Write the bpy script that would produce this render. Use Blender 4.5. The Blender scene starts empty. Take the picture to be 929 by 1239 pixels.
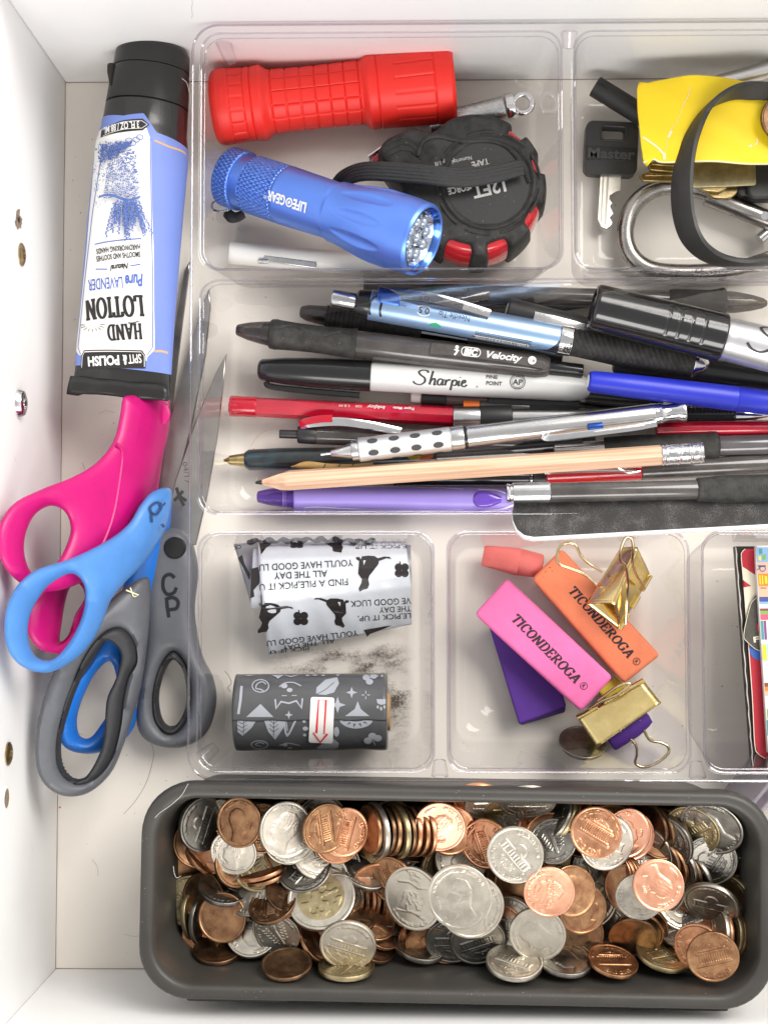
import bpy, bmesh, math, random
import numpy as np
from mathutils import Vector, Matrix
from mathutils.geometry import delaunay_2d_cdt
random.seed(7)
rad = math.radians
MM = 0.001                      # every length below is written in millimetres
scene = bpy.context.scene
col = scene.collection

# ------------------------------------------------------------ camera
CAM_H = 600.0
FOC = 1728.0                    # focal length in photograph pixels (929 x 1239)
ax = math.atan(83.5 / FOC); ay = math.atan(30.5 / FOC)
CAM_R = Matrix.Rotation(ay, 3, 'Y') @ Matrix.Rotation(ax, 3, 'X')
cam_data = bpy.data.cameras.new('camera')
cam = bpy.data.objects.new('camera', cam_data); col.objects.link(cam)
cam.matrix_world = Matrix.Translation((0, 0, CAM_H * MM)) @ CAM_R.to_4x4()
cam_data.sensor_fit = 'VERTICAL'; cam_data.sensor_height = 36.0
cam_data.lens = FOC / 1239.0 * 36.0
cam_data.clip_start = 0.01; cam_data.clip_end = 20.0
scene.camera = cam

# ------------------------------------------------------------ room light
world = bpy.data.worlds.new('World'); scene.world = world; world.use_nodes = True
wn = world.node_tree; wb = wn.nodes['Background']; wb.inputs[1].default_value = 1.28
_tc = wn.nodes.new('ShaderNodeTexCoord'); _sp = wn.nodes.new('ShaderNodeSeparateXYZ'); _rp = wn.nodes.new('ShaderNodeValToRGB')
wn.links.new(_tc.outputs['Generated'], _sp.inputs[0]); wn.links.new(_sp.outputs['Z'], _rp.inputs['Fac']); wn.links.new(_rp.outputs['Color'], wb.inputs[0])
# a pale room: bright walls all round, a greyer ceiling overhead
_rp.color_ramp.elements[0].position = .25; _rp.color_ramp.elements[0].color = (.99, .985, .97, 1)
_rp.color_ramp.elements[1].position = .93; _rp.color_ramp.elements[1].color = (.34, .335, .33, 1)

def area(name, loc, target, sx, sy, power, color):
    l = bpy.data.lights.new(name, 'AREA'); l.shape = 'RECTANGLE'; l.size = sx; l.size_y = sy
    l.energy = power; l.color = color
    o = bpy.data.objects.new(name, l); col.objects.link(o)
    o.location = loc
    o.rotation_euler = (Vector(target) - Vector(loc)).to_track_quat('-Z', 'Y').to_euler()
    return o
area('window_light', (0.95, 1.00, 1.45), (0, 0.0, 0.0), 1.1, 1.1, 31.0, (1.0, 0.965, 0.915))
area('room_light', (0.15, -1.35, 1.25), (0, 0, 0.0), 1.2, 0.6, 15.0, (1.0, 0.97, 0.93))  # soft fill lamp added to brighten the back wall

scene.view_settings.view_transform = 'Standard'; scene.view_settings.look = 'None'
scene.view_settings.exposure = 0.52; scene.view_settings.gamma = 1.0
scene.view_settings.use_curve_mapping = False
scene.render.engine = 'CYCLES'
scene.cycles.use_denoising = True
scene.cycles.max_bounces = 12; scene.cycles.transparent_max_bounces = 40
scene.cycles.caustics_reflective = False; scene.cycles.caustics_refractive = False

# ------------------------------------------------------------ placing by photograph pixel
def P(px, py, z=0.0):
    """point (mm) at height z on the sight line of a photograph pixel"""
    d = CAM_R @ Vector(((px - 464.5) / FOC, -(py - 619.5) / FOC, -1.0))
    t = (z - CAM_H) / d.z
    return Vector((d.x * t, d.y * t, z))
def px2mm(n, px, py, z):
    return n * (P(px + 1, py, z) - P(px, py, z)).length
def PXY(px, py, z=0.0):
    p = P(px, py, z); return (p.x, p.y)

# ------------------------------------------------------------ materials
MATS = {}
def mat(name, color=(.8, .8, .8), rough=.5, metal=0.0, spec=.5, noise=None, bump=None, coat=0.0, trans=0.0,
        var=None, alpha=1.0, sss=0.0, ior=1.45, emit=0, aniso=0):
    """noise=(scale_per_m, strength of value change, second colour or None); bump=(scale, strength)"""
    if name in MATS: return MATS[name]
    m = bpy.data.materials.new(name); m.use_nodes = True
    nt = m.node_tree; b = nt.nodes['Principled BSDF']
    b.inputs['Base Color'].default_value = (*color, 1)
    b.inputs['Roughness'].default_value = rough; b.inputs['Metallic'].default_value = metal
    b.inputs['Specular IOR Level'].default_value = spec; b.inputs['Coat Weight'].default_value = coat
    b.inputs['Coat Roughness'].default_value = 0.08
    b.inputs['Transmission Weight'].default_value = trans; b.inputs['IOR'].default_value = ior
    b.inputs['Alpha'].default_value = alpha
    tc = nt.nodes.new('ShaderNodeTexCoord')
    if noise:
        n = nt.nodes.new('ShaderNodeTexNoise'); n.inputs['Scale'].default_value = noise[0]
        n.inputs['Detail'].default_value = 5; n.inputs['Roughness'].default_value = .62
        nt.links.new(tc.outputs['Object'], n.inputs['Vector'])
        r = nt.nodes.new('ShaderNodeValToRGB')
        r.color_ramp.elements[0].position = .36; r.color_ramp.elements[1].position = .66
        s = noise[1]; c2 = noise[2] if len(noise) > 2 and noise[2] else tuple(c * (1 - s) for c in color)
        r.color_ramp.elements[0].color = (*c2, 1); r.color_ramp.elements[1].color = (*color, 1)
        nt.links.new(n.outputs['Fac'], r.inputs['Fac']); nt.links.new(r.outputs['Color'], b.inputs['Base Color'])
        mr = nt.nodes.new('ShaderNodeMapRange'); mr.inputs[3].default_value = max(0.02, rough * .8); mr.inputs[4].default_value = min(1, rough * 1.25)
        nt.links.new(n.outputs['Fac'], mr.inputs[0]); nt.links.new(mr.outputs[0], b.inputs['Roughness'])
    if bump:
        n2 = nt.nodes.new('ShaderNodeTexNoise'); n2.inputs['Scale'].default_value = bump[0]; n2.inputs['Detail'].default_value = 3
        nt.links.new(tc.outputs['Object'], n2.inputs['Vector'])
        bp = nt.nodes.new('ShaderNodeBump'); bp.inputs['Strength'].default_value = bump[1]; bp.inputs['Distance'].default_value = 0.0003
        nt.links.new(n2.outputs['Fac'], bp.inputs['Height']); nt.links.new(bp.outputs['Normal'], b.inputs['Normal'])
    MATS[name] = m
    return m

def clear_mat(name, tint, edge, gloss=0.05, base_mix=0.0, base=(.5, .5, .5), ior=1.49, fmul=1.0, edge_pow=3.5):
    """thin clear plastic sheet: lets light straight through, mirrors by Fresnel, more colour where it is seen edge-on"""
    if name in MATS: return MATS[name]
    m = bpy.data.materials.new(name); m.use_nodes = True; nt = m.node_tree
    nt.nodes.remove(nt.nodes['Principled BSDF']); out = nt.nodes['Material Output']
    tr = nt.nodes.new('ShaderNodeBsdfTransparent'); gl = nt.nodes.new('ShaderNodeBsdfGlossy'); gl.inputs['Roughness'].default_value = gloss
    lw = nt.nodes.new('ShaderNodeLayerWeight'); lw.inputs['Blend'].default_value = .5
    def powr(e, k, add=0.0):
        p_ = nt.nodes.new('ShaderNodeMath'); p_.operation = 'POWER'; p_.inputs[1].default_value = e; nt.links.new(lw.outputs['Facing'], p_.inputs[0])
        q_ = nt.nodes.new('ShaderNodeMath'); q_.operation = 'MULTIPLY_ADD'; q_.inputs[1].default_value = k; q_.inputs[2].default_value = add; q_.use_clamp = True
        nt.links.new(p_.outputs[0], q_.inputs[0]); return q_
    pe = powr(edge_pow, 1.0); fr = powr(5.0, .62, .75 * ((ior - 1) / (ior + 1)) ** 2)
    mc = nt.nodes.new('ShaderNodeMix'); mc.data_type = 'RGBA'
    mc.inputs[6].default_value = (*tint, 1); mc.inputs[7].default_value = (*edge, 1)
    nt.links.new(pe.outputs[0], mc.inputs[0]); nt.links.new(mc.outputs[2], tr.inputs['Color'])
    # a wavy, slightly scratched sheet
    tc = nt.nodes.new('ShaderNodeTexCoord'); n = nt.nodes.new('ShaderNodeTexNoise'); n.inputs['Scale'].default_value = 45
    nt.links.new(tc.outputs['Object'], n.inputs['Vector'])
    bp = nt.nodes.new('ShaderNodeBump'); bp.inputs['Strength'].default_value = .35; bp.inputs['Distance'].default_value = .0012
    nt.links.new(n.outputs['Fac'], bp.inputs['Height']); nt.links.new(bp.outputs['Normal'], gl.inputs['Normal'])
    mu = nt.nodes.new('ShaderNodeMath'); mu.operation = 'MULTIPLY'; mu.inputs[1].default_value = fmul; mu.use_clamp = True
    nt.links.new(fr.outputs[0], mu.inputs[0])
    mx = nt.nodes.new('ShaderNodeMixShader'); nt.links.new(mu.outputs[0], mx.inputs[0])
    last = tr
    if base_mix:
        df = nt.nodes.new('ShaderNodeBsdfDiffuse'); df.inputs['Color'].default_value = (*base, 1)
        m2 = nt.nodes.new('ShaderNodeMixShader'); m2.inputs[0].default_value = base_mix
        nt.links.new(tr.outputs[0], m2.inputs[1]); nt.links.new(df.outputs[0], m2.inputs[2]); last = m2
    nt.links.new(last.outputs[0], mx.inputs[1]); nt.links.new(gl.outputs[0], mx.inputs[2])
    nt.links.new(mx.outputs[0], out.inputs['Surface'])
    MATS[name] = m
    return m

# ------------------------------------------------------------ objects
def tag(o, label=None, cat=None, group=None, kind=None):
    if label: o['label'] = label
    if cat: o['category'] = cat
    if group: o['group'] = group
    if kind: o['kind'] = kind
    return o
def thing(name, label, cat, mw=None, group=None):
    """Empty at the thing's base; mw = Matrix 4x4 in mm"""
    o = bpy.data.objects.new(name, None); col.objects.link(o); o.empty_display_size = .01
    if mw is not None: o.matrix_world = mmat(mw)
    return tag(o, label, cat, group)
def mmat(mw):
    m = mw.copy()
    for i in range(3): m[i][3] *= MM
    return m
def mesh(name, verts, faces, m=None, parent=None, smooth=True, mw=None, flat_angle=None):
    me = bpy.data.meshes.new(name)
    me.from_pydata([(v[0] * MM, v[1] * MM, v[2] * MM) for v in verts], [], [tuple(f) for f in faces])
    me.update()
    o = bpy.data.objects.new(name, me); col.objects.link(o)
    if m:
        for k in (m if isinstance(m, (list, tuple)) else [m]): me.materials.append(k)
    if parent: o.parent = parent
    if mw is not None: o.matrix_local = mmat(mw)
    if smooth: shade(o, flat_angle)
    return o
def shade(o, ang=None):
    me = o.data
    me.polygons.foreach_set('use_smooth', [True] * len(me.polygons))
    bm = bmesh.new(); bm.from_mesh(me)
    bmesh.ops.recalc_face_normals(bm, faces=bm.faces)
    lim = rad(ang if ang else 38)
    for e in bm.edges:
        if len(e.link_faces) == 2:
            try: e.smooth = e.calc_face_angle(0) < lim
            except Exception: pass
    bm.to_mesh(me); bm.free(); me.update()
def bevel(o, w, seg=2, ang=30):
    b = o.modifiers.new('bevel', 'BEVEL'); b.width = w * MM; b.segments = seg; b.limit_method = 'ANGLE'; b.angle_limit = rad(ang)
    b.harden_normals = False
    return o
def frame(A, B, roll=0.0):
    """local X from A to B, local Z as near up as it can be"""
    X = (B - A).normalized(); Z = Vector((0, 0, 1)); Y = Z.cross(X)
    Y = Vector((0, 1, 0)) if Y.length < 1e-5 else Y.normalized()
    Z = X.cross(Y)
    m = Matrix((X, Y, Z)).transposed()
    if roll: m = m @ Matrix.Rotation(roll, 3, 'X')
    m = m.to_4x4(); m.translation = A
    return m
def flatframe(px, py, z, deg=0.0, tilt=0.0, taz=0.0):
    """frame lying flat at a pixel; deg = direction of local X in the picture (0 right, 90 up)"""
    m = Matrix.Translation(P(px, py, z))
    if tilt:
        axis = Vector((-math.sin(rad(taz)), math.cos(rad(taz)), 0))
        m = m @ Matrix.Rotation(rad(tilt), 4, axis)
    return m @ Matrix.Rotation(rad(deg), 4, 'Z')

def lathe_data(prof, seg=40, a0=0.0, a1=2 * math.pi, wob=None, caps=True):
    """profile [(x, r)] turned round X"""
    full = abs(a1 - a0 - 2 * math.pi) < 1e-6
    n = seg if full else seg + 1
    V = []; F = []
    for i, (x, r) in enumerate(prof):
        for j in range(n):
            a = a0 + (a1 - a0) * j / seg
            rr = r * (wob(x, a) if wob else 1)
            V.append((x, rr * math.sin(a), rr * math.cos(a)))
    for i in range(len(prof) - 1):
        for j in range(seg):
            k = (j + 1) % n if full else j + 1
            F.append((i * n + j, i * n + k, (i + 1) * n + k, (i + 1) * n + j))
    if full and caps:
        if prof[0][1] > 1e-6: F.append(tuple(range(n - 1, -1, -1)))
        if prof[-1][1] > 1e-6: F.append(tuple((len(prof) - 1) * n + j for j in range(n)))
    return V, F
def lathe(name, prof, m, parent=None, seg=40, mw=None, wob=None, ang=None, a0=0.0, a1=2 * math.pi, caps=True):
    V, F = lathe_data(prof, seg, a0, a1, wob, caps)
    return mesh(name, V, F, m, parent, mw=mw, flat_angle=ang)
def rprof(x0, x1, r, b=.5, r2=None, n=4):
    """cylinder profile with rounded ends"""
    r2 = r if r2 is None else r2; p = []
    for i in range(n + 1):
        a = math.pi / 2 * i / n; p.append((x0 + b * (1 - math.sin(a)) if False else x0 + b * (1 - math.cos(math.pi / 2 - a)) , r - b + b * math.sin(a)))
    p = [(x0 + b * (1 - math.cos(math.pi / 2 * i / n)), r - b + b * math.sin(math.pi / 2 * i / n)) for i in range(n + 1)]
    q = [(x1 - b * (1 - math.cos(math.pi / 2 * i / n)), r2 - b + b * math.sin(math.pi / 2 * i / n)) for i in range(n, -1, -1)]
    return p + q

def smoothpath(pts, n=8, closed=False):
    """Catmull-Rom through points (any dimension)"""
    pts = [Vector(p) for p in pts]; L = len(pts); out = []
    rng = range(L) if closed else range(L - 1)
    for i in rng:
        if closed: p0, p1, p2, p3 = pts[(i - 1) % L], pts[i], pts[(i + 1) % L], pts[(i + 2) % L]
        else:
            p1, p2 = pts[i], pts[i + 1]
            p0 = pts[i - 1] if i > 0 else p1 * 2 - p2
            p3 = pts[i + 2] if i + 2 < L else p2 * 2 - p1
        for k in range(n):
            t = k / n
            out.append(0.5 * ((2 * p1) + (p2 - p0) * t + (2 * p0 - 5 * p1 + 4 * p2 - p3) * t * t + (3 * p1 - p0 - 3 * p2 + p3) * t ** 3))
    if not closed: out.append(pts[-1])
    return out
def sweep_data(path, section, closed=False, up=Vector((0, 0, 1))):
    """section(i, t) -> [(a, b)]: a sideways, b along up"""
    n = len(path); V = []; F = []; k = None
    for i, p in enumerate(path):
        if closed: T = path[(i + 1) % n] - path[i - 1]
        else: T = path[min(i + 1, n - 1)] - path[max(i - 1, 0)]
        T = T.normalized()
        N = up.cross(T)
        N = Vector((1, 0, 0)) if N.length < 1e-6 else N.normalized()
        B = T.cross(N)
        s = section(i, i / (n - 1 if n > 1 else 1)); k = len(s)
        for a, b in s: V.append(p + N * a + B * b)
    m = n if closed else n - 1
    for i in range(m):
        for j in range(k):
            F.append((i * k + j, i * k + (j + 1) % k, ((i + 1) % n) * k + (j + 1) % k, ((i + 1) % n) * k + j))
    if not closed:
        F.append(tuple(range(k - 1, -1, -1))); F.append(tuple((n - 1) * k + j for j in range(k)))
    return V, F
def circ(r, n=12, ry=None):
    ry = ry or r
    return [(r * math.cos(2 * math.pi * i / n), ry * math.sin(2 * math.pi * i / n)) for i in range(n)]
def rrect(w, h, r, n=4, cx=0, cy=0):
    """rounded rectangle outline, counter-clockwise"""
    r = min(r, w / 2 - 1e-4, h / 2 - 1e-4); out = []
    for sx, sy, a0 in ((1, 1, 0), (-1, 1, 90), (-1, -1, 180), (1, -1, 270)):
        for i in range(n + 1):
            a = rad(a0 + 90 * i / n)
            out.append((cx + sx * (w / 2 - r) + r * math.cos(a), cy + sy * (h / 2 - r) + r * math.sin(a)))
    return out
def tube(name, path, r, m, parent=None, closed=False, n=12, up=Vector((0, 0, 1)), mw=None, ry=None):
    f = r if callable(r) else (lambda t: r)
    V, F = sweep_data([Vector(p) for p in path], lambda i, t: circ(f(t), n, (ry if ry else None)), closed, up)
    return mesh(name, V, F, m, parent, mw=mw)

def prism(name, outline, z0, z1, m, parent=None, bev=0.3, seg=2, mw=None, holes=(), smooth=True):
    """flat outline (with holes) given thickness, edges rounded"""
    bm = bmesh.new()
    def loop(pts):
        vs = [bm.verts.new((p[0] * MM, p[1] * MM, z0 * MM)) for p in pts]
        return [bm.edges.new((vs[i], vs[(i + 1) % len(vs)])) for i in range(len(vs))], vs
    es, vs = loop(outline)
    if holes:
        for h in holes: es += loop(h)[0]
        bmesh.ops.triangle_fill(bm, use_beauty=True, use_dissolve=False, edges=es)
    else: bm.faces.new(vs)
    r = bmesh.ops.extrude_face_region(bm, geom=list(bm.faces))
    for v in [g for g in r['geom'] if isinstance(g, bmesh.types.BMVert)]: v.co.z = z1 * MM
    bmesh.ops.recalc_face_normals(bm, faces=bm.faces)
    me = bpy.data.meshes.new(name); bm.to_mesh(me); bm.free()
    o = bpy.data.objects.new(name, me); col.objects.link(o)
    if m: me.materials.append(m)
    if parent: o.parent = parent
    if mw is not None: o.matrix_local = mmat(mw)
    if smooth: shade(o, 40)
    if bev: bevel(o, bev, seg, 40)
    return o
def box(name, sx, sy, sz, m, parent=None, bev=.3, seg=2, mw=None, c=(0, 0, 0)):
    return prism(name, [(c[0] - sx / 2, c[1] - sy / 2), (c[0] + sx / 2, c[1] - sy / 2), (c[0] + sx / 2, c[1] + sy / 2), (c[0] - sx / 2, c[1] + sy / 2)],
                 c[2] - sz / 2, c[2] + sz / 2, m, parent, bev, seg, mw)

def resample(pts, step, closed=True):
    pts = [Vector((p[0], p[1])) for p in pts]; out = []
    n = len(pts)
    for i in range(n if closed else n - 1):
        a, b = pts[i], pts[(i + 1) % n]; L = (b - a).length; k = max(1, int(round(L / step)))
        for j in range(k): out.append(a.lerp(b, j / k))
    if not closed: out.append(pts[-1])
    return out
def polydist(P_, segs):
    """distance from points (N,2) to segments (M,4)"""
    a = segs[:, :2][None]; b = segs[:, 2:][None]; p = P_[:, None]
    ab = b - a; t = np.clip(((p - a) * ab).sum(2) / np.maximum((ab ** 2).sum(2), 1e-12), 0, 1)
    d = p - (a + ab * t[..., None])
    return np.sqrt((d ** 2).sum(2)).min(1)
def inside(P_, loops):
    r = np.zeros(len(P_), bool); x, y = P_[:, 0], P_[:, 1]
    for l in loops:
        n = len(l)
        for i in range(n):
            x0, y0 = l[i]; x1, y1 = l[(i + 1) % n]
            if y0 == y1: continue
            c = ((y0 > y) != (y1 > y)) & (x < (x1 - x0) * (y - y0) / (y1 - y0) + x0)
            r ^= c
    return r
def puff(name, outline, holes, top, bottom, r, m, parent=None, step=1.6, grid=3.0, zf=None, mw=None, power=2.0):
    """pillow-edged solid from an outline with holes. top/bottom heights, r = rounding reach; zf(x, y) bends it"""
    loops = [[(p.x, p.y) for p in resample(l, step)] for l in [outline] + list(holes)]
    segs = np.array([(*l[i], *l[(i + 1) % len(l)]) for l in loops for i in range(len(l))])
    pts = []; edges = []
    for l in loops:
        b = len(pts); pts += [Vector(p) for p in l]; edges += [(b + i, b + (i + 1) % len(l)) for i in range(len(l))]
    nb = len(pts); cand = []
    for l in loops:
        n = len(l)
        for i in range(n):
            t = Vector(l[(i + 1) % n]) - Vector(l[i - 1]); t.normalize(); nn = Vector((-t.y, t.x))
            for k in (.04, .14, .32, .6, 1.0):
                for s in (1, -1): cand.append((l[i][0] + nn.x * s * k * r, l[i][1] + nn.y * s * k * r, k * r))
    c = np.array(cand); ok = inside(c[:, :2], loops) & (polydist(c[:, :2], segs) > c[:, 2] * .97)
    pts += [Vector((x, y)) for x, y, _ in c[ok]]
    lo = np.array(loops[0]).min(0); hi = np.array(loops[0]).max(0)
    gx, gy = np.meshgrid(np.arange(lo[0], hi[0], grid), np.arange(lo[1], hi[1], grid)); g = np.stack([gx.ravel(), gy.ravel()], 1)
    ok = inside(g, loops); g = g[ok]
    if len(g):
        g = g[polydist(g, segs) > r * 1.15]; pts += [Vector((x, y)) for x, y in g]
    vs, es, fs, ov, oe, of = delaunay_2d_cdt(pts, edges, [], 0, 1e-5)
    V = np.array([(v.x, v.y) for v in vs])
    cen = np.array([V[list(f)].mean(0) for f in fs]); ok = inside(cen, loops)
    fs = [f for f, k in zip(fs, ok) if k]
    d = np.clip(polydist(V, segs) / r, 0, 1)
    h = (1 - (1 - d) ** power) ** (1 / power)
    N = len(V); isb = d < 1e-4
    mid = (top + bottom) / 2; hh = (top - bottom) / 2
    W = [(V[i][0], V[i][1], mid + hh * h[i] + (zf(V[i][0], V[i][1]) if zf else 0)) for i in range(N)]
    idx = {}
    for i in range(N):
        if isb[i]: idx[i] = i
        else:
            idx[i] = len(W); W.append((V[i][0], V[i][1], mid - hh * h[i] + (zf(V[i][0], V[i][1]) if zf else 0)))
    F = [tuple(f) for f in fs] + [tuple(idx[i] for i in reversed(f)) for f in fs]
    used = sorted({i for f in F for i in f}); rm = {u: k for k, u in enumerate(used)}
    return mesh(name, [W[u] for u in used], [tuple(rm[i] for i in f) for f in F], m, parent, mw=mw, flat_angle=60)

# ------------------------------------------------------------ lettering
_tcache = {}
def text2d(s, size=1.0, bold=0.0, shear=0.0, sx=1.0, spacing=1.0):
    """flat triangles of a line of text centred on its middle; cap height = size"""
    key = (s, bold, shear, spacing)
    if key not in _tcache:
        c = bpy.data.curves.new('t', 'FONT'); c.body = s; c.size = 1.0; c.offset = bold; c.shear = shear; c.space_character = spacing
        c.resolution_u = 3
        o = bpy.data.objects.new('t', c); col.objects.link(o)
        dg = bpy.context.evaluated_depsgraph_get(); me = o.evaluated_get(dg).to_mesh()
        me.calc_loop_triangles()
        V = np.array([(v.co.x, v.co.y) for v in me.vertices]) if len(me.vertices) else np.zeros((0, 2))
        T = [tuple(t.vertices) for t in me.loop_triangles]
        o.evaluated_get(dg).to_mesh_clear(); bpy.data.objects.remove(o); bpy.data.curves.remove(c)
        if len(V): V[:, 0] -= (V[:, 0].min() + V[:, 0].max()) / 2
        V = V / 0.70; V[:, 1] -= .5
        _tcache[key] = (V, T)
    V, T = _tcache[key]
    W = V * size; W = W * np.array([sx, 1.0])
    return W, T
def textw(s, width, height, bold=0.0, shear=0.0, spacing=1.0):
    V, T = text2d(s, 1.0, bold, shear, 1.0, spacing)
    w = V[:, 0].max() - V[:, 0].min()
    return V * np.array([width / w, height]), T
def cut(V, T, step, axis=1):
    """slice triangles into strips so that they can be bent"""
    bm = bmesh.new(); vs = [bm.verts.new((p[0], p[1], 0)) for p in V]
    for t in T:
        try: bm.faces.new([vs[i] for i in t])
        except ValueError: pass
    for a in ([axis] if axis in (0, 1) else [0, 1]):
        lo = min(p[a] for p in V); hi = max(p[a] for p in V); x = math.floor(lo / step) * step + step
        while x < hi:
            no = (1, 0, 0) if a == 0 else (0, 1, 0); co = (x, 0, 0) if a == 0 else (0, x, 0)
            bmesh.ops.bisect_plane(bm, geom=bm.verts[:] + bm.edges[:] + bm.faces[:], plane_co=co, plane_no=no, dist=1e-7)
            x += step
    bm.verts.index_update(); V2 = np.array([(v.co.x, v.co.y) for v in bm.verts]); T2 = [tuple(v.index for v in f.verts) for f in bm.faces]
    bm.free(); return V2, T2
def xf(V, x=0, y=0, deg=0):
    c, s = math.cos(rad(deg)), math.sin(rad(deg))
    return np.stack([V[:, 0] * c - V[:, 1] * s + x, V[:, 0] * s + V[:, 1] * c + y], 1)
class Ink:
    """collects flat print, then lays it on a surface by a mapping (u, v, lift) -> point"""
    def __init__(s): s.V = []; s.F = []; s.L = []; s.k = 0
    def add(s, V, T, x=0, y=0, deg=0):
        V = xf(np.array(V, float), x, y, deg); b = len(s.V)
        s.V += [tuple(p) for p in V]; s.L += [s.k * .0015] * len(V); s.F += [tuple(i + b for i in t) for t in T]; s.k += 1
        return s
    def text(s, t, x, y, h, w=None, deg=0, bold=0.0, shear=0.0, sx=1.0, spacing=1.0):
        V, T = textw(t, w, h, bold, shear, spacing) if w else text2d(t, h, bold, shear, sx, spacing)
        return s.add(V, T, x, y, deg)
    def poly(s, pts, x=0, y=0, deg=0, sc=1.0):
        pts = [Vector((p[0] * sc, p[1] * sc, 0)) for p in pts]
        from mathutils.geometry import tessellate_polygon
        return s.add([(p.x, p.y) for p in pts], tessellate_polygon([pts]), x, y, deg)
    def line(s, pts, w, x=0, y=0, deg=0, closed=False, sc=1.0, w2=None):
        """w across; w2 = thickness of level strokes when different"""
        pts = [Vector((p[0] * sc, p[1] * sc)) for p in pts]; n = len(pts); V = []; T = []
        for i, p in enumerate(pts):
            a = pts[(i - 1) % n] if (closed or i > 0) else p; b = pts[(i + 1) % n] if (closed or i < n - 1) else p
            t = (b - a); t = t.normalized() if t.length > 1e-9 else Vector((1, 0)); nn = Vector((-t.y, t.x))
            ww = w if w2 is None else w2 + (w - w2) * abs(t.y) ** 1.5
            q = 1.0
            if (closed or 0 < i < n - 1):
                t1 = (p - a).normalized() if (p - a).length > 1e-9 else t; q = 1 / max(.55, abs(t1.dot(t)))
            V += [tuple(p + nn * ww / 2 * q), tuple(p - nn * ww / 2 * q)]
        for i in range(n if closed else n - 1):
            j = (i + 1) % n; T.append((2 * i, 2 * i + 1, 2 * j + 1, 2 * j))
        return s.add(V, T, x, y, deg)
    def disc(s, x, y, r, ry=None, n=16):
        return s.poly([(r * math.cos(2 * math.pi * i / n), (ry or r) * math.sin(2 * math.pi * i / n)) for i in range(n)], x, y)
    def build(s, name, m, parent, fn, step=None, axis=1, clip=None, mw=None, label=None):
        if not s.V: return None
        V, T, L = np.array(s.V), s.F, s.L
        if step:
            V3 = []; T3 = []; L3 = []
            # keep the tiny lifts: slice group by group
            groups = {}
            for t in T: groups.setdefault(L[t[0]], []).append(t)
            for lv, ts in groups.items():
                ids = sorted({i for t in ts for i in t}); rm = {u: k for k, u in enumerate(ids)}
                v2, t2 = cut(V[ids], [tuple(rm[i] for i in t) for t in ts], step, axis)
                b = len(V3); V3 += [tuple(p) for p in v2]; L3 += [lv] * len(v2); T3 += [tuple(i + b for i in t) for t in t2]
            V, T, L = np.array(V3), T3, L3
        if clip:
            T = [t for t in T if clip(*(V[list(t)].mean(0)))]
            if not T: return None
        W = [fn(V[i][0], V[i][1], L[i]) for i in range(len(V))]
        o = mesh(name, W, T, m, parent, smooth=False, mw=mw)
        if label: o['label'] = label
        return o
def on_cyl(r, lift=.06, rot=0.0):
    """u along X, v round the cylinder (0 = top, positive = +Y side)"""
    rf = r if callable(r) else (lambda x: r)
    def fn(u, v, l):
        R = rf(u) + lift + l; a = v / rf(u) + rot
        return (u, R * math.sin(a), R * math.cos(a))
    return fn
def on_flat(z, lift=.05):
    return lambda u, v, l: (u, v, z + lift + l)

# a heavy seriffed alphabet drawn stroke by stroke (unit cap height)
def arc(cx, cy, rx, ry, a0, a1, n=12):
    return [(cx + rx * math.cos(rad(a0 + (a1 - a0) * i / n)), cy + ry * math.sin(rad(a0 + (a1 - a0) * i / n))) for i in range(n + 1)]
SERIF = {
 'T': (.74, [[(.37, .03), (.37, .97)], [(.04, .95), (.70, .95)], [(.05, .97), (.05, .74)], [(.69, .97), (.69, .74)]], [(.37, 0)]),
 'I': (.36, [[(.18, .03), (.18, .97)]], [(.18, 0), (.18, 1)]),
 'L': (.66, [[(.18, .03), (.18, .97)], [(.1, .045), (.60, .045)], [(.60, .02), (.60, .3)]], [(.18, 0), (.18, 1)]),
 'H': (.82, [[(.18, .03), (.18, .97)], [(.64, .03), (.64, .97)], [(.18, .5), (.64, .5)]], [(.18, 0), (.18, 1), (.64, 0), (.64, 1)]),
 'C': (.74, [arc(.40, .5, .30, .46, 42, 318, 20), [(.64, .66), (.64, .97)]], []),
 'O': (.80, [arc(.40, .5, .31, .46, 0, 360, 24)], []),
 'N': (.86, [[(.17, .03), (.17, .97)], [(.17, .97), (.67, .04)], [(.69, .03), (.69, .97)]], [(.17, 0), (.15, 1), (.69, 1)]),
 'D': (.80, [[(.18, .03), (.18, .97)], [(.18, .955), (.38, .955)] + arc(.38, .5, .32, .455, 90, -90, 14) + [(.18, .045)]], [(.12, 0), (.12, 1)]),
 'E': (.70, [[(.18, .03), (.18, .97)], [(.18, .955), (.60, .955), (.60, .72)], [(.18, .5), (.46, .5), (.46, .62)], [(.18, .045), (.62, .045), (.62, .28)]], [(.12, 0), (.12, 1)]),
 'R': (.82, [[(.18, .03), (.18, .97)], [(.18, .955), (.40, .955)] + arc(.40, .735, .22, .22, 90, -90, 10) + [(.18, .515)], [(.38, .5), (.66, .04)]], [(.18, 0), (.12, 1), (.70, 0)]),
 'G': (.82, [arc(.40, .5, .30, .46, 42, 330, 20), [(.66, .08), (.66, .44)], [(.64, .68), (.64, .97)]], [(.62, .44)]),
 'A': (.80, [[(.10, .03), (.40, .98)], [(.40, .98), (.68, .03)], [(.2, .32), (.6, .32)]], [(.10, 0), (.68, 0)]),
}
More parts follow.
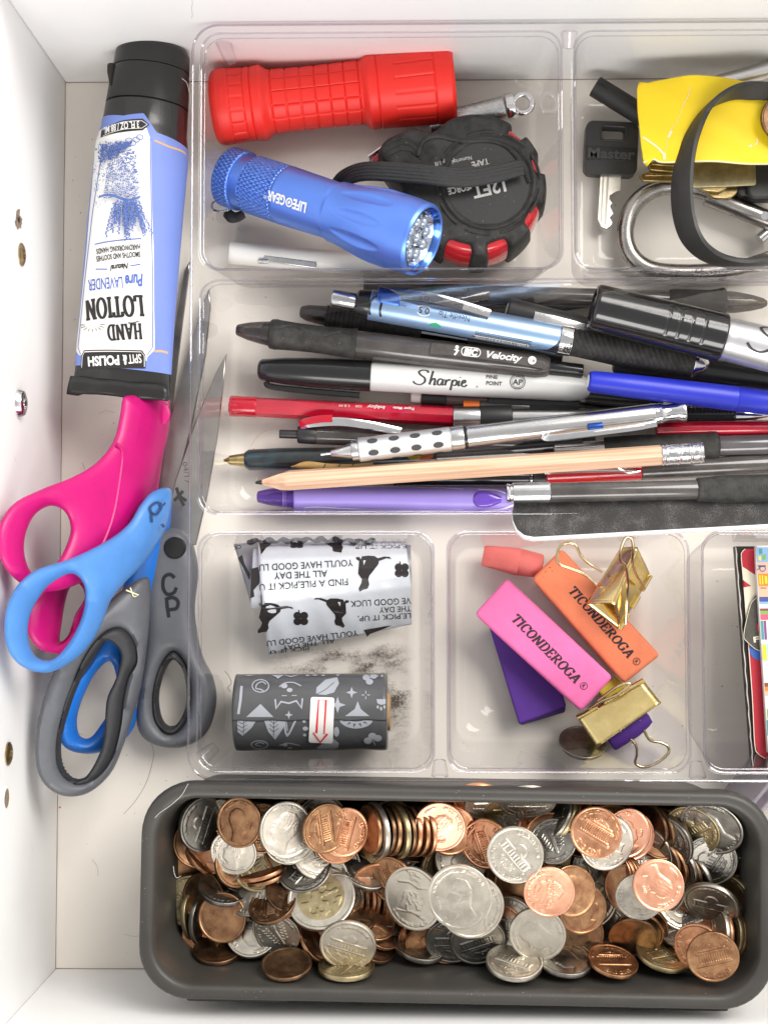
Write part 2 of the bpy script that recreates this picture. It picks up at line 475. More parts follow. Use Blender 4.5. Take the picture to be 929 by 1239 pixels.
def serif_text(ink, s, x, y, h, w, deg=0, thick=.2, thin=.09, shear=0.0, serif=.15, sth=.07, sp=.04):
    tot = sum(SERIF[c][0] + sp for c in s) - sp; sx = w / (tot * h); cur = 0
    c_, s_ = math.cos(rad(deg)), math.sin(rad(deg))
    for ch in s:
        wd, strokes, ser = SERIF[ch]
        def tr(p): return (((cur + p[0]) - tot / 2) * h * sx + shear * (p[1] - .5) * h, (p[1] - .5) * h)
        for st in strokes: ink.line([tr(p) for p in st], thick * h, x, y, deg, w2=thin * h)
        for (qx, qy) in ser:
            q = sth / 2 if qy < .5 else -sth / 2
            ink.line([tr((qx - serif, qy + q)), tr((qx + serif, qy + q))], sth * h, x, y, deg)
        cur += wd + sp
# ============================================================ the drawer
FX0, FX1, FY0, FY1 = -147.0, 230.0, -161.0, 213.4
floor_m = mat('drawer_floor_melamine', (.84, .79, .72), .42, noise=(9, .07), bump=(900, .10))
wall_m = mat('drawer_wall_melamine', (.82, .815, .81), .38, noise=(7, .04), bump=(700, .08))
fl = box('floor', FX1 - FX0 + 30, FY1 - FY0 + 30, 8, floor_m, bev=0, c=((FX0 + FX1) / 2, (FY0 + FY1) / 2, -4)); tag(fl, kind='structure')
WH = 112
def wallbox(name, x0, x1, y0, y1):
    o = box(name, x1 - x0, y1 - y0, WH, wall_m, bev=.6, c=((x0 + x1) / 2, (y0 + y1) / 2, WH / 2 + .02)); return tag(o, kind='structure')
wl = wallbox('drawer_side_wall', FX0 - 14, FX0, FY0 - 14, FY1 + 14)
wb1 = wallbox('drawer_back_wall', FX0 + .02, FX1, FY1, FY1 + 14)
wf = wallbox('drawer_front_wall', FX0 + .02, FX1, FY0 - 14, FY0)
wr = wallbox('drawer_side_wall', FX1, FX1 + 14, FY0 - 14, FY1 + 14)
# dark joint lines where the panels meet the floor
joint = mat('joint_grime', (.30, .25, .21), .9)
for n, a, b in (('floor_joint', (FX0 + .02, FY0 + .02), (FX0 + .02, FY1)), ('floor_joint', (FX0, FY1 - .02), (FX1, FY1 - .02)), ('floor_joint', (FX0, FY0 + .02), (FX1, FY0 + .02))):
    A, B = Vector((*a, .05)), Vector((*b, .05))
    t = tube(n, [A.lerp(B, k / 24) for k in range(25)], lambda t: .22 + .1 * math.sin(t * 37) * math.sin(t * 91), joint, n=5); tag(t, kind='structure')

def on_back(px, py):
    lo, hi = 0, WH
    for _ in range(40):
        m_ = (lo + hi) / 2
        if P(px, py, m_).y > FY1: lo = m_
        else: hi = m_
    return P(px, py, lo) - Vector((0, .02, 0))
tag(tube('wall_scratch', [on_back(232.5 + .6 * math.sin(k), k * 2.2) for k in range(11)], .09, mat('wall_nick', (.45, .42, .38), .9), n=5), kind='structure')
# ---- fittings in the side wall
def on_left(py, px):
    """height on the side wall seen at a pixel"""
    lo, hi = 0, WH
    for _ in range(40):
        m_ = (lo + hi) / 2
        if P(px, py, m_).x < FX0: lo = m_
        else: hi = m_
    p = P(px, py, lo); return Vector((FX0, p.y, p.z))
def wallframe(p): # local X points out of the wall
    m = Matrix(((1, 0, 0), (0, 1, 0), (0, 0, 1))).to_4x4(); m.translation = p; return m
brass = mat('aged_brass', (.50, .36, .17), .33, 1.0, noise=(500, .35))
dark_in = mat('recess_shade', (.03, .025, .02), .9)  # near-black colour stands in for the shade inside holes, sockets and gaps
chrome = mat('chrome', (.80, .80, .81), .12, 1.0, noise=(120, .08))
chip = mat('chipped_board', (.34, .26, .19), .95, noise=(1400, .8, (.12, .08, .05)), bump=(1500, 1.0))
plug_w = mat('painted_rim', (.78, .77, .75), .5)
def wscrew(px, py, r, m, label, socket, dome=1.2):
    t = thing('screw', label, 'screw', wallframe(on_left(py, px)), None)
    lathe('screw_head', [(.0, r), (.5, r), (dome * .8, r * .82), (dome, r * .55), (dome, r * .42), (dome - .9, r * .40), (dome - .9, 0)], m, t, 28)
    n = 6
    pts = [(r * (.40 if i % 2 == 0 else .25) * math.cos(math.pi * i / n), r * (.40 if i % 2 == 0 else .25) * math.sin(math.pi * i / n)) for i in range(2 * n)]
    if socket == 'star':
        V = [(dome - .3 if False else dome - .85, a, b) for a, b in pts]
        mesh('socket', V, [tuple(range(len(V)))], dark_in, t, smooth=False)
    else:
        for d in (35, 125):
            c, s = math.cos(rad(d)), math.sin(rad(d))
            V = [(dome + .02, c * u - s * w, s * u + c * w) for u, w in ((-r * .5, -.35), (r * .5, -.35), (r * .5, .35), (-r * .5, .35))]
            mesh('socket', V, [(0, 1, 2, 3)], dark_in, t, smooth=False)
    return t
wscrew(26, 308, 4.3, brass, 'brass screw with a star socket on the left wall, just below the ragged hole', 'star')
wscrew(23, 488, 5.6, chrome, 'shiny silver domed screw on the white left wall beside the lotion tube', 'cross', 2.6)
wscrew(10, 912, 4.3, brass, 'brass star screw on the left wall just above the lowest plugged hole', 'star')
def hole(px, py, r, label, ragged):
    t = thing('screw_hole', label, 'hole', wallframe(on_left(py, px)))
    random.seed(int(px * 7 + py)); n = 26
    V = [(.12, 0, 0)] + [(.12 if not ragged else .12 + random.random() * .4, r * (1 + ragged * random.uniform(-.4, .35)) * math.cos(2 * math.pi * i / n), 1.15 * r * (1 + ragged * random.uniform(-.4, .35)) * math.sin(2 * math.pi * i / n)) for i in range(n)]
    mesh('torn_board' if ragged else 'plug', V, [(0, i + 1, (i + 1) % n + 1) for i in range(n)], chip, t, smooth=False)
    if not ragged: lathe('plug_rim', [(0, r + 1.1), (.35, r + .9), (.35, r), (.05, r)], plug_w, t, 28)
    else:
        V = [(.55, .2 + r * .35 * math.cos(i), -.3 + r * .4 * math.sin(i)) for i in range(6)]
        mesh('hole_depth', V, [tuple(range(6))], dark_in, t, smooth=False)  # flat dark patch painted for the shade inside the hole
    return t
hole(22, 266, 3.4, 'ragged chipped hole high on the white left wall, above the first brass screw', 1)
hole(8, 966, 3.6, 'small round brown plugged hole, lowest on the left wall', 0)
hole(17, 726, 3.2, 'torn hole in the left wall half hidden by the blue scissors handle', 1)

# ============================================================ the clear divided tray
ZR = 66.0
clear = clear_mat('clear_tray_plastic', (.997, .994, .99), (.60, .57, .62), .02, fmul=1.0, edge_pow=7)
tray = thing('drawer_organizer', 'large clear plastic divided tray filling most of the white drawer', 'organizer', Matrix.Translation((20, 70, 0)))
TO = Vector((20, 70, 0))
def rect(x0, x1, y0, y1):
    a = PXY(x0, (y0 + y1) / 2, ZR)[0]; b = PXY(x1, (y0 + y1) / 2, ZR)[0]
    c = PXY((x0 + x1) / 2, y1, ZR)[1]; d = PXY((x0 + x1) / 2, y0, ZR)[1]
    return [a, b, c, d]
XL = PXY(241, 480, ZR)[0]; XR = 188.0
YT = 208.8; YB = PXY(400, 934, ZR)[1]
y1a, y1b = PXY(400, 326, ZR)[1], PXY(400, 338, ZR)[1]
y2a, y2b = PXY(400, 622, ZR)[1], PXY(400, 643, ZR)[1]
v1a, v1b = PXY(680, 180, ZR)[0], PXY(695, 180, ZR)[0]
v2a, v2b = PXY(525, 790, ZR)[0], PXY(541, 790, ZR)[0]
v3a, v3b = PXY(834, 790, ZR)[0], PXY(850, 790, ZR)[0]
CELLS = [(XL, v1a, y1a, YT), (v1b, XR, y1a, YT), (XL, XR, y2a, y1b), (XL, v2a, YB, y2b), (v2b, v3a, YB, y2b), (v3b, XR, YB, y2b)]
def build_tray(cells, outer, zr, name, parent, off):
    bm = bmesh.new()
    prof = [(-1.1, 0), (-.35, -.15), (.15, -.7), (.35, -2), (1.2, -12), (4.6, -(zr - 12)), (5.3, -(zr - 7.5)), (7.0, -(zr - 4.2)), (9.6, -(zr - 3.0)), (13.2, -(zr - 2.7)), (13.9, -(zr - 3.2)), (14.9, -(zr - 3.2)), (15.6, -(zr - 2.2)), (19, -(zr - 2.0))]
    N = 7; edges = []
    for (a, b, c, d) in cells:
        prev = None; cx, cy = (a + b) / 2 - off.x, (c + d) / 2 - off.y
        for k, (o, z) in enumerate(prof):
            w, h = (b - a) - 2 * o, (d - c) - 2 * o
            rr = 7.2 if k < 9 else 4.5
            vs = [bm.verts.new((x * MM, y * MM, (zr + z) * MM)) for x, y in rrect(w, h, min(rr, w / 2 - .1, h / 2 - .1), N, cx, cy)]
            n = len(vs)
            if prev is None: edges += [bm.edges.new((vs[i], vs[(i + 1) % n])) for i in range(n)]
            else:
                for i in range(n): bm.faces.new((prev[i], prev[(i + 1) % n], vs[(i + 1) % n], vs[i]))
            prev = vs
        bm.faces.new(prev)
    (a, b, c, d) = outer; prev = None
    for k, (o, z) in enumerate([(0, 0), (.7, -.3), (1.0, -1.2), (1.0, -3.2)]):
        vs = [bm.verts.new((x * MM, y * MM, (zr + z) * MM)) for x, y in rrect(b - a + 2 * o, d - c + 2 * o, 9.5, N, (a + b) / 2 - off.x, (c + d) / 2 - off.y)]
        n = len(vs)
        if prev is None: edges += [bm.edges.new((vs[i], vs[(i + 1) % n])) for i in range(n)]
        else:
            for i in range(n): bm.faces.new((prev[i], prev[(i + 1) % n], vs[(i + 1) % n], vs[i]))
        prev = vs
    bmesh.ops.triangle_fill(bm, use_beauty=True, use_dissolve=False, edges=edges)
    bmesh.ops.recalc_face_normals(bm, faces=bm.faces)
    me = bpy.data.meshes.new(name); bm.to_mesh(me); bm.free(); me.materials.append(clear)
    o = bpy.data.objects.new(name, me); col.objects.link(o); o.parent = parent
    shade(o, 50)
    return o
tb = build_tray(CELLS, (XL - 2.6, XR + 2.6, YB - 2.4, YT + 2.6), ZR, 'tray_body', tray, TO)
# moulded corner lugs that catch the light
def lug(px, py, z, deg, L=9, parent=tray, off=TO):
    p = P(px, py, z) - off
    m = Matrix.Translation(p) @ Matrix.Rotation(rad(deg), 4, 'Z') @ Matrix.Rotation(rad(-24), 4, 'Y')
    V, F = lathe_data([(-L / 2, .4), (-L / 2 + .5, 2.3), (L / 2 - .6, 3.3), (L / 2, 2.0)], 16, -math.pi / 2, math.pi / 2)
    return mesh('corner_lug', V, F, clear_mat('lug_plastic', (.93, .91, .94), (.35, .33, .4), .03, fmul=2.5), parent, mw=m)
lug(252, 911, 14, -140, 9); lug(274, 60, 42, 112, 13); lug(532, 930, 58, -90, 7); lug(842, 932, 58, -90, 7); lug(688, 48, 58, 90, 7)

# grime inside the lower left compartment
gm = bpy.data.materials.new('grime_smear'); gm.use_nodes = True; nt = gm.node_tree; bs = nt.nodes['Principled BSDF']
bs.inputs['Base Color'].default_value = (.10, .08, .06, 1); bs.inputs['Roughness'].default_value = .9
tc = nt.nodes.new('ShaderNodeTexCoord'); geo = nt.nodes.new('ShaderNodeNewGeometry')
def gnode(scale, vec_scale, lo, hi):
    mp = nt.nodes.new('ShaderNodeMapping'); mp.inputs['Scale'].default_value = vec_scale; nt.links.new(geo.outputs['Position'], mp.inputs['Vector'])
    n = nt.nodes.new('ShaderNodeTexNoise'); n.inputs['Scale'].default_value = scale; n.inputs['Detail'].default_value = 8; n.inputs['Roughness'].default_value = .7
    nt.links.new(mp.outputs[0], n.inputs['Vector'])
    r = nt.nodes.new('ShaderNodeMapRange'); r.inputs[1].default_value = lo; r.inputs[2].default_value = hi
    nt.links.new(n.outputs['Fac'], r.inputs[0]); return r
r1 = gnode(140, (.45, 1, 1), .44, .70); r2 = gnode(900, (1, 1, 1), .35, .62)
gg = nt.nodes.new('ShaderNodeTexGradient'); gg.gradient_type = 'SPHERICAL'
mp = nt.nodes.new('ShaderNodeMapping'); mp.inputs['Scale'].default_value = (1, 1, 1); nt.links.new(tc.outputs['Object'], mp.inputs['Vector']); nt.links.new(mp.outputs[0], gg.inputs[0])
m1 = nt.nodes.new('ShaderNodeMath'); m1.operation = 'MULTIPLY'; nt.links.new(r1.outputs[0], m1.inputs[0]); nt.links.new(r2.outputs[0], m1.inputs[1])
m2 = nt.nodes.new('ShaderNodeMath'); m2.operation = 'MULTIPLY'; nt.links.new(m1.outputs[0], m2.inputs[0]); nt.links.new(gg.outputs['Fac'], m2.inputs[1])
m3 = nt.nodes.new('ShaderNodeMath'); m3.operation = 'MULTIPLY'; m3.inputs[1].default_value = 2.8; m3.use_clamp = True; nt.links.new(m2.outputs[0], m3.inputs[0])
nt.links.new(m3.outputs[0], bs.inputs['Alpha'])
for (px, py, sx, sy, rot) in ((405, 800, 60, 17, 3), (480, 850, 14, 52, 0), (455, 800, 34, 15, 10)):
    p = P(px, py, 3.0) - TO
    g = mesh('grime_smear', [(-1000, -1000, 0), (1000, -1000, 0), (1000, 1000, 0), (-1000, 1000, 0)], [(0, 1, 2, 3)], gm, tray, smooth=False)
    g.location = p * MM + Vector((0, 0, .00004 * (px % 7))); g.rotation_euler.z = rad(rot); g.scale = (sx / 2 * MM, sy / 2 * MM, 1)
# thin beads added round every rim to draw its bright and dark edge lines
bead = clear_mat('rim_glint_plastic', (.88, .865, .90), (.20, .18, .26), .015, fmul=3.0, edge_pow=3)
for (a, b, c, d) in CELLS:
    for (o_, z_, r_) in ((.1, -.25, .42), (1.0, -3.2, .22)):
        tube('rim_glint_bead', [Vector((x - TO.x, y - TO.y, ZR + z_)) for x, y in rrect(b - a - 2 * o_, d - c - 2 * o_, 7.2, 8, (a + b) / 2, (c + d) / 2)], r_, bead, tray, closed=True, n=8)
tube('rim_glint_bead', [Vector((x - TO.x, y - TO.y, ZR - .2)) for x, y in rrect(XR - XL + 6.4, YT - YB + 6.2, 10, 8, (XL + XR) / 2, (YT + YB) / 2 + .1)], .5, bead, tray, closed=True, n=8)
# corner of a second clear organizer at the right edge, below the big one
p = P(915, 962, 40)
t2 = thing('acrylic_box', 'clear acrylic box corner just showing at the right edge between tray and coin bin', 'box', Matrix.Translation((p.x, p.y, 0)) @ Matrix.Rotation(rad(50), 4, 'Z'))
acr = clear_mat('acrylic_edge', (.90, .87, .92), (.5, .45, .55), .04, fmul=2, base_mix=.25, base=(.75, .72, .78))
box('box_wall', 46, 1.6, 44, acr, t2, .5, c=(14, 0, 22)); box('box_wall', 46, 1.6, 44, acr, t2, .5, c=(14, -4.5, 22)); box('box_base', 46, 3, 1.5, acr, t2, .3, c=(14, -2.3, .8))

# ============================================================ the grey coin bin
ZB = 70.0
bin_m = mat('bin_plastic', (.046, .043, .038), .42, noise=(60, .12), bump=(1800, .12))
brot = Matrix.Rotation(rad(-.8), 4, 'Z')
BC = (PXY(168, 1090, ZB)[0] + PXY(938, 1100, ZB)[0]) / 2, (PXY(300, 949, ZB)[1] + PXY(300, 1213, ZB)[1]) / 2 - .9
BW = PXY(938, 1100, ZB)[0] - PXY(168, 1090, ZB)[0]; BH = PXY(300, 949, ZB)[1] - PXY(300, 1213, ZB)[1]
coinbin = thing('storage_bin', 'dark grey plastic bin full of loose coins along the bottom of the drawer', 'bin', Matrix.Translation((BC[0], BC[1], 0)) @ brot)
def loops_mesh(name, prof, w, h, rad_, m, parent, N=10, capfirst=True, caplast=True):
    V = []; F = []; n = 4 * (N + 1)
    for k, (o, z, rr) in enumerate(prof):
        V += [(x, y, z) for x, y in rrect(w - 2 * o, h - 2 * o, rad_ + rr, N)]
        if k:
            for i in range(n): F.append(((k - 1) * n + i, (k - 1) * n + (i + 1) % n, k * n + (i + 1) % n, k * n + i))
    if capfirst: F.append(tuple(range(n - 1, -1, -1)))
    if caplast: F.append(tuple((len(prof) - 1) * n + i for i in range(n)))
    return mesh(name, V, F, m, parent, flat_angle=50)
loops_mesh('bin_body', [(8, 0.05, -4), (6, 1, -3), (3.4, 58, -1), (3.2, 60, 0), (1.2, 60.5, 0), (.2, 61, 0), (0, 66, 0), (.3, 68.5, 0), (1.1, 69.7, -.5), (2.2, 70, -1.2), (4.0, 69.9, -2), (5.0, 69.3, -3), (5.6, 68.0, -3.4), (6.1, 65, -3.6), (8.4, 34, -4.5), (11, 9, -5.5), (13, 4.5, -6), (17, 2.6, -7), (23, 2.4, -8)],
           BW, BH, 19, bin_m, coinbin)
for (x0, x1) in ((232, 352), (500, 610), (757, 876)):
    a = PXY(x0, 1212, 50)[0] - BC[0]; b = PXY(x1, 1212, 50)[0] - BC[0]
    if x0 == 500: continue
    box('grip_tab', b - a, 5, 6, bin_m, coinbin, 1, c=((a + b) / 2, -BH / 2 - .6, 57.2))
# dust specks and a few hairs
dust_m = mat('dust', (.75, .72, .66), .9)
def hair(name, pts, z, r, m, parent=None, label=None):
    path = smoothpath([P(x, y, z if not isinstance(z, (list, tuple)) else z[i]) for i, (x, y) in enumerate(pts)], 8)
    t = tube(name, path, r, m, parent, n=5)
    if label: tag(t, label, 'hair')
    return t
# ============================================================ top row of the tray
TF = 3.6     # height of the tray floor
def off(pts, z, O):
    """photograph pixels at height z -> local x, y about O"""
    return [((P(x, y, z) - O).x, (P(x, y, z) - O).y) for x, y in pts]
def T3(px, py, z): return Matrix.Translation(P(px, py, z))

# ---- red torch
red_rub = mat('red_rubber', (.80, .024, .016), .46, noise=(30, .06), bump=(2500, .08))
A = P(257, 131, 19); B = P(548.5, 100, 20)
L = (B - A).length
t = thing('flashlight', 'chunky red rubber flashlight with a grid of grooves, lying top left in the tray', 'flashlight', frame(A, B))
def groove(d, w=.34, dep=.62):
    d = abs(d); return dep * max(0, 1 - (d / w) ** 2) if d < w else 0
def fine(x0, x1, st, fn):
    n = max(2, int((x1 - x0) / st)); return [(x0 + (x1 - x0) * i / n, fn(x0 + (x1 - x0) * i / n)) for i in range(n + 1)]
def ease(x, a, b):
    t = min(1, max(0, (x - a) / (b - a))); return t * t * (3 - 2 * t)
def body_r(x):
    return 13.0 - .4 * math.sin(math.pi * (x - 24) / 37)
def wob_body(x, a):
    g = 0
    k = (x - 25.5) % 6.0; g = max(g, groove(min(k, 6 - k)))
    s = a % (math.pi / 7); g = max(g, groove(min(s, math.pi / 7 - s) * 13))
    return 1 - g / 13
lathe('grip', fine(23.5, 63, .3, body_r), red_rub, t, 240, wob=wob_body, ang=80)
def cap_r(x): # tail: rounded end, collar
    if x < 3: return 9.5 + 5.6 * math.sqrt(max(0, 1 - (1 - x / 3) ** 2))
    if x > 20.5: return 15.3 - 2.2 * ease(x, 20.5, 24.6)
    return 15.1 + .25 * math.sin(x / 3)
def wob_cap(x, a):
    g = groove(x - 17.2, .35, .55)
    if 8 < x < 14.6:
        s = (a + .1) % (math.pi / 9); g = max(g, groove(min(s, math.pi / 9 - s) * 15, .4, .5), groove(x - 8.3, .3, .45), groove(x - 14.3, .3, .45))
    return 1 - g / 15
lathe('tail_cap', [(0.2, 0)] + fine(0, 24.8, .28, cap_r), red_rub, t, 220, wob=wob_cap, ang=80)
def head_r(x):
    u = x - 62
    if u < 3.5: return 12.9 + 2.4 * ease(u, 0, 3.5)
    if x > L - 2: return 16.1 - 1.2 * ease(x, L - 1.6, L)
    return 15.3 + .8 * ease(x, 62, L)
def wob_head(x, a):
    u = x - 62; g = groove(u - 7, .35, .55); g = max(g, groove(x - (L - 8), .3, .5))
    if 14 < u < L - 70:
        s = (a + .05) % (math.pi / 8); g = max(g, groove(min(s, math.pi / 8 - s) * 16, .42, .55))
    return 1 - g / 16
lathe('head', fine(62, L, .3, head_r) + [(L, 12), (L - 2, 11)], red_rub, t, 220, wob=wob_head, ang=80, caps=False)
lathe('lens', [(L - 1.6, 12.2), (L - 1.2, 0.01)], mat('torch_lens', (.75, .8, .85), .05, 0, coat=1), t, 32)

# ---- blue aluminium torch
blu = mat('blue_anodised', (.13, .265, .80), .33, .72, noise=(18, .07), bump=(3500, .05))
blu_k = mat('blue_knurl', (.13, .26, .76), .30, .75)
A = P(275, 213, 17); B = P(513, 291, 55); L = (B - A).length
FR = frame(A, B)
t = thing('flashlight', 'blue metal flashlight with knurled tail, its lens resting up on the tape measure', 'flashlight', FR)
def knurl(n, pitch, dep):
    def f(x, a):
        u = (a * n / (2 * math.pi)) + x / pitch; v = (a * n / (2 * math.pi)) - x / pitch
        return 1 - dep * (max(0, abs(math.sin(math.pi * u)) < .33) * 1.0 * (1 - abs(math.sin(math.pi * u)) / .33) + max(0, abs(math.sin(math.pi * v)) < .33) * (1 - abs(math.sin(math.pi * v)) / .33)) / 12.5
    return f
k1 = L * .045
lathe('tail_cap', [(0, 0.01), (.2, 9.5), (.9, 11.6)] + fine(1.4, L * .087, .18, lambda x: 12.3) + [(L * .087 + .5, 11.5)], blu_k, t, 300, wob=knurl(40, 3.1, .75), ang=80)
lathe('neck_ring', [(L * .087, 10.6), (L * .093, 11.3), (L * .14, 11.3), (L * .146, 10.8)], blu, t, 64)
lathe('grip', [(L * .14, 11)] + fine(L * .146, L * .307, .18, lambda x: 11.9) + [(L * .312, 11.2)], blu_k, t, 300, wob=knurl(40, 3.1, .75), ang=80)
lathe('barrel', [(L * .307, 11.0), (L * .312, 11.75), (L * .32, 12.0), (L * .333, 11.9), (L * .555, 11.4), (L * .57, 11.3), (L * .578, 10.9)], blu, t, 72, ang=50)
def hr(x):
    s = (x / L - .578) / .422
    return 12.2 + 2.6 * ease(s, .0, .55) - .5 * ease(s, .75, 1)
def flute(x, a):
    s = (x / L - .578) / .422; k = math.pi / 5; b = (a + .22) % k; b = min(b, k - b)
    e = ((s - .42) / .30) ** 2 + (b / .17) ** 2
    d = 1.15 * max(0, 1 - e) ** .8 if e < 1 else 0
    return 1 - d / 14
lathe('head', [(L * .572, 10.8), (L * .577, 11.6)] + fine(L * .58, L * .985, .5, hr) + [(L * .992, 14.0), (L, 13.5), (L, 12.9), (L - 1.2, 12.3)], blu, t, 200, wob=flute, ang=50, caps=False)
lathe('bezel', [(L - .9, 12.9), (L - .4, 12.6), (L - 2.2, 10.9), (L - 3.6, 10.5), (L - 4.4, 10.2)], mat('blue_bezel', (.10, .24, .72), .16, 1.0), t, 80, caps=False)
refl = mat('reflector_chrome', (.86, .87, .9), .14, 1.0, bump=(900, .25))
lathe('reflector', [(L - 4.6, 0.01), (L - 4.2, 9.5), (L - 2.6, 10.8)], refl, t, 48, caps=False)
led = mat('led_dome', (.55, .58, .63), .10, .5, coat=1.0, spec=1)
for i in range(9):
    a, r_ = (i * math.tau / 8, 6.6) if i < 8 else (0, 0)
    lathe('led', [(-.6, 2.3), (0, 2.3), (.9, 2.1), (1.6, 1.3), (1.9, 0.01)], led, t, 14, mw=Matrix.Translation((L - 3.6, r_ * math.sin(a), r_ * math.cos(a))))
    lathe('led_cup', [(0, 2.2), (.5, 2.9), (1.0, 3.1), (.5, 2.8)], refl, t, 18, caps=False, mw=Matrix.Translation((L - 4.5, r_ * math.sin(a), r_ * math.cos(a))))
lathe('lens', [(L - 1.7, 11.3), (L - 1.6, 0.01)], clear_mat('lens_clear', (.93, .95, .97), (.8, .85, .9), .03), t, 40)
ink = Ink(); ink.text('LIFE', -6.6, 0, 3.7, 6.4, bold=.035); ink.text('GEAR', 4.6, 0, 3.7, 8.6, bold=.035); ink.text('®', 9.8, 1, 1.6)
ink.line(arc(-1.7, 0, 1.35, 1.55, 0, 360, 20), .6); ink.poly([(-1.5, .9), (-1.0, 0), (-1.9, -1.0), (-2.3, 0)])
V = np.array(ink.V); ink.V = [tuple(v) for v in xf(V, L * .40, -5.2, 180)]
silver_ink = mat('silver_print', (.82, .84, .88), .35, .3)
ink.build('lettering', silver_ink, t, on_cyl(lambda x: 12.02 - .4 * max(0, min(1, (x - L * .32) / (L * .2))), .12), .8)
ring_p = [Vector((1.5 + 4.6 * math.cos(a), -11.6 - 4.0 * math.sin(a) * .9, -3 + 2 * math.sin(a))) for a in [i * math.tau / 24 for i in range(24)]]
tube('key_ring', ring_p, .55, chrome, t, closed=True, n=8)
black_cord = mat('black_cord', (.020, .020, .021), .62, bump=(1800, 1.0))
V, F = sweep_data(smoothpath([(4, -13.5, -5), (7, -14.5, -5), (9, -13.5, -6), (11, -11.5, -6)], 5), lambda i, s: circ(2.6 - 1.1 * abs(s - .4), 10, 1.5))
mesh('wrist_cord', V, F, black_cord, t)

# ---- tape measure
blk_rub = mat('black_rubber', (.014, .014, .014), .55, spec=.3, noise=(200, .3, (.035, .034, .032)), bump=(2200, .3))
blk_pl = mat('black_plastic', (.014, .014, .015), .30, bump=(1500, .1))
red_pl = mat('red_plastic', (.50, .012, .02), .18, coat=.5, noise=(90, .2))
ZT = 36.0; O = P(588, 222, 0); O.z = 0
t = thing('tape_measure', 'black and red pocket tape measure with wrist strap, under the blue flashlight lens', 'tape measure', Matrix.Translation(O))
cx, cy = 576, 224
def shell(notch, grow=0):
    out = []
    for d in range(-152, 118, 2):
        r = 88 + grow
        for (nd, w, dep) in notch:
            q = abs(d - nd) / w
            if q < 1: r -= dep * min(1, (1 - q) * 3.2)
        out.append((cx + r * math.cos(rad(d)) * 1.0, cy - r * math.sin(rad(d)) * 1.03))
    return out + [(534, 147), (521, 156), (503, 150), (495, 150), (464, 165), (454, 180), (460, 196), (480, 224), (492, 248)]
NOT = [(52, 6, 12), (19, 7, 11), (-27, 10, 13), (-70, 9, 15), (-106, 12, 15)]
puff('rubber_shell', off(shell(NOT), ZT, O), [], ZT + 1, TF, 2.6, blk_rub, t, 1.1, 2.4)
puff('case_core', off(shell([], -4), ZT, O), [], ZT - 1.5, TF + 2, 3.6, red_pl, t, 2, 4)
c0 = Vector(off([(590, 222)], ZT, O)[0]).to_3d()
def ringpath(r, z, a0=0, a1=360, n=60): return [c0 + Vector((r * math.cos(rad(a0 + (a1 - a0) * i / n)), r * math.sin(rad(a0 + (a1 - a0) * i / n)), z)) for i in range(n + 1)]
for i in range(9):
    tube('raised_rib', ringpath(20.6, ZT + 1.0, i * 40 + 4, i * 40 + 33, 12), .62, blk_rub, t, n=8)
lathe('ring_bezel', [(-.4, 18.9), (1.2, 18.9), (1.5, 18.2), (1.2, 17.4), (.2, 16.6), (.0, 16.4)], blk_rub, t, 72, mw=Matrix.Translation(c0 + Vector((0, 0, ZT + .4))) @ Matrix.Rotation(rad(-90), 4, 'Y'))
lathe('label_disc', [(-.3, 16.6), (.62, 16.5), (.66, 0.01)], mat('dark_label', (.018, .018, .019), .42, bump=(1200, .15)), t, 60, mw=Matrix.Translation(c0 + Vector((0, 0, ZT + .4))) @ Matrix.Rotation(rad(-90), 4, 'Y'))
hood = smoothpath([(505, 190), (512, 172), (530, 166), (560, 172), (590, 171), (612, 178), (628, 196), (640, 222)], 5)
tube('raised_edge', [Vector((*off([(p.x, p.y)], ZT, O)[0], ZT + .9)) for p in [Vector((*q[:2],)) for q in hood]], 1.1, blk_rub, t, n=8)
for k in range(3):
    b = 7 * k
    V, F = sweep_data([Vector((*q, ZT + .85)) for q in off([(468, 176 + b), (485, 168 + b), (496, 169 + b), (510, 180 + b)], ZT, O)], lambda i, s: circ(.5, 6))
    mesh('grip_ridge', V, F, blk_rub, t)
wht_print = mat('white_print', (.72, .71, .69), .6)
ink = Ink()
for w_, x_, y_, h_, W_ in (('12FT.', -.2, -2.6, 5.0, 14.5), ('FORCE', -11.8, -2.6, 2.7, 8.5), ('TAPE', -3.0, 7.8, 2.6, 7.0), ('Numerical', -10.4, 9.2, 1.6, 8), ('Every 1/8', -17.2, 8.4, 1.6, 8)):
    ink.text(w_, x_, y_, h_, W_, deg=193, bold=.03 if h_ > 2 else .01)
ink.build('lettering', mat('grey_print', (.42, .41, .40), .6), t, lambda u, v, l: (c0.x + u, c0.y + v, ZT + 1.15 + l))
box('tape_hook', 1.2, 9, 14, chrome, t, .4, mw=Matrix.Translation(Vector((*off([(456, 186)], 20, O)[0], 18))) @ Matrix.Rotation(rad(-55), 4, 'Z'))
box('tape_slot_trim', 3, 10, 18, red_pl, t, .6, mw=Matrix.Translation(Vector((*off([(464, 194)], 20, O)[0], 20))) @ Matrix.Rotation(rad(-55), 4, 'Z'))
tube('rivet', [c0 + Vector((11.8, 5.2, ZT)), c0 + Vector((11.8, 5.2, ZT + 3.2))], 2.2, blk_pl, t)
sp = smoothpath([(P(x, y, z) - O) for x, y, z in [(632, 202, 41), (600, 209, 42), (560, 215, 43), (510, 211, 44), (455, 207, 42), (432, 209, 36), (418, 216, 28), (408, 228, 22)]], 10)
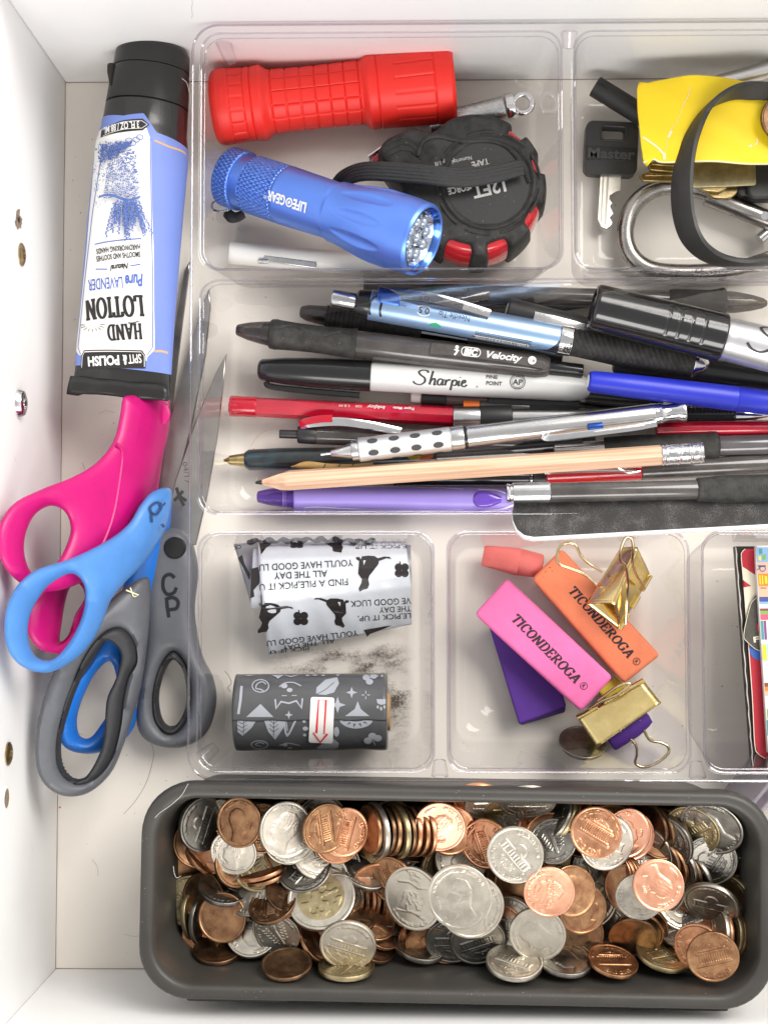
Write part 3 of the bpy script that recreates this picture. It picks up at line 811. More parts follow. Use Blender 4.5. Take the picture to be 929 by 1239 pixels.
def strap_sec(i, s):
    n = 26; w = 3.9 - .7 * (1 - min(1, s * 8)); top = []; bot = []
    for k in range(n + 1):
        u = -w + 2 * w * k / n; rib = .26 * math.sin(u * 4.6) * (.6 + .4 * math.sin(i * 2.1 + (u > 0) * 2.2))
        top.append((u, .7 * (1 - abs(u / w) ** 4) + .1 + rib)); bot.append((u, -.4))
    return bot + top[::-1]
V, F = sweep_data(sp, strap_sec); mesh('wrist_strap', V, F, black_cord, t, flat_angle=80)

# ---- silver pocket tool behind the red torch
steel = mat('brushed_steel', (.58, .58, .575), .26, 1.0, noise=(300, .15), bump=(900, .1))
A = P(520, 153, 10); B = P(622, 128, 13)
t = thing('pocket_torch', 'slim silver cylinder with a loop end, poking out from under the red flashlight', 'key light', frame(A, B))
Lq = (B - A).length
lathe('barrel', rprof(0, Lq - 4, 5.0, .6), steel, t, 36); lathe('collar', rprof(Lq - 3.6, Lq + .3, 5.5, .8), chrome, t, 36)
tube('loop', [Vector((Lq + 3.6 + 3.9 * math.cos(a), 3.9 * math.sin(a), 0)) for a in [i * math.tau / 28 for i in range(28)]], 1.3, chrome, t, closed=True, n=10)

# ---- white pen lying at the front of the cell
wp = mat('white_plastic', (.80, .79, .76), .35)
A = P(278, 306, 9); B = P(470, 322, 9)
t = thing('pen', 'plain white pen with flat metal clip, lying below the blue flashlight', 'pen', frame(A, B))
lathe('barrel', rprof(0, (B - A).length, 4.6, .5), wp, t, 36)
m_ = Matrix.Translation((26, -2.6, 4.3)) @ Matrix.Rotation(rad(-3), 4, 'Z')
box('clip', 22, 2.6, .8, steel, t, .3, mw=m_)
tube('clip_end', [Vector((13, -3.4, 4.2)), Vector((17, -3.2, 4.6))], 1.0, steel, t)

# ============================================================ key compartment
# black rubber tube
A = P(716, 98, 14); B = P(806, 158, 13); A2 = P(719, 104, 14)
t = thing('rubber_tube', 'short black tube lying under the torn yellow card', 'tube', frame(A2, B))
lathe('tube_wall', caps=False, prof=[(.6, 3.0), (0, 3.2), (0, 4.0), (.3, 4.4), (33, 4.4), (33, 3.0)], m=mat('matt_black_rubber', (.02, .019, .018), .6, bump=(900, .15)), parent=t, seg=36)
tube('seam_ridge', [Vector((.5, .2, 4.4)), Vector((33, .2, 4.4))], .35, blk_rub, t, n=6)

# black headed key, pale blade
def key(label, O, rot, headm, bladem, name_text=None, group=None):
    t = thing('key', label, 'key', Matrix.Translation(O) @ Matrix.Rotation(rad(rot), 4, 'Z'))
    h = prism('key_head', rrect(22, 22.5, 3.2, 5), 0, 6.0, headm, t, .8, 3, holes=[rrect(9.6, 5.2, 1.3, 4, .6, 6.2)[::-1]])
    box('head_band', 21.2, 5.4, .5, mat('key_band', (.012, .012, .012), .35), t, .15, c=(0, -2.6, 6.1))
    prism('rim', rrect(11.4, 7.0, 1.8, 4, .6, 6.2), 5.9, 6.4, headm, t, .15, holes=[rrect(9.8, 5.4, 1.3, 4, .6, 6.2)[::-1]])
    cutl = [(-3.9, -11), (-4.2, -30), (-2.6, -33), (-.3, -34), (1.6, -32.4), (2.2, -31), (1.0, -29), (2.4, -27.2), (1.6, -25.6), (.9, -24.2), (1.8, -22.6), (.4, -21), (.6, -19.6), (3.2, -17.8), (4.9, -17.4), (4.9, -11)]
    prism('key_blade', cutl, 1.6, 3.9, bladem, t, .15, 1)
    prism('blade_groove', [(-3.0, -11), (-3.0, -31), (-2.4, -31), (-2.2, -11)], 3.7, 3.95, mat('groove_dull_metal', (.45, .42, .36), .4, .8), t, 0)  # thin strip of duller metal laid on the blade for each groove
    prism('blade_groove', [(-1.2, -11), (-1.2, -32), (-.5, -32), (-.2, -11)], 3.7, 3.95, mat('groove_dull_metal'), t, 0)
    if name_text:
        ink = Ink(); ink.text(name_text, 0, -2.6, 4.2, 19.5, bold=.03)
        ink.build('lettering', mat('embossed_black', (.05, .048, .046), .5), t, on_flat(6.65))
    return t
pale_metal = mat('pale_nickel', (.86, .81, .72), .30, 1.0, noise=(250, .12))
key('black plastic headed key with pale blade pointing down, left in the key compartment', P(737, 184, TF), -3, mat('key_plastic', (.022, .021, .02), .38, bump=(1200, .1)), pale_metal, 'Master')

# steel snap hook
carab = thing('carabiner', 'large silver steel carabiner lying under the black rubber band', 'carabiner', T3(760, 290, 0))
O = P(760, 290, 0); O.z = 0
steel2 = mat('polished_steel', (.42, .40, .375), .27, 1.0, noise=(130, .2), bump=(300, .1))
cp = smoothpath([(P(x, y, z) - O) for x, y, z in [(862, 235, 9), (840, 228, 8), (812, 225, 8), (785, 232, 8), (764, 252, 8), (756, 282, 8), (763, 308, 8), (785, 325, 8), (822, 330, 8), (870, 328, 8), (905, 322, 8), (940, 310, 8), (965, 300, 8)]], 8)
tube('hook_body', cp, 3.6, steel2, carab, n=20)
A = P(853, 236, 9.5); B = P(934, 268, 11)
g = frame(A, B); g.translation -= O
lathe('gate', rprof(.6, (B - A).length, 4.1, .5), steel2, carab, 32, mw=g)
tube('gate_pin', [P(925, 261, 12) - O, P(925, 261, 15.6) - O], 1.7, chrome, carab, n=14)
tube('gate_spring_end', [P(918, 290, 9) - O, P(926, 283, 9) - O, P(940, 280, 9) - O], 2.4, chrome, carab, n=14)
ink = Ink(); ink.text('0.5', 0, 0, 2.0); ink.build('lettering', mat('dark_print', (.03, .03, .03), .5), carab, lambda u, v, l: tuple(P(846, 327, 12.4) - O + Vector((u, v, l))))

# brass keys under the card
gold = mat('worn_brass', (.55, .42, .20), .28, 1.0, noise=(260, .35), bump=(700, .12))
def brasskey(label, px, py, z, deg, L=34):
    t = thing('key', label, 'key', flatframe(px, py, z, deg))
    prism('key_blade', [(0, -3.4), (L * .3, -3.4), (L * .33, -1.8), (L * .45, -2.9), (L * .55, -1.6), (L * .7, -2.8), (L * .86, -1.2), (L, .2), (L * .93, 2.6), (0, 3.1)], 0, 2.2, gold, t, .2)
    prism('blade_ridge', [(0, -.4), (L * .9, -.3), (L * .9, .5), (0, .7)], 2.1, 2.7, gold, t, .15)
    prism('key_bow', rrect(14, 20, 5, 5, -9, 0), 0, 2.4, gold, t, .4, holes=[rrect(5, 6, 2, 3, -12, 0)[::-1]])
    return t
brasskey('brass key with a notched tip pointing left, under the bottom edge of the yellow card', 845, 213, 14, 180, 25)
brasskey('second brass key tucked behind the first, barely showing below the yellow card', 835, 203, 17, 176, 18)
t = thing('key_fob', 'flat brassy metal plate beside the black fob right of the rubber band', 'key plate', flatframe(874, 211, 19, 2))
prism('plate', rrect(26, 11, .8, 2), 0, 1.6, mat('dull_brass', (.50, .44, .27), .35, 1.0, noise=(300, .3)), t, .2)
t = thing('key', 'thick black plastic key head right of the brass plate at the picture edge', 'key', flatframe(920, 218, 12, 0))
prism('key_head', rrect(19, 20, 3.5, 5, 2, 0), 0, 7, mat('key_plastic'), t, 1.4, 3); prism('head_collar', rrect(5, 16, 1.5, 3, -8.2, 0), -1, 5, mat('key_plastic'), t, .6)
# silver rod at the back
A = P(845, 108, 20); B = P(960, 76, 22)
t = thing('metal_rod', 'bright silver rod at the back of the key compartment, behind the yellow card', 'rod', frame(A, B))
lathe('rod', rprof(0, (B - A).length, 3.6, .5), mat('satin_silver', (.8, .8, .8), .3, 1.0), t, 28)
lathe('rod_tip', [(-7, .3), (-6.5, 1.2), (0, 3.0), (.2, 3.3)], steel, t, 24)

# torn yellow card
yel = mat('yellow_card', (.86, .62, .012), .55, noise=(25, .07), bump=(500, .12))
O = P(850, 150, 0); O.z = 0
outl = smoothpath([(770, 108), (783, 101), (805, 97), (832, 94), (860, 96), (885, 99), (930, 106), (985, 110), (985, 196), (940, 199), (900, 200), (865, 198), (835, 198), (800, 197), (790, 193), (778, 197)], 3, True)
def card_z(x, y): return 3.2 * math.cos(x * .055) - .02 * x + .35 * math.sin(y * .35 + x * .2)
t = thing('yellow_card', 'torn and creased bright yellow card behind the black rubber band', 'card', Matrix.Translation(O))
oo = off([(p.x, p.y) for p in outl], 33, O)
puff('card_sheet', oo, [], 33.4, 32.6, .35, yel, t, 1.6, 2.4, zf=card_z)
crease = mat('torn_paper', (.78, .70, .42), .9)
for pts, w in (([(833, 108), (830, 120), (824, 130)], .28), ([(824, 130), (818, 148), (809, 160), (803, 186)], .16), ([(811, 160), (807, 168)], 1.0), ([(777, 166), (785, 172), (795, 180), (802, 188)], .8), ([(802, 186), (803, 194)], 1.2), ([(905, 178), (906, 180)], 1.4), ([(913, 169), (914, 174), (910, 178)], .5)):
    ink = Ink(); q = off(pts, 33.5, O); ink.line([tuple(v[:2]) for v in smoothpath(q, 5)], w)
    ink.build('crease', crease, t, lambda u, v, l: (u, v, 33.55 + card_z(u, v) + l), 1.5, 0)
V, F = [], []
edge = [(778, 197), (790, 193), (800, 197), (835, 198), (865, 198), (900, 200), (940, 199)]
tube('torn_edge', [Vector((*q, 33 + card_z(*q))) for q in off([(e.x, e.y) for e in smoothpath(edge, 5)], 33, O)], .42, crease, t, n=6)

# ---- thick black rubber band standing on edge
upper = [(905, 99), (880, 109), (860, 128), (847, 158), (840, 190), (838, 225), (841, 260), (851, 288), (870, 306), (897, 314), (930, 311), (965, 298), (990, 262), (999, 220), (996, 170), (975, 125), (940, 103)]
lower = [(905, 121), (880, 122), (852, 134), (832, 160), (818, 190), (812, 222), (812, 255), (820, 283), (836, 304), (862, 320), (897, 327), (932, 320), (968, 304), (990, 266), (996, 222), (990, 178), (968, 142), (938, 126)][:17]
lower = [(905, 121), (880, 121), (853, 133), (833, 158), (819, 190), (812, 222), (813, 258), (822, 288), (840, 308), (864, 319), (897, 324), (930, 318), (965, 300), (985, 262), (990, 222), (984, 172), (962, 140), (936, 126)]
lower = lower[:15] + [(980, 168), (940, 126)]
zu = [44, 44, 44, 43, 42, 41, 40, 40, 40, 40, 40, 40, 41, 42, 43, 44, 44]
U = smoothpath([P(x, y, z) for (x, y), z in zip(upper, zu)], 6, True)
W = smoothpath([P(x, y, 37 - 8 * (y - 120) / 200) for (x, y) in lower], 6, True)
O = P(905, 215, 0); O.z = 0
V = []; F = []; n = len(U); cen = sum(U, Vector()) / n
SEC = [(0.0, 0, .0), (.06, 1.1, .3), (.5, 1.5, .0), (.94, 1.1, .3), (1.0, 0, 0), (.94, -.9, 0), (.5, -.9, 0), (.06, -.9, 0)]
for i in range(n):
    a, b = U[i], W[i]; T_ = (U[(i + 1) % n] - U[i - 1]).normalized(); d = b - a; nn = T_.cross(d).normalized()
    if nn.dot(a - cen) < 0: nn = -nn
    for s, o_, _ in SEC: V.append(a + d * s + nn * o_ - O)
k = len(SEC)
for i in range(n):
    for j in range(k): F.append((i * k + j, i * k + (j + 1) % k, ((i + 1) % n) * k + (j + 1) % k, ((i + 1) % n) * k + j))
t = thing('rubber_band', 'thick black rubber band standing on edge in front of the yellow card', 'rubber band', Matrix.Translation(O))
mesh('band', V, F, mat('band_rubber', (.024, .023, .022), .42, noise=(120, .3, (.035, .034, .033)), bump=(1500, .2)), t, flat_angle=50)

# penny on the yellow card is built with the other coins
# ============================================================ left side: lotion tube and scissors
# ---- hand lotion tube: oval lathe-like loft from cap to flat crimp
blk_gloss = mat('gloss_black_plastic', (.016, .016, .016), .22, coat=.3, bump=(700, .06))
sat_blk = mat('satin_black_plastic', (.015, .015, .015), .30, bump=(900, .08))
peri = mat('periwinkle_print', (.165, .235, .585), .38, noise=(30, .06))
whp = mat('tube_white_print', (.74, .735, .72), .42)
A = P(190, 57, 35.5); B = P(143, 480, 38)
L = (B - A).length
FR = frame(A, B)       # X runs down the picture, Y towards the right, Z up
t = thing('lotion_tube', 'black, white and periwinkle hand lotion tube lying upside down at the top left', 'lotion tube', FR)
TK = (B - A).length / 142.0
def ow(x):   # half width / half height / centre z of the oval at x
    s = x / L
    keys = [(0, 14.6, 11.5, 0), (.13, 16.2, 13.4, 0), (.25, 17.2, 14.5, 0), (.30, 18.6, 15.2, 0), (.5, 18.9, 12.6, -1.5), (.75, 19.0, 9.0, -2), (.93, 19.3, 5.0, -3.2), (1.0, 19.9, 2.2, -3.5)]
    for a, b in zip(keys, keys[1:]):
        if a[0] <= s <= b[0] + 1e-9:
            q = (s - a[0]) / (b[0] - a[0]); return [a[i] + (b[i] - a[i]) * q for i in (1, 2, 3)]
    return list(keys[-1][1:])
YS = lambda x: -1.2 + 3.4 * max(0, (x / L - .5))
def opt(x, a, lift=0.0, wide=0.0):
    w, h, c = ow(x); w += lift + wide; h += lift
    e = 1.0 + .1 * (x / L)
    sy = math.copysign(abs(math.sin(a)) ** (1 / e), math.sin(a)); sz = math.copysign(abs(math.cos(a)) ** (e), math.cos(a)) if x > L * .35 else math.cos(a)
    return (x, YS(x) + w * sy, c + h * sz)
def oval_part(name, xs, m, dr=lambda x: 0, seg=180, capA=True, capB=True):
    V = []; F = []
    for i, x in enumerate(xs):
        for j in range(seg): V.append(opt(x, 2 * math.pi * j / seg, dr(x)))
    for i in range(len(xs) - 1):
        for j in range(seg): F.append((i * seg + j, i * seg + (j + 1) % seg, (i + 1) * seg + (j + 1) % seg, (i + 1) * seg + j))
    if capA: F.append(tuple(range(seg - 1, -1, -1)))
    if capB: F.append(tuple((len(xs) - 1) * seg + j for j in range(seg)))
    return mesh(name, V, F, m, t, flat_angle=50)
def lin(a, b, n): return [a + (b - a) * i / n for i in range(n + 1)]
cx1 = L * .072; cx2 = L * .176
oval_part('cap_lid', [0, .25, .8, 1.8, 3.4] + lin(4, cx1, 6), sat_blk, lambda x: -2.6 * (1 - min(1, x / 3.4)) ** 2)
oval_part('cap_base', lin(cx1 + .25, cx2, 8), sat_blk, lambda x: -.25 if x < cx1 + .6 else -.05)
# thumb notch between lid and base at the left shoulder
V, F = sweep_data([Vector(opt(cx1 + .6 + q * 9, -1.25 + .25 * q, .25)) for q in (0, .3, .6, 1)], lambda i, s: circ([1.9, 1.6, 1.0, .3][i], 10))
mesh('thumb_notch', V, F, dark_in, t)
oval_part('neck_shadow_gap', lin(cx2 + .02, cx2 + .7, 1), dark_in, lambda x: -.8)
def body_dr(x):
    return .0
tubeb = oval_part('tube_body', lin(cx2 + .8, L - 1, 120), blk_gloss, body_dr)
V = []; F = []  # crimp seam
for i, (x, w, z) in enumerate([(L * .955, 19.3, .3), (L * .975, 19.8, .1), (L * .99, 19.7, -.1), (L, 19.9, -.3)]):
    for j in range(21):
        y = YS(x) - .6 + w * (-1 + 2 * j / 20) - (.5 if i > 1 and j < 2 else 0)
        V.append((x + .7 * math.sin(j * .6) * (i > 1) * .3 + (.9 if i == 3 and j < 3 else 0), y, z + .25 * math.sin(j * .9 + i)))
for i in range(3):
    for j in range(20): F.append((i * 21 + j, i * 21 + j + 1, (i + 1) * 21 + j + 1, (i + 1) * 21 + j))
cr = mesh('crimped_seam', V, F, sat_blk, t); sd = cr.modifiers.new('s', 'SOLIDIFY'); sd.thickness = 1.2 * MM; sd.offset = 0
# print: u = along the tube, v = arc angle; everything is laid on the oval
def sheet(name, m, rows, lift, n=24):
    """rows: (x, v_left, v_right) in radians round the oval"""
    V = []; F = []
    for x, a, b in rows:
        for j in range(n + 1): V.append(opt(x, a + (b - a) * j / n, lift))
    for i in range(len(rows) - 1):
        for j in range(n): F.append((i * (n + 1) + j, i * (n + 1) + j + 1, (i + 1) * (n + 1) + j + 1, (i + 1) * (n + 1) + j))
    return mesh(name, V, F, m, t, flat_angle=60)
def a_of(x, y):
    """angle at which the oval passes a sideways offset y (mm from its middle line)"""
    w = ow(x)[0]; q = max(-.999, min(.999, y / w)); e = 1.0 + .1 * (x / L)
    return math.asin(math.copysign(abs(q) ** e, q))
# measured on the photograph: picture point -> (x, y) on the tube
INV = FR.inverted()
def tp(px, py):
    """tube coordinates of a pixel: iterate on the surface height"""
    z = 30.0
    for _ in range(12):
        q = INV @ P(px, py, z); x = max(0, min(L, q.x)); y = q.y - YS(x)
        sp = Vector(opt(x, a_of(x, y), 0)); z = (FR @ sp).z
    return x, y
def rows_between(left, right, n=60):
    """two pixel polylines (top to bottom) -> rows"""
    l = [tp(*p) for p in left]; r = [tp(*p) for p in right]
    x0 = max(l[0][0], r[0][0]); x0 = min(l[0][0], r[0][0]); x1 = max(l[-1][0], r[-1][0])
    def at(c, x):
        if x <= c[0][0]: return c[0][1]
        for a, b in zip(c, c[1:]):
            if x <= b[0]: return a[1] + (b[1] - a[1]) * (x - a[0]) / max(1e-6, b[0] - a[0])
        return c[-1][1]
    out = []
    for i in range(n + 1):
        x = x0 + (x1 - x0) * i / n; out.append((x, a_of(x, at(l, x)), a_of(x, at(r, x))))
    return out
X0 = tp(160, 140)[0]; X1 = tp(150, 446)[0]; XR0 = tp(215, 168)[0]; XR1 = tp(205, 440)[0]
# periwinkle wrap: stepped edge to the right of the label point
def wrap_cols():
    edge = [tp(*q) for q in ((124, 146), (150, 140), (174, 137), (180, 146), (188, 160), (206, 167), (222, 177), (233, 187))]
    V = []; F = []; na, nx = 110, 70
    for i in range(na + 1):
        a = -1.75 + 4.05 * i / na; y = ow(X0)[0] * math.sin(max(-1.5, min(1.5, a)))
        x0 = edge[0][0] if y <= edge[0][1] else edge[-1][0]
        for e0, e1 in zip(edge, edge[1:]):
            if e0[1] <= y <= e1[1]: x0 = e0[0] + (e1[0] - e0[0]) * (y - e0[1]) / max(1e-6, e1[1] - e0[1])
        if a > 1.5: x0 = edge[-1][0] + (a - 1.5) * 3
        for k in range(nx + 1): V.append(opt(x0 + (X1 - x0) * k / nx, a, .14))
    for i in range(na):
        for k in range(nx): F.append((i * (nx + 1) + k, i * (nx + 1) + k + 1, (i + 1) * (nx + 1) + k + 1, (i + 1) * (nx + 1) + k))
    return mesh('periwinkle_wrap', V, F, peri, t, flat_angle=60)
wrap_cols()
ldat = [(127, 168), (118, 230), (111, 300), (103, 370), (93, 430), (96, 438), (100, 446)]
lab = sheet('white_label', whp, rows_between([(120, 163), (112, 230), (106, 300), (99, 370), (93, 425), (97, 430)], [(178, 156), (183, 170), (184, 240), (186, 300), (187, 400), (187, 424), (178, 432)], 90), .24, 60)
def surf(lift):
    def fn(u, v, l):
        x = u; p = opt(x, a_of(x, v), lift + l); return p
    return fn
def ipts(pts): return [tp(*p) for p in pts]
def tube_ink(build, m, lift=.3, step=2.0, name='lettering'):
    ink = Ink(); build(ink); return ink.build(name, m, t, surf(lift), step, 1)
inkblk = mat('tube_black_ink', (.018, .016, .016), .45); inkblue = mat('tube_blue_ink', (.075, .13, .42), .5); tan = mat('tan_print', (.55, .34, .18), .5)
def stroke(ink, pts, w, closed=False): ink.line(ipts(pts), w, closed=closed)
def put_text(ink, s, a, b, h, slab=False, bold=.02, shear=0.0, **k):
    """text whose baseline runs from pixel a (start) to pixel b (end), upright side away from the reader"""
    p, q = Vector(tp(*a)), Vector(tp(*b)); d = q - p; ang = math.degrees(math.atan2(d.y, d.x)); c = (p + q) / 2
    if slab: serif_text(ink, s, c.x, c.y, h, d.length, ang, **k)
    else: ink.text(s, c.x, c.y, h, d.length, deg=ang, bold=bold, shear=shear)
def mirror_ok(): pass
# NB: (u, v) on the tube is left-handed seen from above, so text is flipped across its baseline
class FInk(Ink):
    pass
def flipped(build, m, lift=.4, name='lettering'):
    ink = Ink(); build(ink); return ink.build(name, m, t, surf(lift), 1.0, 1)
flipped(lambda k: (put_text(k, 'LOTION', (174, 370), (105, 376), 8.2, True, thick=.16, thin=.11, serif=.17, sth=.12),
                   put_text(k, 'HAND', (172, 401), (131, 403), 6.2, True, thick=.16, thin=.11, serif=.15, sth=.12),
                   put_text(k, 'SMOOTHS AND SOOTHES', (170, 308), (118, 314), 2.1),
                   put_text(k, 'HARDWORKING HANDS', (170, 299), (118, 305), 2.1),
                   put_text(k, 'Natural', (156, 322), (134, 325), 2.1, shear=.35, bold=.03),
                   stroke(k, [(155, 391), (161, 391), (168, 389)], .35)), inkblk)
flipped(lambda k: (put_text(k, 'LAVENDER', (149, 342), (108, 346), 4.4, bold=.012), put_text(k, 'Pure', (174, 339), (152, 341), 4.6, shear=.35, bold=.035),
                   stroke(k, [(116, 296), (171, 289)], .4), stroke(k, [(117, 326), (131, 326)], .4), stroke(k, [(158, 322), (170, 320)], .4),
                   stroke(k, [(182, 168), (183, 240), (184.5, 330), (184.5, 420), (178, 430)], .3), stroke(k, [(126, 175), (113, 260), (105, 330), (96, 420), (99, 429)], .3)), inkblue)
flipped(lambda k: [stroke(k, [(113 + 8 * math.cos(rad(a)) * 0 + 9 * math.cos(rad(a)), 395 - 2 + 5 * math.sin(rad(a))), (113 + 15 * math.cos(rad(a)), 393 + 9 * math.sin(rad(a)))], .22) for a in range(0, 181, 22)], inkblk)
flipped(lambda k: (stroke(k, [(187, 170), (205, 178), (222, 184), (232, 194)], .8), stroke(k, [(187, 425), (196, 425), (203, 427)], .9)), tan, .22)
# black name plate at the bottom and volume flash at the top
def plate(px, m, lift): 
    ink = Ink(); ink.poly(ipts(px)); return ink.build('label_plate', m, t, surf(lift), 1.5, 1)
plate([(99, 447), (100, 430), (103, 424), (172, 424), (176, 430), (176, 446)], inkblk, .36)
plate([(123, 167), (124, 158), (150, 146), (173, 144), (181, 151), (173, 158), (150, 160)], inkblk, .36)
flipped(lambda k: (put_text(k, 'SPIT', (171, 434), (155.5, 435), 3.4, bold=.015), put_text(k, '&', (154, 436), (149, 436), 3.6, bold=.04), put_text(k, 'POLISH', (145, 436), (108, 438), 3.5, bold=.04),
                   stroke(k, [(100.5, 445), (101.5, 431), (104, 426), (171, 426), (174.5, 431), (174.5, 444)], .22),
                   put_text(k, '3 FL OZ / 88 ML', (169, 151), (127, 159), 2.9, bold=.03),
                   stroke(k, [(126, 165), (150, 157), (172, 155.5), (178.5, 151), (172, 146.5), (150, 148), (126, 158)], .22)), whp, .5)
# engraved picture of a lavender basket: many small strokes
def basket(k):
    random.seed(5)
    def ht(x, y, L_, a, w=.2):
        stroke(k, [(x, y), (x + L_ * math.cos(a), y + L_ * math.sin(a))], w)
    for r in range(30):
        y = 183 + r * 1.95; xl = 133 - r * .18; xr = 163 + r * .20
        x = xl
        while x < xr:
            if random.random() < .92: ht(x, y + random.uniform(-.8, .8), random.uniform(1.2, 2.6), random.uniform(-.3, .3), random.uniform(.2, .45))
            x += random.uniform(1.9, 3.0)
    for i in range(620):
        q = random.random(); x = 124 + q * 34 + random.uniform(-3, 3); y = 174 + (1 - q) * random.uniform(0, 26) + random.uniform(-2, 3)
        ht(x, y, random.uniform(1, 2.6), random.uniform(0, 3.1), random.uniform(.2, .5))
    for c in ((158, 172), (166, 171), (162, 175), (170, 168)):
        stroke(k, [(c[0] + 3.6 * math.cos(a), c[1] + 3 * math.sin(a)) for a in [i * .45 for i in range(15)]], .28)
    for i in range(46):
        x = 124 + i * .98; stroke(k, [(x, 242 + 3 * math.sin(i * .14 - 3)), (x + 1.6, 239 + 3 * math.sin(i * .14 - 3))], .4)
    for st in range(34):
        x0 = 139 + random.random() * 30; y0 = 244 + random.random() * 6; a = rad(90 + (150 - x0) * 1.5 * -1 * -1) if False else rad(90 - (x0 - 152) * 1.3)
        Ls = random.uniform(16, 44); s = 0
        while s < Ls:
            x = x0 + s * math.cos(a); y = y0 + s * math.sin(a)
            ht(x, y, 2.0, a + random.choice((-.9, .9)), .42); s += 1.5
    for i in range(60):
        ht(random.uniform(121, 136), random.uniform(200, 252), random.uniform(1, 3), random.uniform(1, 2), .2)
flipped(basket, mat('engraving_blue', (.085, .14, .38), .55), .4, 'basket_engraving')

# ---- scissors
def grip_mat(name, c, r=.38): return mat(name, c, r, noise=(55, .16), bump=(1300, .12))
pink = grip_mat('magenta_grip', (.52, .004, .155)); bluep = grip_mat('sky_blue_grip', (.075, .235, .58)); greyp = grip_mat('grey_grip', (.115, .12, .135), .42)
softb = mat('charcoal_soft_grip', (.028, .028, .031), .6, bump=(1500, .1))
blade_m = mat('scissor_steel', (.46, .445, .42), .30, 1.0, noise=(120, .12), bump=(600, .08))
def base(px, py): 
    O = P(px, py, 0); O.z = 0; return O
def blade(parent, O, pts, z, th, label=None):
    o = prism('blade', off(pts, z, O), z, z + th, blade_m, parent, .35, 1)
    if label: o['label'] = label
    return o
def pl_z(pln, x): return pln[0] + pln[1] * max(0.0, -97.0 - x)
def pl_px(pln, pts, O):
    """pixels -> x, y on a plane that climbs towards the side wall"""
    out = []
    for px, py in pts:
        lo, hi = 0.0, 140.0
        for _ in range(40):
            m_ = (lo + hi) / 2
            if pl_z(pln, P(px, py, m_).x) > m_: lo = m_
            else: hi = m_
        p = P(px, py, lo); out.append((p.x - O.x, p.y - O.y))
    return out
def handle(name, parent, O, outl, hole_, pln, th, r, m, n=5):
    return puff(name, pl_px(pln, [(p.x, p.y) for p in smoothpath(outl, n, True)], O), [pl_px(pln, [(p.x, p.y) for p in smoothpath(h, n, True)], O) for h in hole_],
                th / 2, -th / 2, r, m, parent, 1.3, 2.4, zf=lambda x, y: pl_z(pln, x + O.x), power=2.2)
PK1, PK2 = (16, 1.56), (8, 1.1); BL1, BL2 = (31, 1.35), (10, .5); GR1, GR2 = (23, .62), (11, .0)
def ontop(pln, O, up): return lambda u, v, l: (u, v, pl_z(pln, u + O.x) + up + l)
# magenta pair
O = base(130, 620)
t = thing('scissors', 'pair of scissors with bright magenta handles, furthest back of the three', 'scissors', Matrix.Translation(O))
blade(t, O, [(184, 560), (201, 556), (216, 440), (230, 330), (231, 316), (224, 328), (204, 440)], 3.2, 2)
handle('lower_handle', t, O, [(178, 480), (203, 480), (204, 510), (196, 560), (188, 605), (170, 640), (148, 672), (118, 716), (102, 742), (98, 770), (80, 790), (50, 786), (34, 762), (36, 732), (58, 706), (92, 690), (120, 668), (140, 600), (150, 540)],
       [[(96, 706), (104, 722), (92, 744), (84, 768), (72, 776), (74, 756), (78, 730), (84, 712)][::-1]], PK2, 15, 5, pink)
handle('upper_handle', t, O, [(149, 486), (156, 479), (202, 478), (205, 486), (204, 520), (192, 570), (178, 615), (160, 645), (135, 668), (108, 700), (60, 716), (24, 704), (2, 676), (0, 640), (18, 610), (52, 592), (90, 577), (118, 560), (138, 535), (146, 505)],
       [[(62, 612), (80, 620), (87, 640), (80, 664), (68, 684), (52, 700), (38, 694), (29, 672), (30, 646), (42, 622)][::-1]], PK1, 19, 7.5, pink)
me_ = pl_px((25, 1.56), [(p.x, p.y) for p in smoothpath([(142, 537), (148, 548), (145, 580), (138, 620), (128, 650), (116, 674)], 6)], O)
tube('moulded_edge', [Vector((x, y, pl_z((25, 1.56), x + O.x))) for x, y in me_], .8, pink, t, n=8)
pp = pl_px((25.3, 1.56), [(187, 498)], O)[0]
lathe('pivot_pad', [(-.6, 5.2), (.2, 4.9), (.5, 4.2), (.65, 0.01)], pink, t, 30, mw=Matrix.Translation(Vector((*pp, 25.2))) @ Matrix.Rotation(rad(-90), 4, 'Y'))
# blue pair
O = base(110, 740)
t = thing('scissors', 'pair of scissors with sky blue handles, between the magenta and the grey ones', 'scissors', Matrix.Translation(O))
blade(t, O, [(184, 612), (210, 606), (232, 520), (250, 430), (256, 372), (254, 350), (246, 370), (228, 430), (202, 525)], 6.2, 2.2)
handle('lower_handle', t, O, [(196, 592), (208, 600), (206, 640), (196, 680), (184, 720), (168, 760), (158, 800), (165, 850), (162, 880), (140, 904), (108, 912), (80, 904), (72, 880), (80, 840), (112, 800), (140, 740), (158, 680), (170, 630), (182, 600)],
       [[(134, 800), (142, 822), (140, 848), (126, 872), (110, 892), (96, 890), (93, 868), (102, 840), (116, 814)][::-1]], BL2, 13, 5, grip_mat('deep_sky_blue_grip', (.015, .16, .60)))
handle('upper_handle', t, O, [(184, 596), (202, 590), (208, 600), (200, 640), (184, 668), (166, 690), (150, 706), (134, 726), (124, 752), (110, 778), (88, 800), (58, 814), (28, 806), (10, 782), (8, 744), (20, 712), (44, 690), (80, 678), (112, 664), (140, 648), (158, 632), (170, 612)],
       [[(88, 694), (102, 706), (104, 728), (98, 752), (84, 778), (64, 798), (42, 794), (33, 772), (36, 744), (50, 718), (68, 702)][::-1]], BL1, 17, 6.5, bluep)
TB = (BL1[0] + 8.6, BL1[1])
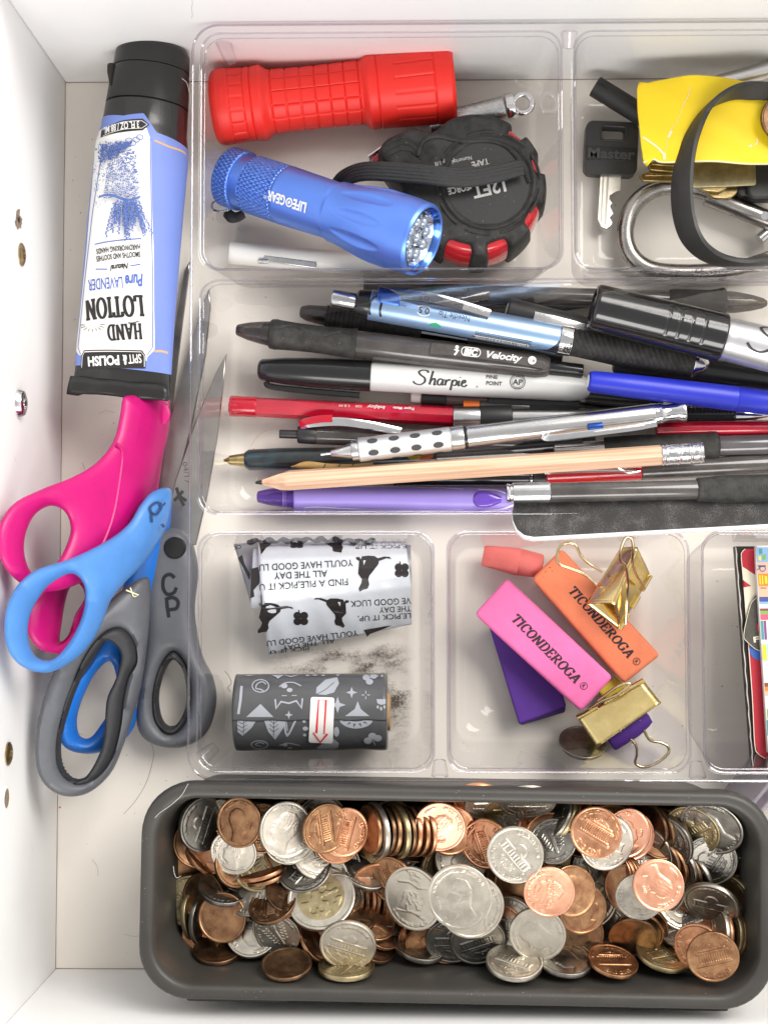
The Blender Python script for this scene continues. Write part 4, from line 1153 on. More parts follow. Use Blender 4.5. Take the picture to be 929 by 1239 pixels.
ink = Ink(); ink.line(pl_px(TB, [(p.x, p.y) for p in smoothpath([(184, 622), (182, 614), (190, 608), (196, 612), (190, 622), (184, 622), (184, 632)], 5)], O), .9)
ink.line(pl_px(TB, [(196, 634), (199, 638)], O), 1.2); ink.line(pl_px(TB, [(198, 612), (200, 608)], O), .9)
ink.build('pen_mark', mat('faded_marker', (.02, .05, .14), .5), t, ontop(BL1, O, 8.7))
# grey pair with charcoal linings
O = base(150, 800)
t = thing('scissors', 'pair of scissors with grey handles, charcoal linings and CP inked on them', 'scissors', Matrix.Translation(O))
b1 = blade(t, O, [(196, 650), (238, 660), (252, 600), (264, 530), (271, 470), (275, 428), (262, 452), (238, 510), (214, 580)], 9.2, 2.2)
ink = Ink(); ink.text('04/17', 0, 0, 2.0, 9, deg=-82)
ink.build('lettering', mat('etched_date', (.10, .09, .09), .6), t, lambda u, v, l: (u + off([(226, 572)], 11, O)[0][0], v + off([(226, 572)], 11, O)[0][1], 11.7 + l))
ink = Ink()
q = lambda pts: off(pts, 11, O)
for pts in ([(211, 606), (217, 600), (222, 594)], [(214, 590), (217, 600), (223, 612)], [(217, 600), (226, 606)]): ink.line(q(pts), 1.3)
ink.build('pen_mark', mat('dark_print'), t, lambda u, v, l: (u, v, 11.7 + l))
rh = [(178, 664), (184, 648), (196, 640), (218, 640), (232, 654), (240, 690), (236, 740), (244, 790), (258, 820), (262, 850), (252, 884), (228, 902), (200, 904), (176, 894), (166, 872), (170, 830), (176, 780), (176, 720)]
hr_ = [(214, 790), (226, 806), (232, 834), (228, 866), (216, 884), (202, 884), (190, 868), (188, 840), (194, 812), (204, 794)]
handle('rear_handle', t, O, rh, [hr_[::-1]], GR2, 13, 5.5, greyp)
def lining(name, hole_, z0, z1, grow, O=O, t=t, m=softb):
    """soft band inside a finger loop"""
    hp = [Vector(p) for p in off([(p.x, p.y) for p in smoothpath(hole_, 6, True)], (z0 + z1) / 2, O)]
    path = [Vector((p.x, p.y, (z0 + z1) / 2)) for p in hp]
    V, F = sweep_data(path, lambda i, s: [(grow, -(z1 - z0) / 2), (grow * .4, -(z1 - z0) / 2 - .2), (-.2, -(z1 - z0) * .3), (-.4, 0), (-.2, (z1 - z0) * .3), (grow * .5, (z1 - z0) / 2 + .1), (grow, (z1 - z0) / 2)][::1], True)
    return mesh(name, V, F, m, t)
fh = [(176, 698), (182, 712), (180, 760), (174, 812), (166, 850), (150, 900), (134, 936), (106, 960), (76, 962), (52, 944), (44, 912), (48, 868), (64, 818), (88, 776), (116, 744), (148, 714)]
fho = [(128, 768), (148, 762), (162, 776), (166, 800), (156, 820), (150, 848), (146, 880), (136, 916), (116, 940), (92, 944), (76, 930), (72, 904), (78, 866), (92, 826), (108, 792)]
handle('front_handle', t, O, fh, [fho[::-1]], GR1, 15, 7.0, greyp)
fhi = [(142, 781), (148, 794), (142, 820), (131, 846), (128, 888), (122, 911), (106, 938), (88, 942), (75, 925), (73, 900), (81, 865), (95, 827), (113, 796), (129, 776)]
hri = [(213, 799), (223, 812), (227, 840), (223, 862), (213, 877), (201, 877), (194, 864), (192, 842), (197, 818), (205, 802)]
grown = lambda pts, c, k: [(c[0] + (x - c[0]) * k, c[1] + (y - c[1]) * k) for x, y in pts]
handle('grip_lining', t, O, grown(fho, (120, 855), 1.035), [fhi[::-1]], (GR1[0] - .2, GR1[1]), 14.2, 2.2, softb)
handle('grip_lining', t, O, grown(hr_, (210, 838), 1.04), [hri[::-1]], (GR2[0] - .2, GR2[1]), 12.2, 1.8, softb)
lathe('pivot', [(-1, 4.6), (.6, 4.5), (1.2, 3.9), (1.35, 0.01)], mat('pivot_black', (.012, .012, .012), .35), t, 32, mw=Matrix.Translation(Vector((*off([(212, 663)], 17, O)[0], 17.2))) @ Matrix.Rotation(rad(-90), 4, 'Y'))
mk = mat('marker_ink', (.01, .01, .012), .4)
ink = Ink()
ink.line(off([(p.x, p.y) for p in smoothpath([(212, 699), (206, 695), (199, 699), (198, 711), (203, 719), (211, 717), (214, 711)], 5)], 17, O), 1.4)
ink.line(off([(202, 723), (203, 734), (205, 747)], 17, O), 1.4)
ink.line(off([(p.x, p.y) for p in smoothpath([(201, 725), (210, 723), (216, 728), (214, 736), (204, 738)], 5)], 17, O), 1.4)
ink.build('lettering', mk, t, lambda u, v, l: (u, v, 17.7 + l))
GT = (GR1[0] + 7.5, GR1[1]); ink = Ink(); ink.line(pl_px(GT, [(153, 714), (168, 720), (163, 722)], O), .5); ink.line(pl_px(GT, [(158, 711), (162, 722)], O), .4)
ink.build('scuff_mark', mat('pale_yellow_scuff', (.75, .72, .45), .8), t, ontop(GR1, O, 7.6))
# ============================================================ the pens
smoke = clear_mat('smoky_clear_plastic', (.40, .37, .36), (.10, .09, .09), .06, fmul=1.6, base_mix=.22, base=(.10, .09, .09))
smoke_body = mat('smoky_barrel', (.045, .040, .038), .16, coat=.4, noise=(60, .3, (.09, .08, .075)))
dk = mat('pen_black', (.014, .014, .015), .2, coat=.2)
dk2 = mat('pen_satin_black', (.022, .022, .023), .4, bump=(900, .08))
foam = mat('pen_rubber', (.022, .021, .020), .58, spec=.35, noise=(300, .35, (.045, .043, .04)), bump=(2600, .25))
silv = mat('pen_satin_silver', (.66, .655, .65), .24, 1.0, noise=(60, .08))
ptip = mat('pen_tip_metal', (.75, .75, .76), .10, 1.0, noise=(100, .1))
def pen(label, a, b, za, zb, cat='pen', name='pen', roll=0, group=None):
    A = P(*a, za); B = P(*b, zb); f = frame(A, B, rad(roll))
    t = thing(name, label, cat, f, group); t_L = (B - A).length
    xp = lambda px: (px - a[0]) / (b[0] - a[0]) * t_L      # pixel column -> distance along
    return t, t_L, xp
def seg(n, x0, x1, r, m, t, r2=None, b=.35, **k): return lathe(n, rprof(x0, x1, r, min(b, abs(x1 - x0) / 3), r2), m, t, 36, **k)
def ribs(x0, x1, r, n, dep, st=.25):
    return [(x0 - .01, r * .93)] + fine(x0, x1, st, lambda x: r - dep * (.5 - .5 * math.cos(2 * math.pi * n * (x - x0) / (x1 - x0)))) + [(x1 + .01, r * .93)]
def clipbar(t, pts, w, th, m, name='clip'):
    V, F = sweep_data(smoothpath(pts, 6), lambda i, s: [(-w / 2, -th / 2), (w / 2, -th / 2), (w / 2, th * .3), (w * .3, th / 2), (-w * .3, th / 2), (-w / 2, th * .3)])
    return mesh(name, V, F, m, t)

# -- a: smoke grey stick pen along the back
t, L, xp = pen('smoky grey stick pen along the back, clear tip showing right of the big marker', (440, 352), (927, 367), 9, 13)
seg('barrel', 0, xp(812), 4.0, smoke_body, t); lathe('grip', [(xp(808), 3.8), (xp(812), 4.6)] + fine(xp(820), xp(858), 1, lambda x: 4.8) + [(xp(868), 5.4), (xp(874), 5.9), (xp(877), 5.4)], foam, t, 36)
lathe('tip_cone', [(xp(876), 4.6), (xp(890), 4.4), (xp(908), 3.4), (xp(922), 2.2), (xp(927), 1.2)], smoke, t, 30); lathe('refill', [(xp(876), 1.6), (xp(905), 1.5), (xp(920), .9), (xp(927), .4)], gold, t, 16); seg('collar', xp(878), xp(886), 3.6, smoke, t)
# -- second long dark pen against the back wall
t, L, xp = pen('dark translucent pen lying just in front of the smoky stick pen, mostly buried', (560, 369), (760, 372), 6, 6)
seg('barrel', 0, L, 3.9, smoke_body, t); seg('end_plug', -1.5, .2, 3.3, dk, t)
# -- b: black capped pen with chrome clip
t, L, xp = pen('black capped pen with flat chrome clip, running under the big black marker', (613, 375), (790, 420), 22, 20)
seg('cap', 0, L, 5.2, dk2, t, b=1); lathe('cap_end', [(-.5, 0.01), (-.4, 2.6), (.3, 3.6)], wp, t, 24)
clipbar(t, [(11, -1.0, 5.5), (20, -1.0, 6.4), (38, -1.0, 6.0)], 4.2, .8, silv)
# -- d: small dark pen
t, L, xp = pen('dark pen with ribbed rubber grip and clear tip, tucked under the light blue pen', (363, 377), (680, 430), 9, 9)
lathe('tip_cone', [(0, 1.6), (.5, 2.4), (xp(372), 3.4), (xp(395), 4.2)], smoke, t, 30); lathe('tip_insert', [(.2, 1.1), (xp(380), 1.6), (xp(382), 2.8), (xp(398), 3.0)], mat('dark_chrome', (.22, .22, .23), .12, 1.0), t, 24)
lathe('grip', ribs(xp(395), xp(510), 4.7, 22, .35), foam, t, 36, ang=70)
seg('barrel', xp(510), xp(566), 4.6, mat('dark_chrome'), t); seg('barrel_end', xp(566), L, 4.5, smoke_body, t)
# -- c: light blue and silver gel pen
lb = mat('metallic_light_blue', (.34, .50, .76), .3, .7, noise=(14, .15)); 
t, L, xp = pen('metallic light blue gel pen with chrome button and ridged black grip', (401, 360), (855, 443), 27, 23)
seg('button', 0, xp(432), 3.7, ptip, t, b=.9); lathe('shoulder', [(xp(430), 3.9), (xp(433), 5.2), (xp(447), 5.9), (xp(450), 5.7)], dk, t, 36)
seg('barrel', xp(447), xp(676), 6.15, lb, t, b=.5)
# black swooshes and underside of the barrel
ink = Ink()
for q in (0, 13): ink.line([tuple(v) for v in smoothpath([(xp(462 + q), 4.6), (xp(450 + q), 1.5), (xp(448 + q), -2.5), (xp(450 + q), -5.5)], 6)], 1.0)
ink.poly([(xp(440), 8.5), (xp(676), 8.5), (xp(676), 10.5), (xp(440), 10.5)]); ink.poly([(xp(676), -1), (xp(676), -8.5), (xp(650), -8.5), (xp(664), -6.8), (xp(671), -4)])
ink.build('print', mat('pen_print_black', (.012, .014, .022), .25), t, on_cyl(6.15, .03), .8)
ink = Ink(); ink.text('Needle Tip', xp(548), .2, 2.3, 12.6, deg=180); ink.text('0.5', xp(512), .4, 2.4, 4.3, deg=180, bold=.02); ink.text('0.5mm BALL', xp(484), .8, .9, 4.2, deg=180)
random.seed(3)
for r in range(3):
    u = xp(576)
    while u < xp(642):
        w_ = random.uniform(.35, .8); ink.line([(u, -4.2 - r * .75), (u + w_, -4.2 - r * .75)], .38); u += w_ + .22
u = xp(574)
while u < xp(640):
    w_ = random.choice((.18, .3, .5)); ink.line([(u, -7.4), (u, -6.3)], w_); u += w_ + random.choice((.2, .35))
ink.build('lettering', mat('dark_print'), t, on_cyl(6.15, .06), .8)
ink = Ink(); ink.line(arc(xp(512), .4, 2.9, 2.1, 30, 150), .35); ink.line(arc(xp(512), .4, 2.9, 2.1, 210, 330), .35); ink.poly([(xp(575), -7.8), (xp(641), -7.8), (xp(641), -6.0), (xp(575), -6.0)])
ink.build('print', mat('white_print'), t, on_cyl(6.15, .04), .8)
ink = Ink(); ink.poly([(xp(520), -5.6), (xp(536), -5.6), (xp(533), -4.2), (xp(528), -3.4), (xp(523), -4.2)]); ink.build('print', mat('green_print', (.02, .32, .16), .4), t, on_cyl(6.15, .05), .8)
seg('ring', xp(676), xp(691), 6.25, ptip, t, b=.2); ink = Ink(); ink.text('GEL', xp(686), -4.5, 2.6, 5.2, deg=90, bold=.03); ink.build('lettering', mat('dark_print'), t, on_cyl(6.3, .03), .6)
def chev(x, a):
    s = ((x - xp(691)) + 3.2 * abs(math.sin((a + .9) / 2)) * 2.2) % 2.3; return 1 - groove(min(s, 2.3 - s), .32, .32) / 6.3
lathe('grip', [(xp(690), 5.7)] + fine(xp(691), xp(837), .22, lambda x: 6.2 + .35 * math.cos((x - xp(764)) * .12)) + [(xp(838.5), 5.4)], foam, t, 90, wob=chev, ang=80)
lathe('tip_cone', [(xp(837), 5.7), (xp(838), 5.9), (xp(848), 4.0), (xp(856), 2.2), (xp(857), 1.2), (L + .6, 1.0)], ptip, t, 36)
clipbar(t, [(xp(463), 5.0, 4.2), (xp(480), 5.4, 6.2), (xp(520), 5.6, 8.0), (xp(556), 4.8, 7.2), (xp(588), 3.6, 6.2)], 4.0, 1.0, mat('dark_chrome')); clipbar(t, [(xp(556), 4.8, 7.9), (xp(574), 4.2, 7.4), (xp(589), 3.7, 6.9)], 3.0, .6, ptip, 'clip_tip')
seg('clip_mount', xp(455), xp(482), 4.6, mat('metallic_deep_blue', (.03, .09, .38), .25, .7), t, mw=Matrix.Translation((0, 3.0, 2.4)))

# -- e: big black retractable ball pen
t, L, xp = pen('black retractable ball pen with wavy rubber grip and smoky barrel, above the fine point marker', (286, 399), (705, 449), 21, 19)
lathe('tip_cone', [(0, 1.7), (.6, 2.3), (xp(300), 3.6), (xp(316), 4.6), (xp(330), 5.2)], smoke, t, 36); lathe('tip_insert', [(.2, 1.2), (xp(300), 1.5), (xp(314), 1.9), (xp(318), 3.8), (xp(330), 4.2)], mat('dark_smoke_core', (.05, .04, .04), .3), t, 24)
def wavy(x, a):
    s = (x - xp(340)) / (xp(428) - xp(340)); g = groove((a - .35) - .30 * math.sin(s * 9), .09, .30)
    if .04 < s < .30 and -.62 < a - math.tau * (a > math.pi) < -.15: k = (x * 1.9) % 1.0; g = max(g, .16 * (k < .35))
    return 1 + (-g) / 6
lathe('grip', [(xp(326), 5.2), (xp(328), 6.0), (xp(334), 6.3)] + fine(xp(338), xp(424), .3, lambda x: 6.05 - .45 * math.sin(max(0, (x - xp(338)) / (xp(424) - xp(338))) * math.pi)) + [(xp(428), 6.5), (xp(431), 6.7), (xp(431.5), 5.6)], foam, t, 90, wob=wavy, ang=80)
seg('barrel', xp(430), xp(640), 5.7, smoke_body, t, 5.3); lathe('rear_collar', [(xp(638), 5.3), (xp(650), 5.2), (xp(662), 4.2), (xp(664), 3.6)], smoke_body, t, 36)
seg('button', xp(662), L, 2.9, dk, t, b=.6)
V, F = sweep_data(smoothpath([(xp(520), .8, 5.4), (xp(526), .8, 6.6), (xp(560), .8, 7.4), (xp(620), .3, 7.4), (xp(655), -.5, 6.2)], 8), lambda i, s: [(-3.2 * (.5 + .5 * min(1, s * 6)) * (1 - .35 * s), -.5), (3.2 * (.5 + .5 * min(1, s * 6)) * (1 - .35 * s), -.5), (2.4 * (.5 + .5 * min(1, s * 6)) * (1 - .35 * s), .55), (-2.4 * (.5 + .5 * min(1, s * 6)) * (1 - .35 * s), .55)])
mesh('clip', V, F, smoke_body, t)
ink = Ink(); ink.text('BIC', xp(568), 1.0, 2.5, 5.6, bold=.06, shear=.15); ink.text('Velocity', xp(608), .9, 2.7, 14.4, bold=.03, shear=.3); ink.line([tuple(v) for v in rrect(7.6, 3.5, 1.6, 4, xp(568), 1.0)], .35, closed=True)
ink.disc(xp(551), 2.3, .75); ink.line([(xp(551), 2.0), (xp(551.5), .2), (xp(549), -1.0)], .8); ink.line([(xp(548), 1.2), (xp(554), .9)], .5); ink.disc(xp(641), .6, 1.7, n=20)
ink.build('lettering', wht_print, t, lambda u, v, l: (u, v, 8.45 - .0012 * (u - xp(592)) ** 2 + l))
ink = Ink(); ink.text('1.6', xp(641), .6, 1.3, 2.2); ink.build('lettering', mat('dark_print'), t, lambda u, v, l: (u, v, 8.55 - .0012 * (u - xp(592)) ** 2 + l))

# -- f: fine point marker
t, L, xp = pen('white barrelled fine point marker with glossy black cap, middle of the pen pile', (312, 447), (713, 470), 15, 15, 'marker', 'marker')
lathe('cap', [(.2, 0.01), (0, 2.2), (.5, 3.6), (1.6, 4.4), (xp(330), 4.9), (xp(345), 5.5), (xp(380), 6.1), (xp(440), 6.5), (xp(449), 6.5), (xp(449.4), 6.2)], dk, t, 48)
clipbar(t, [(xp(322), -4.6, -2), (xp(330), -6.6, -2.0), (xp(380), -7.6, -1.6), (xp(437), -8.2, -1.0)], 2.4, 2.2, dk)
shw = mat('marker_grey_white', (.62, .62, .61), .32, noise=(20, .05))
lathe('barrel', [(xp(449), 5.9), (xp(452), 6.1), (xp(560), 6.15), (xp(690), 5.7), (xp(704), 5.0), (xp(711), 3.8), (xp(713.5), 2.0), (L + .3, 0.01)], shw, t, 48)
ink = Ink()
def script(ink, pts, w, x, y, sc): ink.line([((p.x) * sc + x, (p.y) * sc + y) for p in smoothpath([Vector((*q, 0)) for q in pts], 6)], w, w2=w * .55)
def sharp(ink, x, y, h, w=None):
    """the looping brush-script word on the marker"""
    w = w or h * .13; s_ = h / 10.0
    for pts in ([(8.6, 9.0), (7.6, 10.6), (4.5, 10.8), (2.2, 9.2), (3.4, 7.2), (6.2, 5.2), (6.4, 2.6), (3.6, .6), (.4, 1.0), (-1.6, 2.6)],
                [(11.8, 10.6), (10.8, 6), (9.8, 1.0), (10.6, 3.6), (12.6, 5.2), (13.4, 4.2), (12.9, 1.0), (14.2, 1.6)],
                [(18.6, 4.6), (16.8, 5.2), (15.2, 3.6), (15.4, 1.4), (17.0, 1.2), (18.6, 3.6), (18.9, 4.8), (18.4, 1.4), (19.6, 1.4)],
                [(20.8, 5.0), (20.4, 1.0), (21.0, 3.6), (22.8, 5.0), (23.6, 4.4)],
                [(25.2, 5.0), (24.2, -2.6), (25.0, 3.0), (26.8, 5.0), (28.2, 3.6), (27.2, 1.4), (25.4, 1.6)],
                [(29.8, 4.8), (29.3, 1.4), (30.6, 1.8)], [(30.2, 6.8), (30.3, 7.2)],
                [(31.8, 3.0), (33.8, 4.0), (33.4, 5.2), (31.9, 4.2), (31.6, 1.8), (33.2, .8), (35.2, 2.2)]):
        script(ink, pts, w, x, y, s_)
sharp(ink, xp(503), -3.6, 6.0, .95); ink.text('FINE', xp(594), 1.6, 1.5, 4.6, bold=.02); ink.text('POINT', xp(597), -1.0, 1.5, 6.4, bold=.02); ink.text('®', xp(577), -2.8, .8)
ink.line(arc(xp(625), .2, 3.0, 3.0, 0, 360, 24), .28); ink.line(arc(xp(625), .2, 2.3, 2.3, 0, 360, 24), .14); ink.text('AP', xp(625), .1, 2.3, 4.0, bold=.01); ink.text('ACMI', xp(625), 2.45, .6, 2.0); ink.text('NON-TOXIC', xp(625), -2.2, .5, 2.4)
ink.build('lettering', mat('dark_print'), t, on_cyl(6.15, .05), .6)

# -- g: blue capped pen
bb = mat('royal_blue_plastic', (.022, .035, .50), .35, noise=(25, .08), bump=(600, .06))
t, L, xp = pen('royal blue capped pen with a white logo plug on its end, below the big marker', (711, 461), (962, 491), 31, 26)
lathe('cap', [(.1, 0.01), (0, 3.0), (.5, 3.9), (2, 4.3), (xp(760), 4.7), (xp(889), 5.1), (xp(890), 4.8)], bb, t, 40); lathe('barrel', [(xp(889.5), 4.7), (xp(891), 5.0), (L, 5.0)], bb, t, 40)
lathe('end_plug', [(-.35, 0.01), (-.3, 2.4), (.1, 2.9)], wp, t, 24)
# -- h: red stick pen
redp = mat('red_translucent', (.55, .006, .03), .14, coat=.6, noise=(25, .35, (.32, .003, .02)))
t, L, xp = pen('red translucent stick pen with white print, left end nearest the tray wall', (278, 491), (552, 504), 10, 10)
lathe('barrel', [(0.1, 3.4), (0, 3.9), (.3, 4.3), (3.2, 4.4), (xp(292), 4.15), (xp(312), 4.1), (L, 4.1)], redp, t, 8, ang=20)
seg('end_sleeve', xp(281), xp(311), 4.25, mat('red_deep', (.42, .004, .02), .2, coat=.5), t)
ink = Ink(); ink.text('InkJoy', xp(455), 1.9, 1.5, 7.6, deg=180, bold=.02, shear=.2); ink.text('100', xp(434), 1.9, 1.1, 2.5, deg=180); ink.text('1.0 M', xp(417), 1.9, 1.2, 4.2, deg=180); ink.text('Paper Mate', xp(488), 1.9, 1.3, 8.6, deg=180, bold=.02)
ink.build('lettering', wht_print, t, on_cyl(4.1, .12), .5)
# -- silver pencil with black bands continuing to the right
t, L, xp = pen('slim silver mechanical pencil with black bands and chequered grip, behind the dotted pencil', (548, 505), (932, 503), 10, 11, 'mechanical pencil', 'mechanical_pencil')
seg('end_cap', 0, xp(581), 4.9, silv, t); seg('black_band', xp(580.5), xp(619), 5.1, dk2, t); seg('barrel', xp(619), xp(820), 3.9, silv, t)
def cheq(x, a):
    u = x % 1.55; v = (a * 4.3) % 1.4; return 1 - (.32 if (u < .5 or v < .45) else 0) / 4.3
lathe('grip', [(xp(818), 3.9)] + fine(xp(820), xp(887), .25, lambda x: 4.3) + [(xp(888), 3.9)], dk2, t, 80, wob=cheq, ang=50)
lathe('tip_cone', [(xp(886), 4.0), (xp(905), 3.4), (xp(922), 1.5), (L, .5)], ptip, t, 30)
# -- white-eraser pencil beneath the fine point marker
t, L, xp = pen('mechanical pencil with small white eraser and black collar, peeping out below the marker', (497, 480), (700, 489), 8, 8, 'mechanical pencil', 'mechanical_pencil')
seg('eraser', 0, xp(510), 2.6, wp, t, b=.7); seg('collar', xp(510), xp(540), 3.2, dk2, t); seg('barrel', xp(540), xp(590), 3.3, mat('brown_smoke', (.10, .06, .055), .2, coat=.3), t); seg('rear_barrel', xp(590), L, 4.5, dk2, t)
t, L, xp = pen('small orange pen end between the white-eraser pencil and the silver pencil', (560, 491), (640, 494), 9, 9)
seg('orange_plug', 0, xp(580), 2.9, mat('orange_plastic', (.78, .17, .02), .4), t); seg('barrel', xp(580), L, 3.2, smoke_body, t)
# -- red pen at the far right
t, L, xp = pen('plain red pen at the right edge, between the chequered grip and the foam grip pen', (793, 519), (962, 517), 15, 15)
seg('barrel', 0, L, 3.2, redp, t)
# -- i: black click pen with chrome clip
t, L, xp = pen('black click pen with red-tipped chrome clip, left of the dotted silver pencil', (338, 525), (640, 535), 12, 9)
seg('button', 0, xp(361), 1.8, dk2, t); lathe('collar', [(xp(360), 3.2), (xp(362), 3.7), (xp(382), 3.9), (xp(384), 3.6)], dk2, t, 32); seg('barrel', xp(383), L, 3.9, smoke_body, t)
clipbar(t, [(xp(364), 3.6, 2.6), (xp(378), 4.4, 5.0), (xp(410), 5.2, 6.6), (xp(445), 4.2, 6.2), (xp(484), 2.0, 4.6)], 3.4, 1.0, ptip)
clipbar(t, [(xp(363), 3.9, 3.2), (xp(371), 5.0, 4.9), (xp(388), 6.0, 6.6), (xp(402), 6.3, 7.0)], 3.0, .9, mat('red_deep'), 'red_insert')
# -- k: painted dark teal pen
teal = mat('mottled_teal_paint', (.018, .045, .055), .3, coat=.4, noise=(160, .8, (.020, .012, .010)))
t, L, xp = pen('hand painted dark teal pen with brass tip and a carved tan feather', (271, 557), (527, 551), 9, 10)
lathe('brass_tip', [(0, .5), (.8, .8), (xp(277), 1.4), (xp(278), 2.0), (xp(297), 2.9)], gold, t, 28)
lathe('barrel', [(xp(296), 2.6), (xp(297), 3.4), (xp(302), 4.4), (xp(340), 4.7), (xp(420), 4.3), (L, 4.2)], teal, t, 40, wob=lambda x, a: 1 + .03 * math.sin(x * .9 + 2 * a) + .02 * math.sin(x * 2.3 - a))
fe = mat('carved_tan', (.60, .36, .12), .5, noise=(150, .35), bump=(500, .5))
fp = smoothpath([(xp(354), -3.6, 2.6), (xp(372), -3.0, 3.6), (xp(400), -4.0, 2.9), (xp(430), -4.1, 2.7), (xp(452), -3.3, 2.9)], 6)
V, F = sweep_data(fp, lambda i, s: circ(2.1 * math.sin(max(.12, min(1, s * 3)) * 1.57) * (1 - s * .55), 12, 1.3)); mesh('carved_feather', V, F, fe, t)
ink = Ink()
for q in (376, 390, 408, 424): ink.line([(xp(q), -5.6), (xp(q + 5), -2.8)], .4)
ink.build('feather_line', mat('dark_print'), t, lambda u, v, l: (u, v, 5.0 - .35 * abs(v + 4) + l))
for px_, c_, n_ in ((500, (.62, .40, .03), 'yellow_leaf'), (512, (.55, .13, .02), 'orange_leaf')):
    V, F = sweep_data(smoothpath([(xp(px_ - 9), .8, 4.0), (xp(px_), .2, 4.5), (xp(px_ + 12), -.4, 4.2)], 5), lambda i, s: circ(2.4 * math.sin(.3 + s * 2.5), 10, .6)); mesh(n_, V, F, mat(n_, c_, .45, noise=(120, .4)), t)
t, L, xp = pen('dark grey pen barrel in line behind the painted teal pen', (527, 551), (720, 540), 8, 8)
seg('barrel', 0, L, 4.0, smoke_body, t); seg('end_collar', -.6, 1.2, 3.5, dk, t)
t, L, xp = pen('long black pen under the wooden pencil, above the purple pen', (476, 578), (700, 578), 7, 7)
seg('barrel', 0, xp(640), 3.4, dk, t); seg('ring', xp(640), xp(644), 3.5, mat('dark_chrome'), t); seg('rear_barrel', xp(644), L, 3.4, dk2, t)
t, L, xp = pen('glossy black pen lying low between the dotted pencil and the wooden pencil', (560, 546), (705, 533), 5, 12)
seg('barrel', 0, L, 4.6, dk, t)
# -- j: silver mechanical pencil with dotted grip
t, L, xp = pen('silver mechanical pencil with dark oval dots on its grip, on top of the pile', (388, 550), (828, 497), 25, 27, 'mechanical pencil', 'mechanical_pencil')
seg('lead_sleeve', 0, xp(402), .55, ptip, t, b=.1); lathe('tip_cone', [(xp(400), .9), (xp(401), 1.3), (xp(424), 3.1), (xp(425), 3.2), (xp(426), 4.1), (xp(434), 4.3), (xp(436), 4.0)], silv, t, 36)
grip_s = mat('fine_knurled_silver', (.66, .66, .66), .42, .85, bump=(3200, .5))
lathe('grip', [(xp(433), 4.1), (xp(435), 4.9), (xp(545), 5.0), (xp(546), 4.7)], grip_s, t, 48)
ink = Ink()
for i, px_ in enumerate((452, 478, 503.5, 530)):
    for r, v in enumerate((-7.4, -2.3, 2.8, 7.6)):
        ink.poly([(2.15 * math.cos(a), 1.25 * math.sin(a)) for a in [k * math.tau / 18 for k in range(18)]], xp(px_ + (0)), v)
ink.build('grip_dots', mat('dot_rubber', (.05, .05, .052), .6), t, on_cyl(4.93, .12), .6)
seg('sleeve', xp(546), xp(562), 5.0, silv, t); seg('black_ring', xp(562), xp(565), 4.8, dk, t, b=.1); seg('barrel', xp(565), xp(791), 4.45, silv, t)
lathe('fluted_end', [(xp(790), 4.2), (xp(793), 4.4), (xp(796), 4.1), (xp(799), 4.4), (xp(802), 3.9), (xp(806), 3.5), (xp(818), 3.6), (xp(822), 4.3), (xp(827), 4.5), (L, 4.3)], ptip, t, 40)
clipbar(t, [(xp(655), -3.6, 2.6), (xp(664), -4.8, 4.2), (xp(700), -5.0, 5.2), (xp(760), -4.8, 5.3), (xp(790), -4.2, 5.0)], 2.7, 1.1, ptip); clipbar(t, [(xp(715), -4.9, 5.9), (xp(775), -4.7, 5.9)], 1.2, .4, silv, 'clip_ridge')
seg('clip_pivot', xp(709), xp(727), 1.6, mat('metallic_deep_blue'), t, mw=Matrix.Translation((0, -2.4, 4.2)))
# -- l: wooden pencil
wood = bpy.data.materials.new('bare_cedar'); wood.use_nodes = True; nt = wood.node_tree; bs = nt.nodes['Principled BSDF']; bs.inputs['Roughness'].default_value = .5
tc = nt.nodes.new('ShaderNodeTexCoord'); mp = nt.nodes.new('ShaderNodeMapping'); mp.inputs['Scale'].default_value = (18, 900, 900); n = nt.nodes.new('ShaderNodeTexNoise'); n.inputs['Scale'].default_value = 1.0; n.inputs['Detail'].default_value = 6
r = nt.nodes.new('ShaderNodeValToRGB'); r.color_ramp.elements[0].color = (.56, .31, .18, 1); r.color_ramp.elements[1].color = (.80, .54, .38, 1); r.color_ramp.elements[0].position = .3; r.color_ramp.elements[1].position = .62
nt.links.new(tc.outputs['Object'], mp.inputs[0]); nt.links.new(mp.outputs[0], n.inputs['Vector']); nt.links.new(n.outputs['Fac'], r.inputs[0]); nt.links.new(r.outputs[0], bs.inputs['Base Color'])
t, L, xp = pen('sharpened natural wood pencil with silver ferrule, lying across the pen pile', (309, 584), (851, 547), 19, 32, 'pencil', 'pencil', roll=16)
lathe('lead', [(0, .3), (.5, .6), (xp(318), 1.1)], mat('graphite', (.03, .03, .032), .4), t, 18)
V, F = lathe_data([(xp(316.5), 1.0), (xp(345), 3.9), (xp(352), 4.25), (xp(801), 4.25)], 6); 
for i, v in enumerate(V):
    if 6 <= i < 12: V[i] = (v[0] + (-1.5 if i % 2 else 1.2), v[1], v[2])
mesh('shaft', V, F, wood, t, flat_angle=20)
al = mat('crimped_aluminium', (.72, .73, .74), .22, 1.0, noise=(300, .12), bump=(1200, .5))
lathe('ferrule', fine(xp(801), xp(850), .2, lambda x: 4.15 + .22 * (math.sin((x - xp(801)) * 4.2) if (x < xp(808) or xp(818) < x < xp(824) or xp(832) < x < xp(838) or x > xp(844)) else 0)), al, t, 40, wob=lambda x, a: 1 - .035 * (math.sin(a * 9) > .7) * (xp(809) < x < xp(817) or xp(839) < x < xp(844)), ang=80)
seg('worn_eraser', xp(850) - .6, xp(850) + .6, 3.4, foam, t)
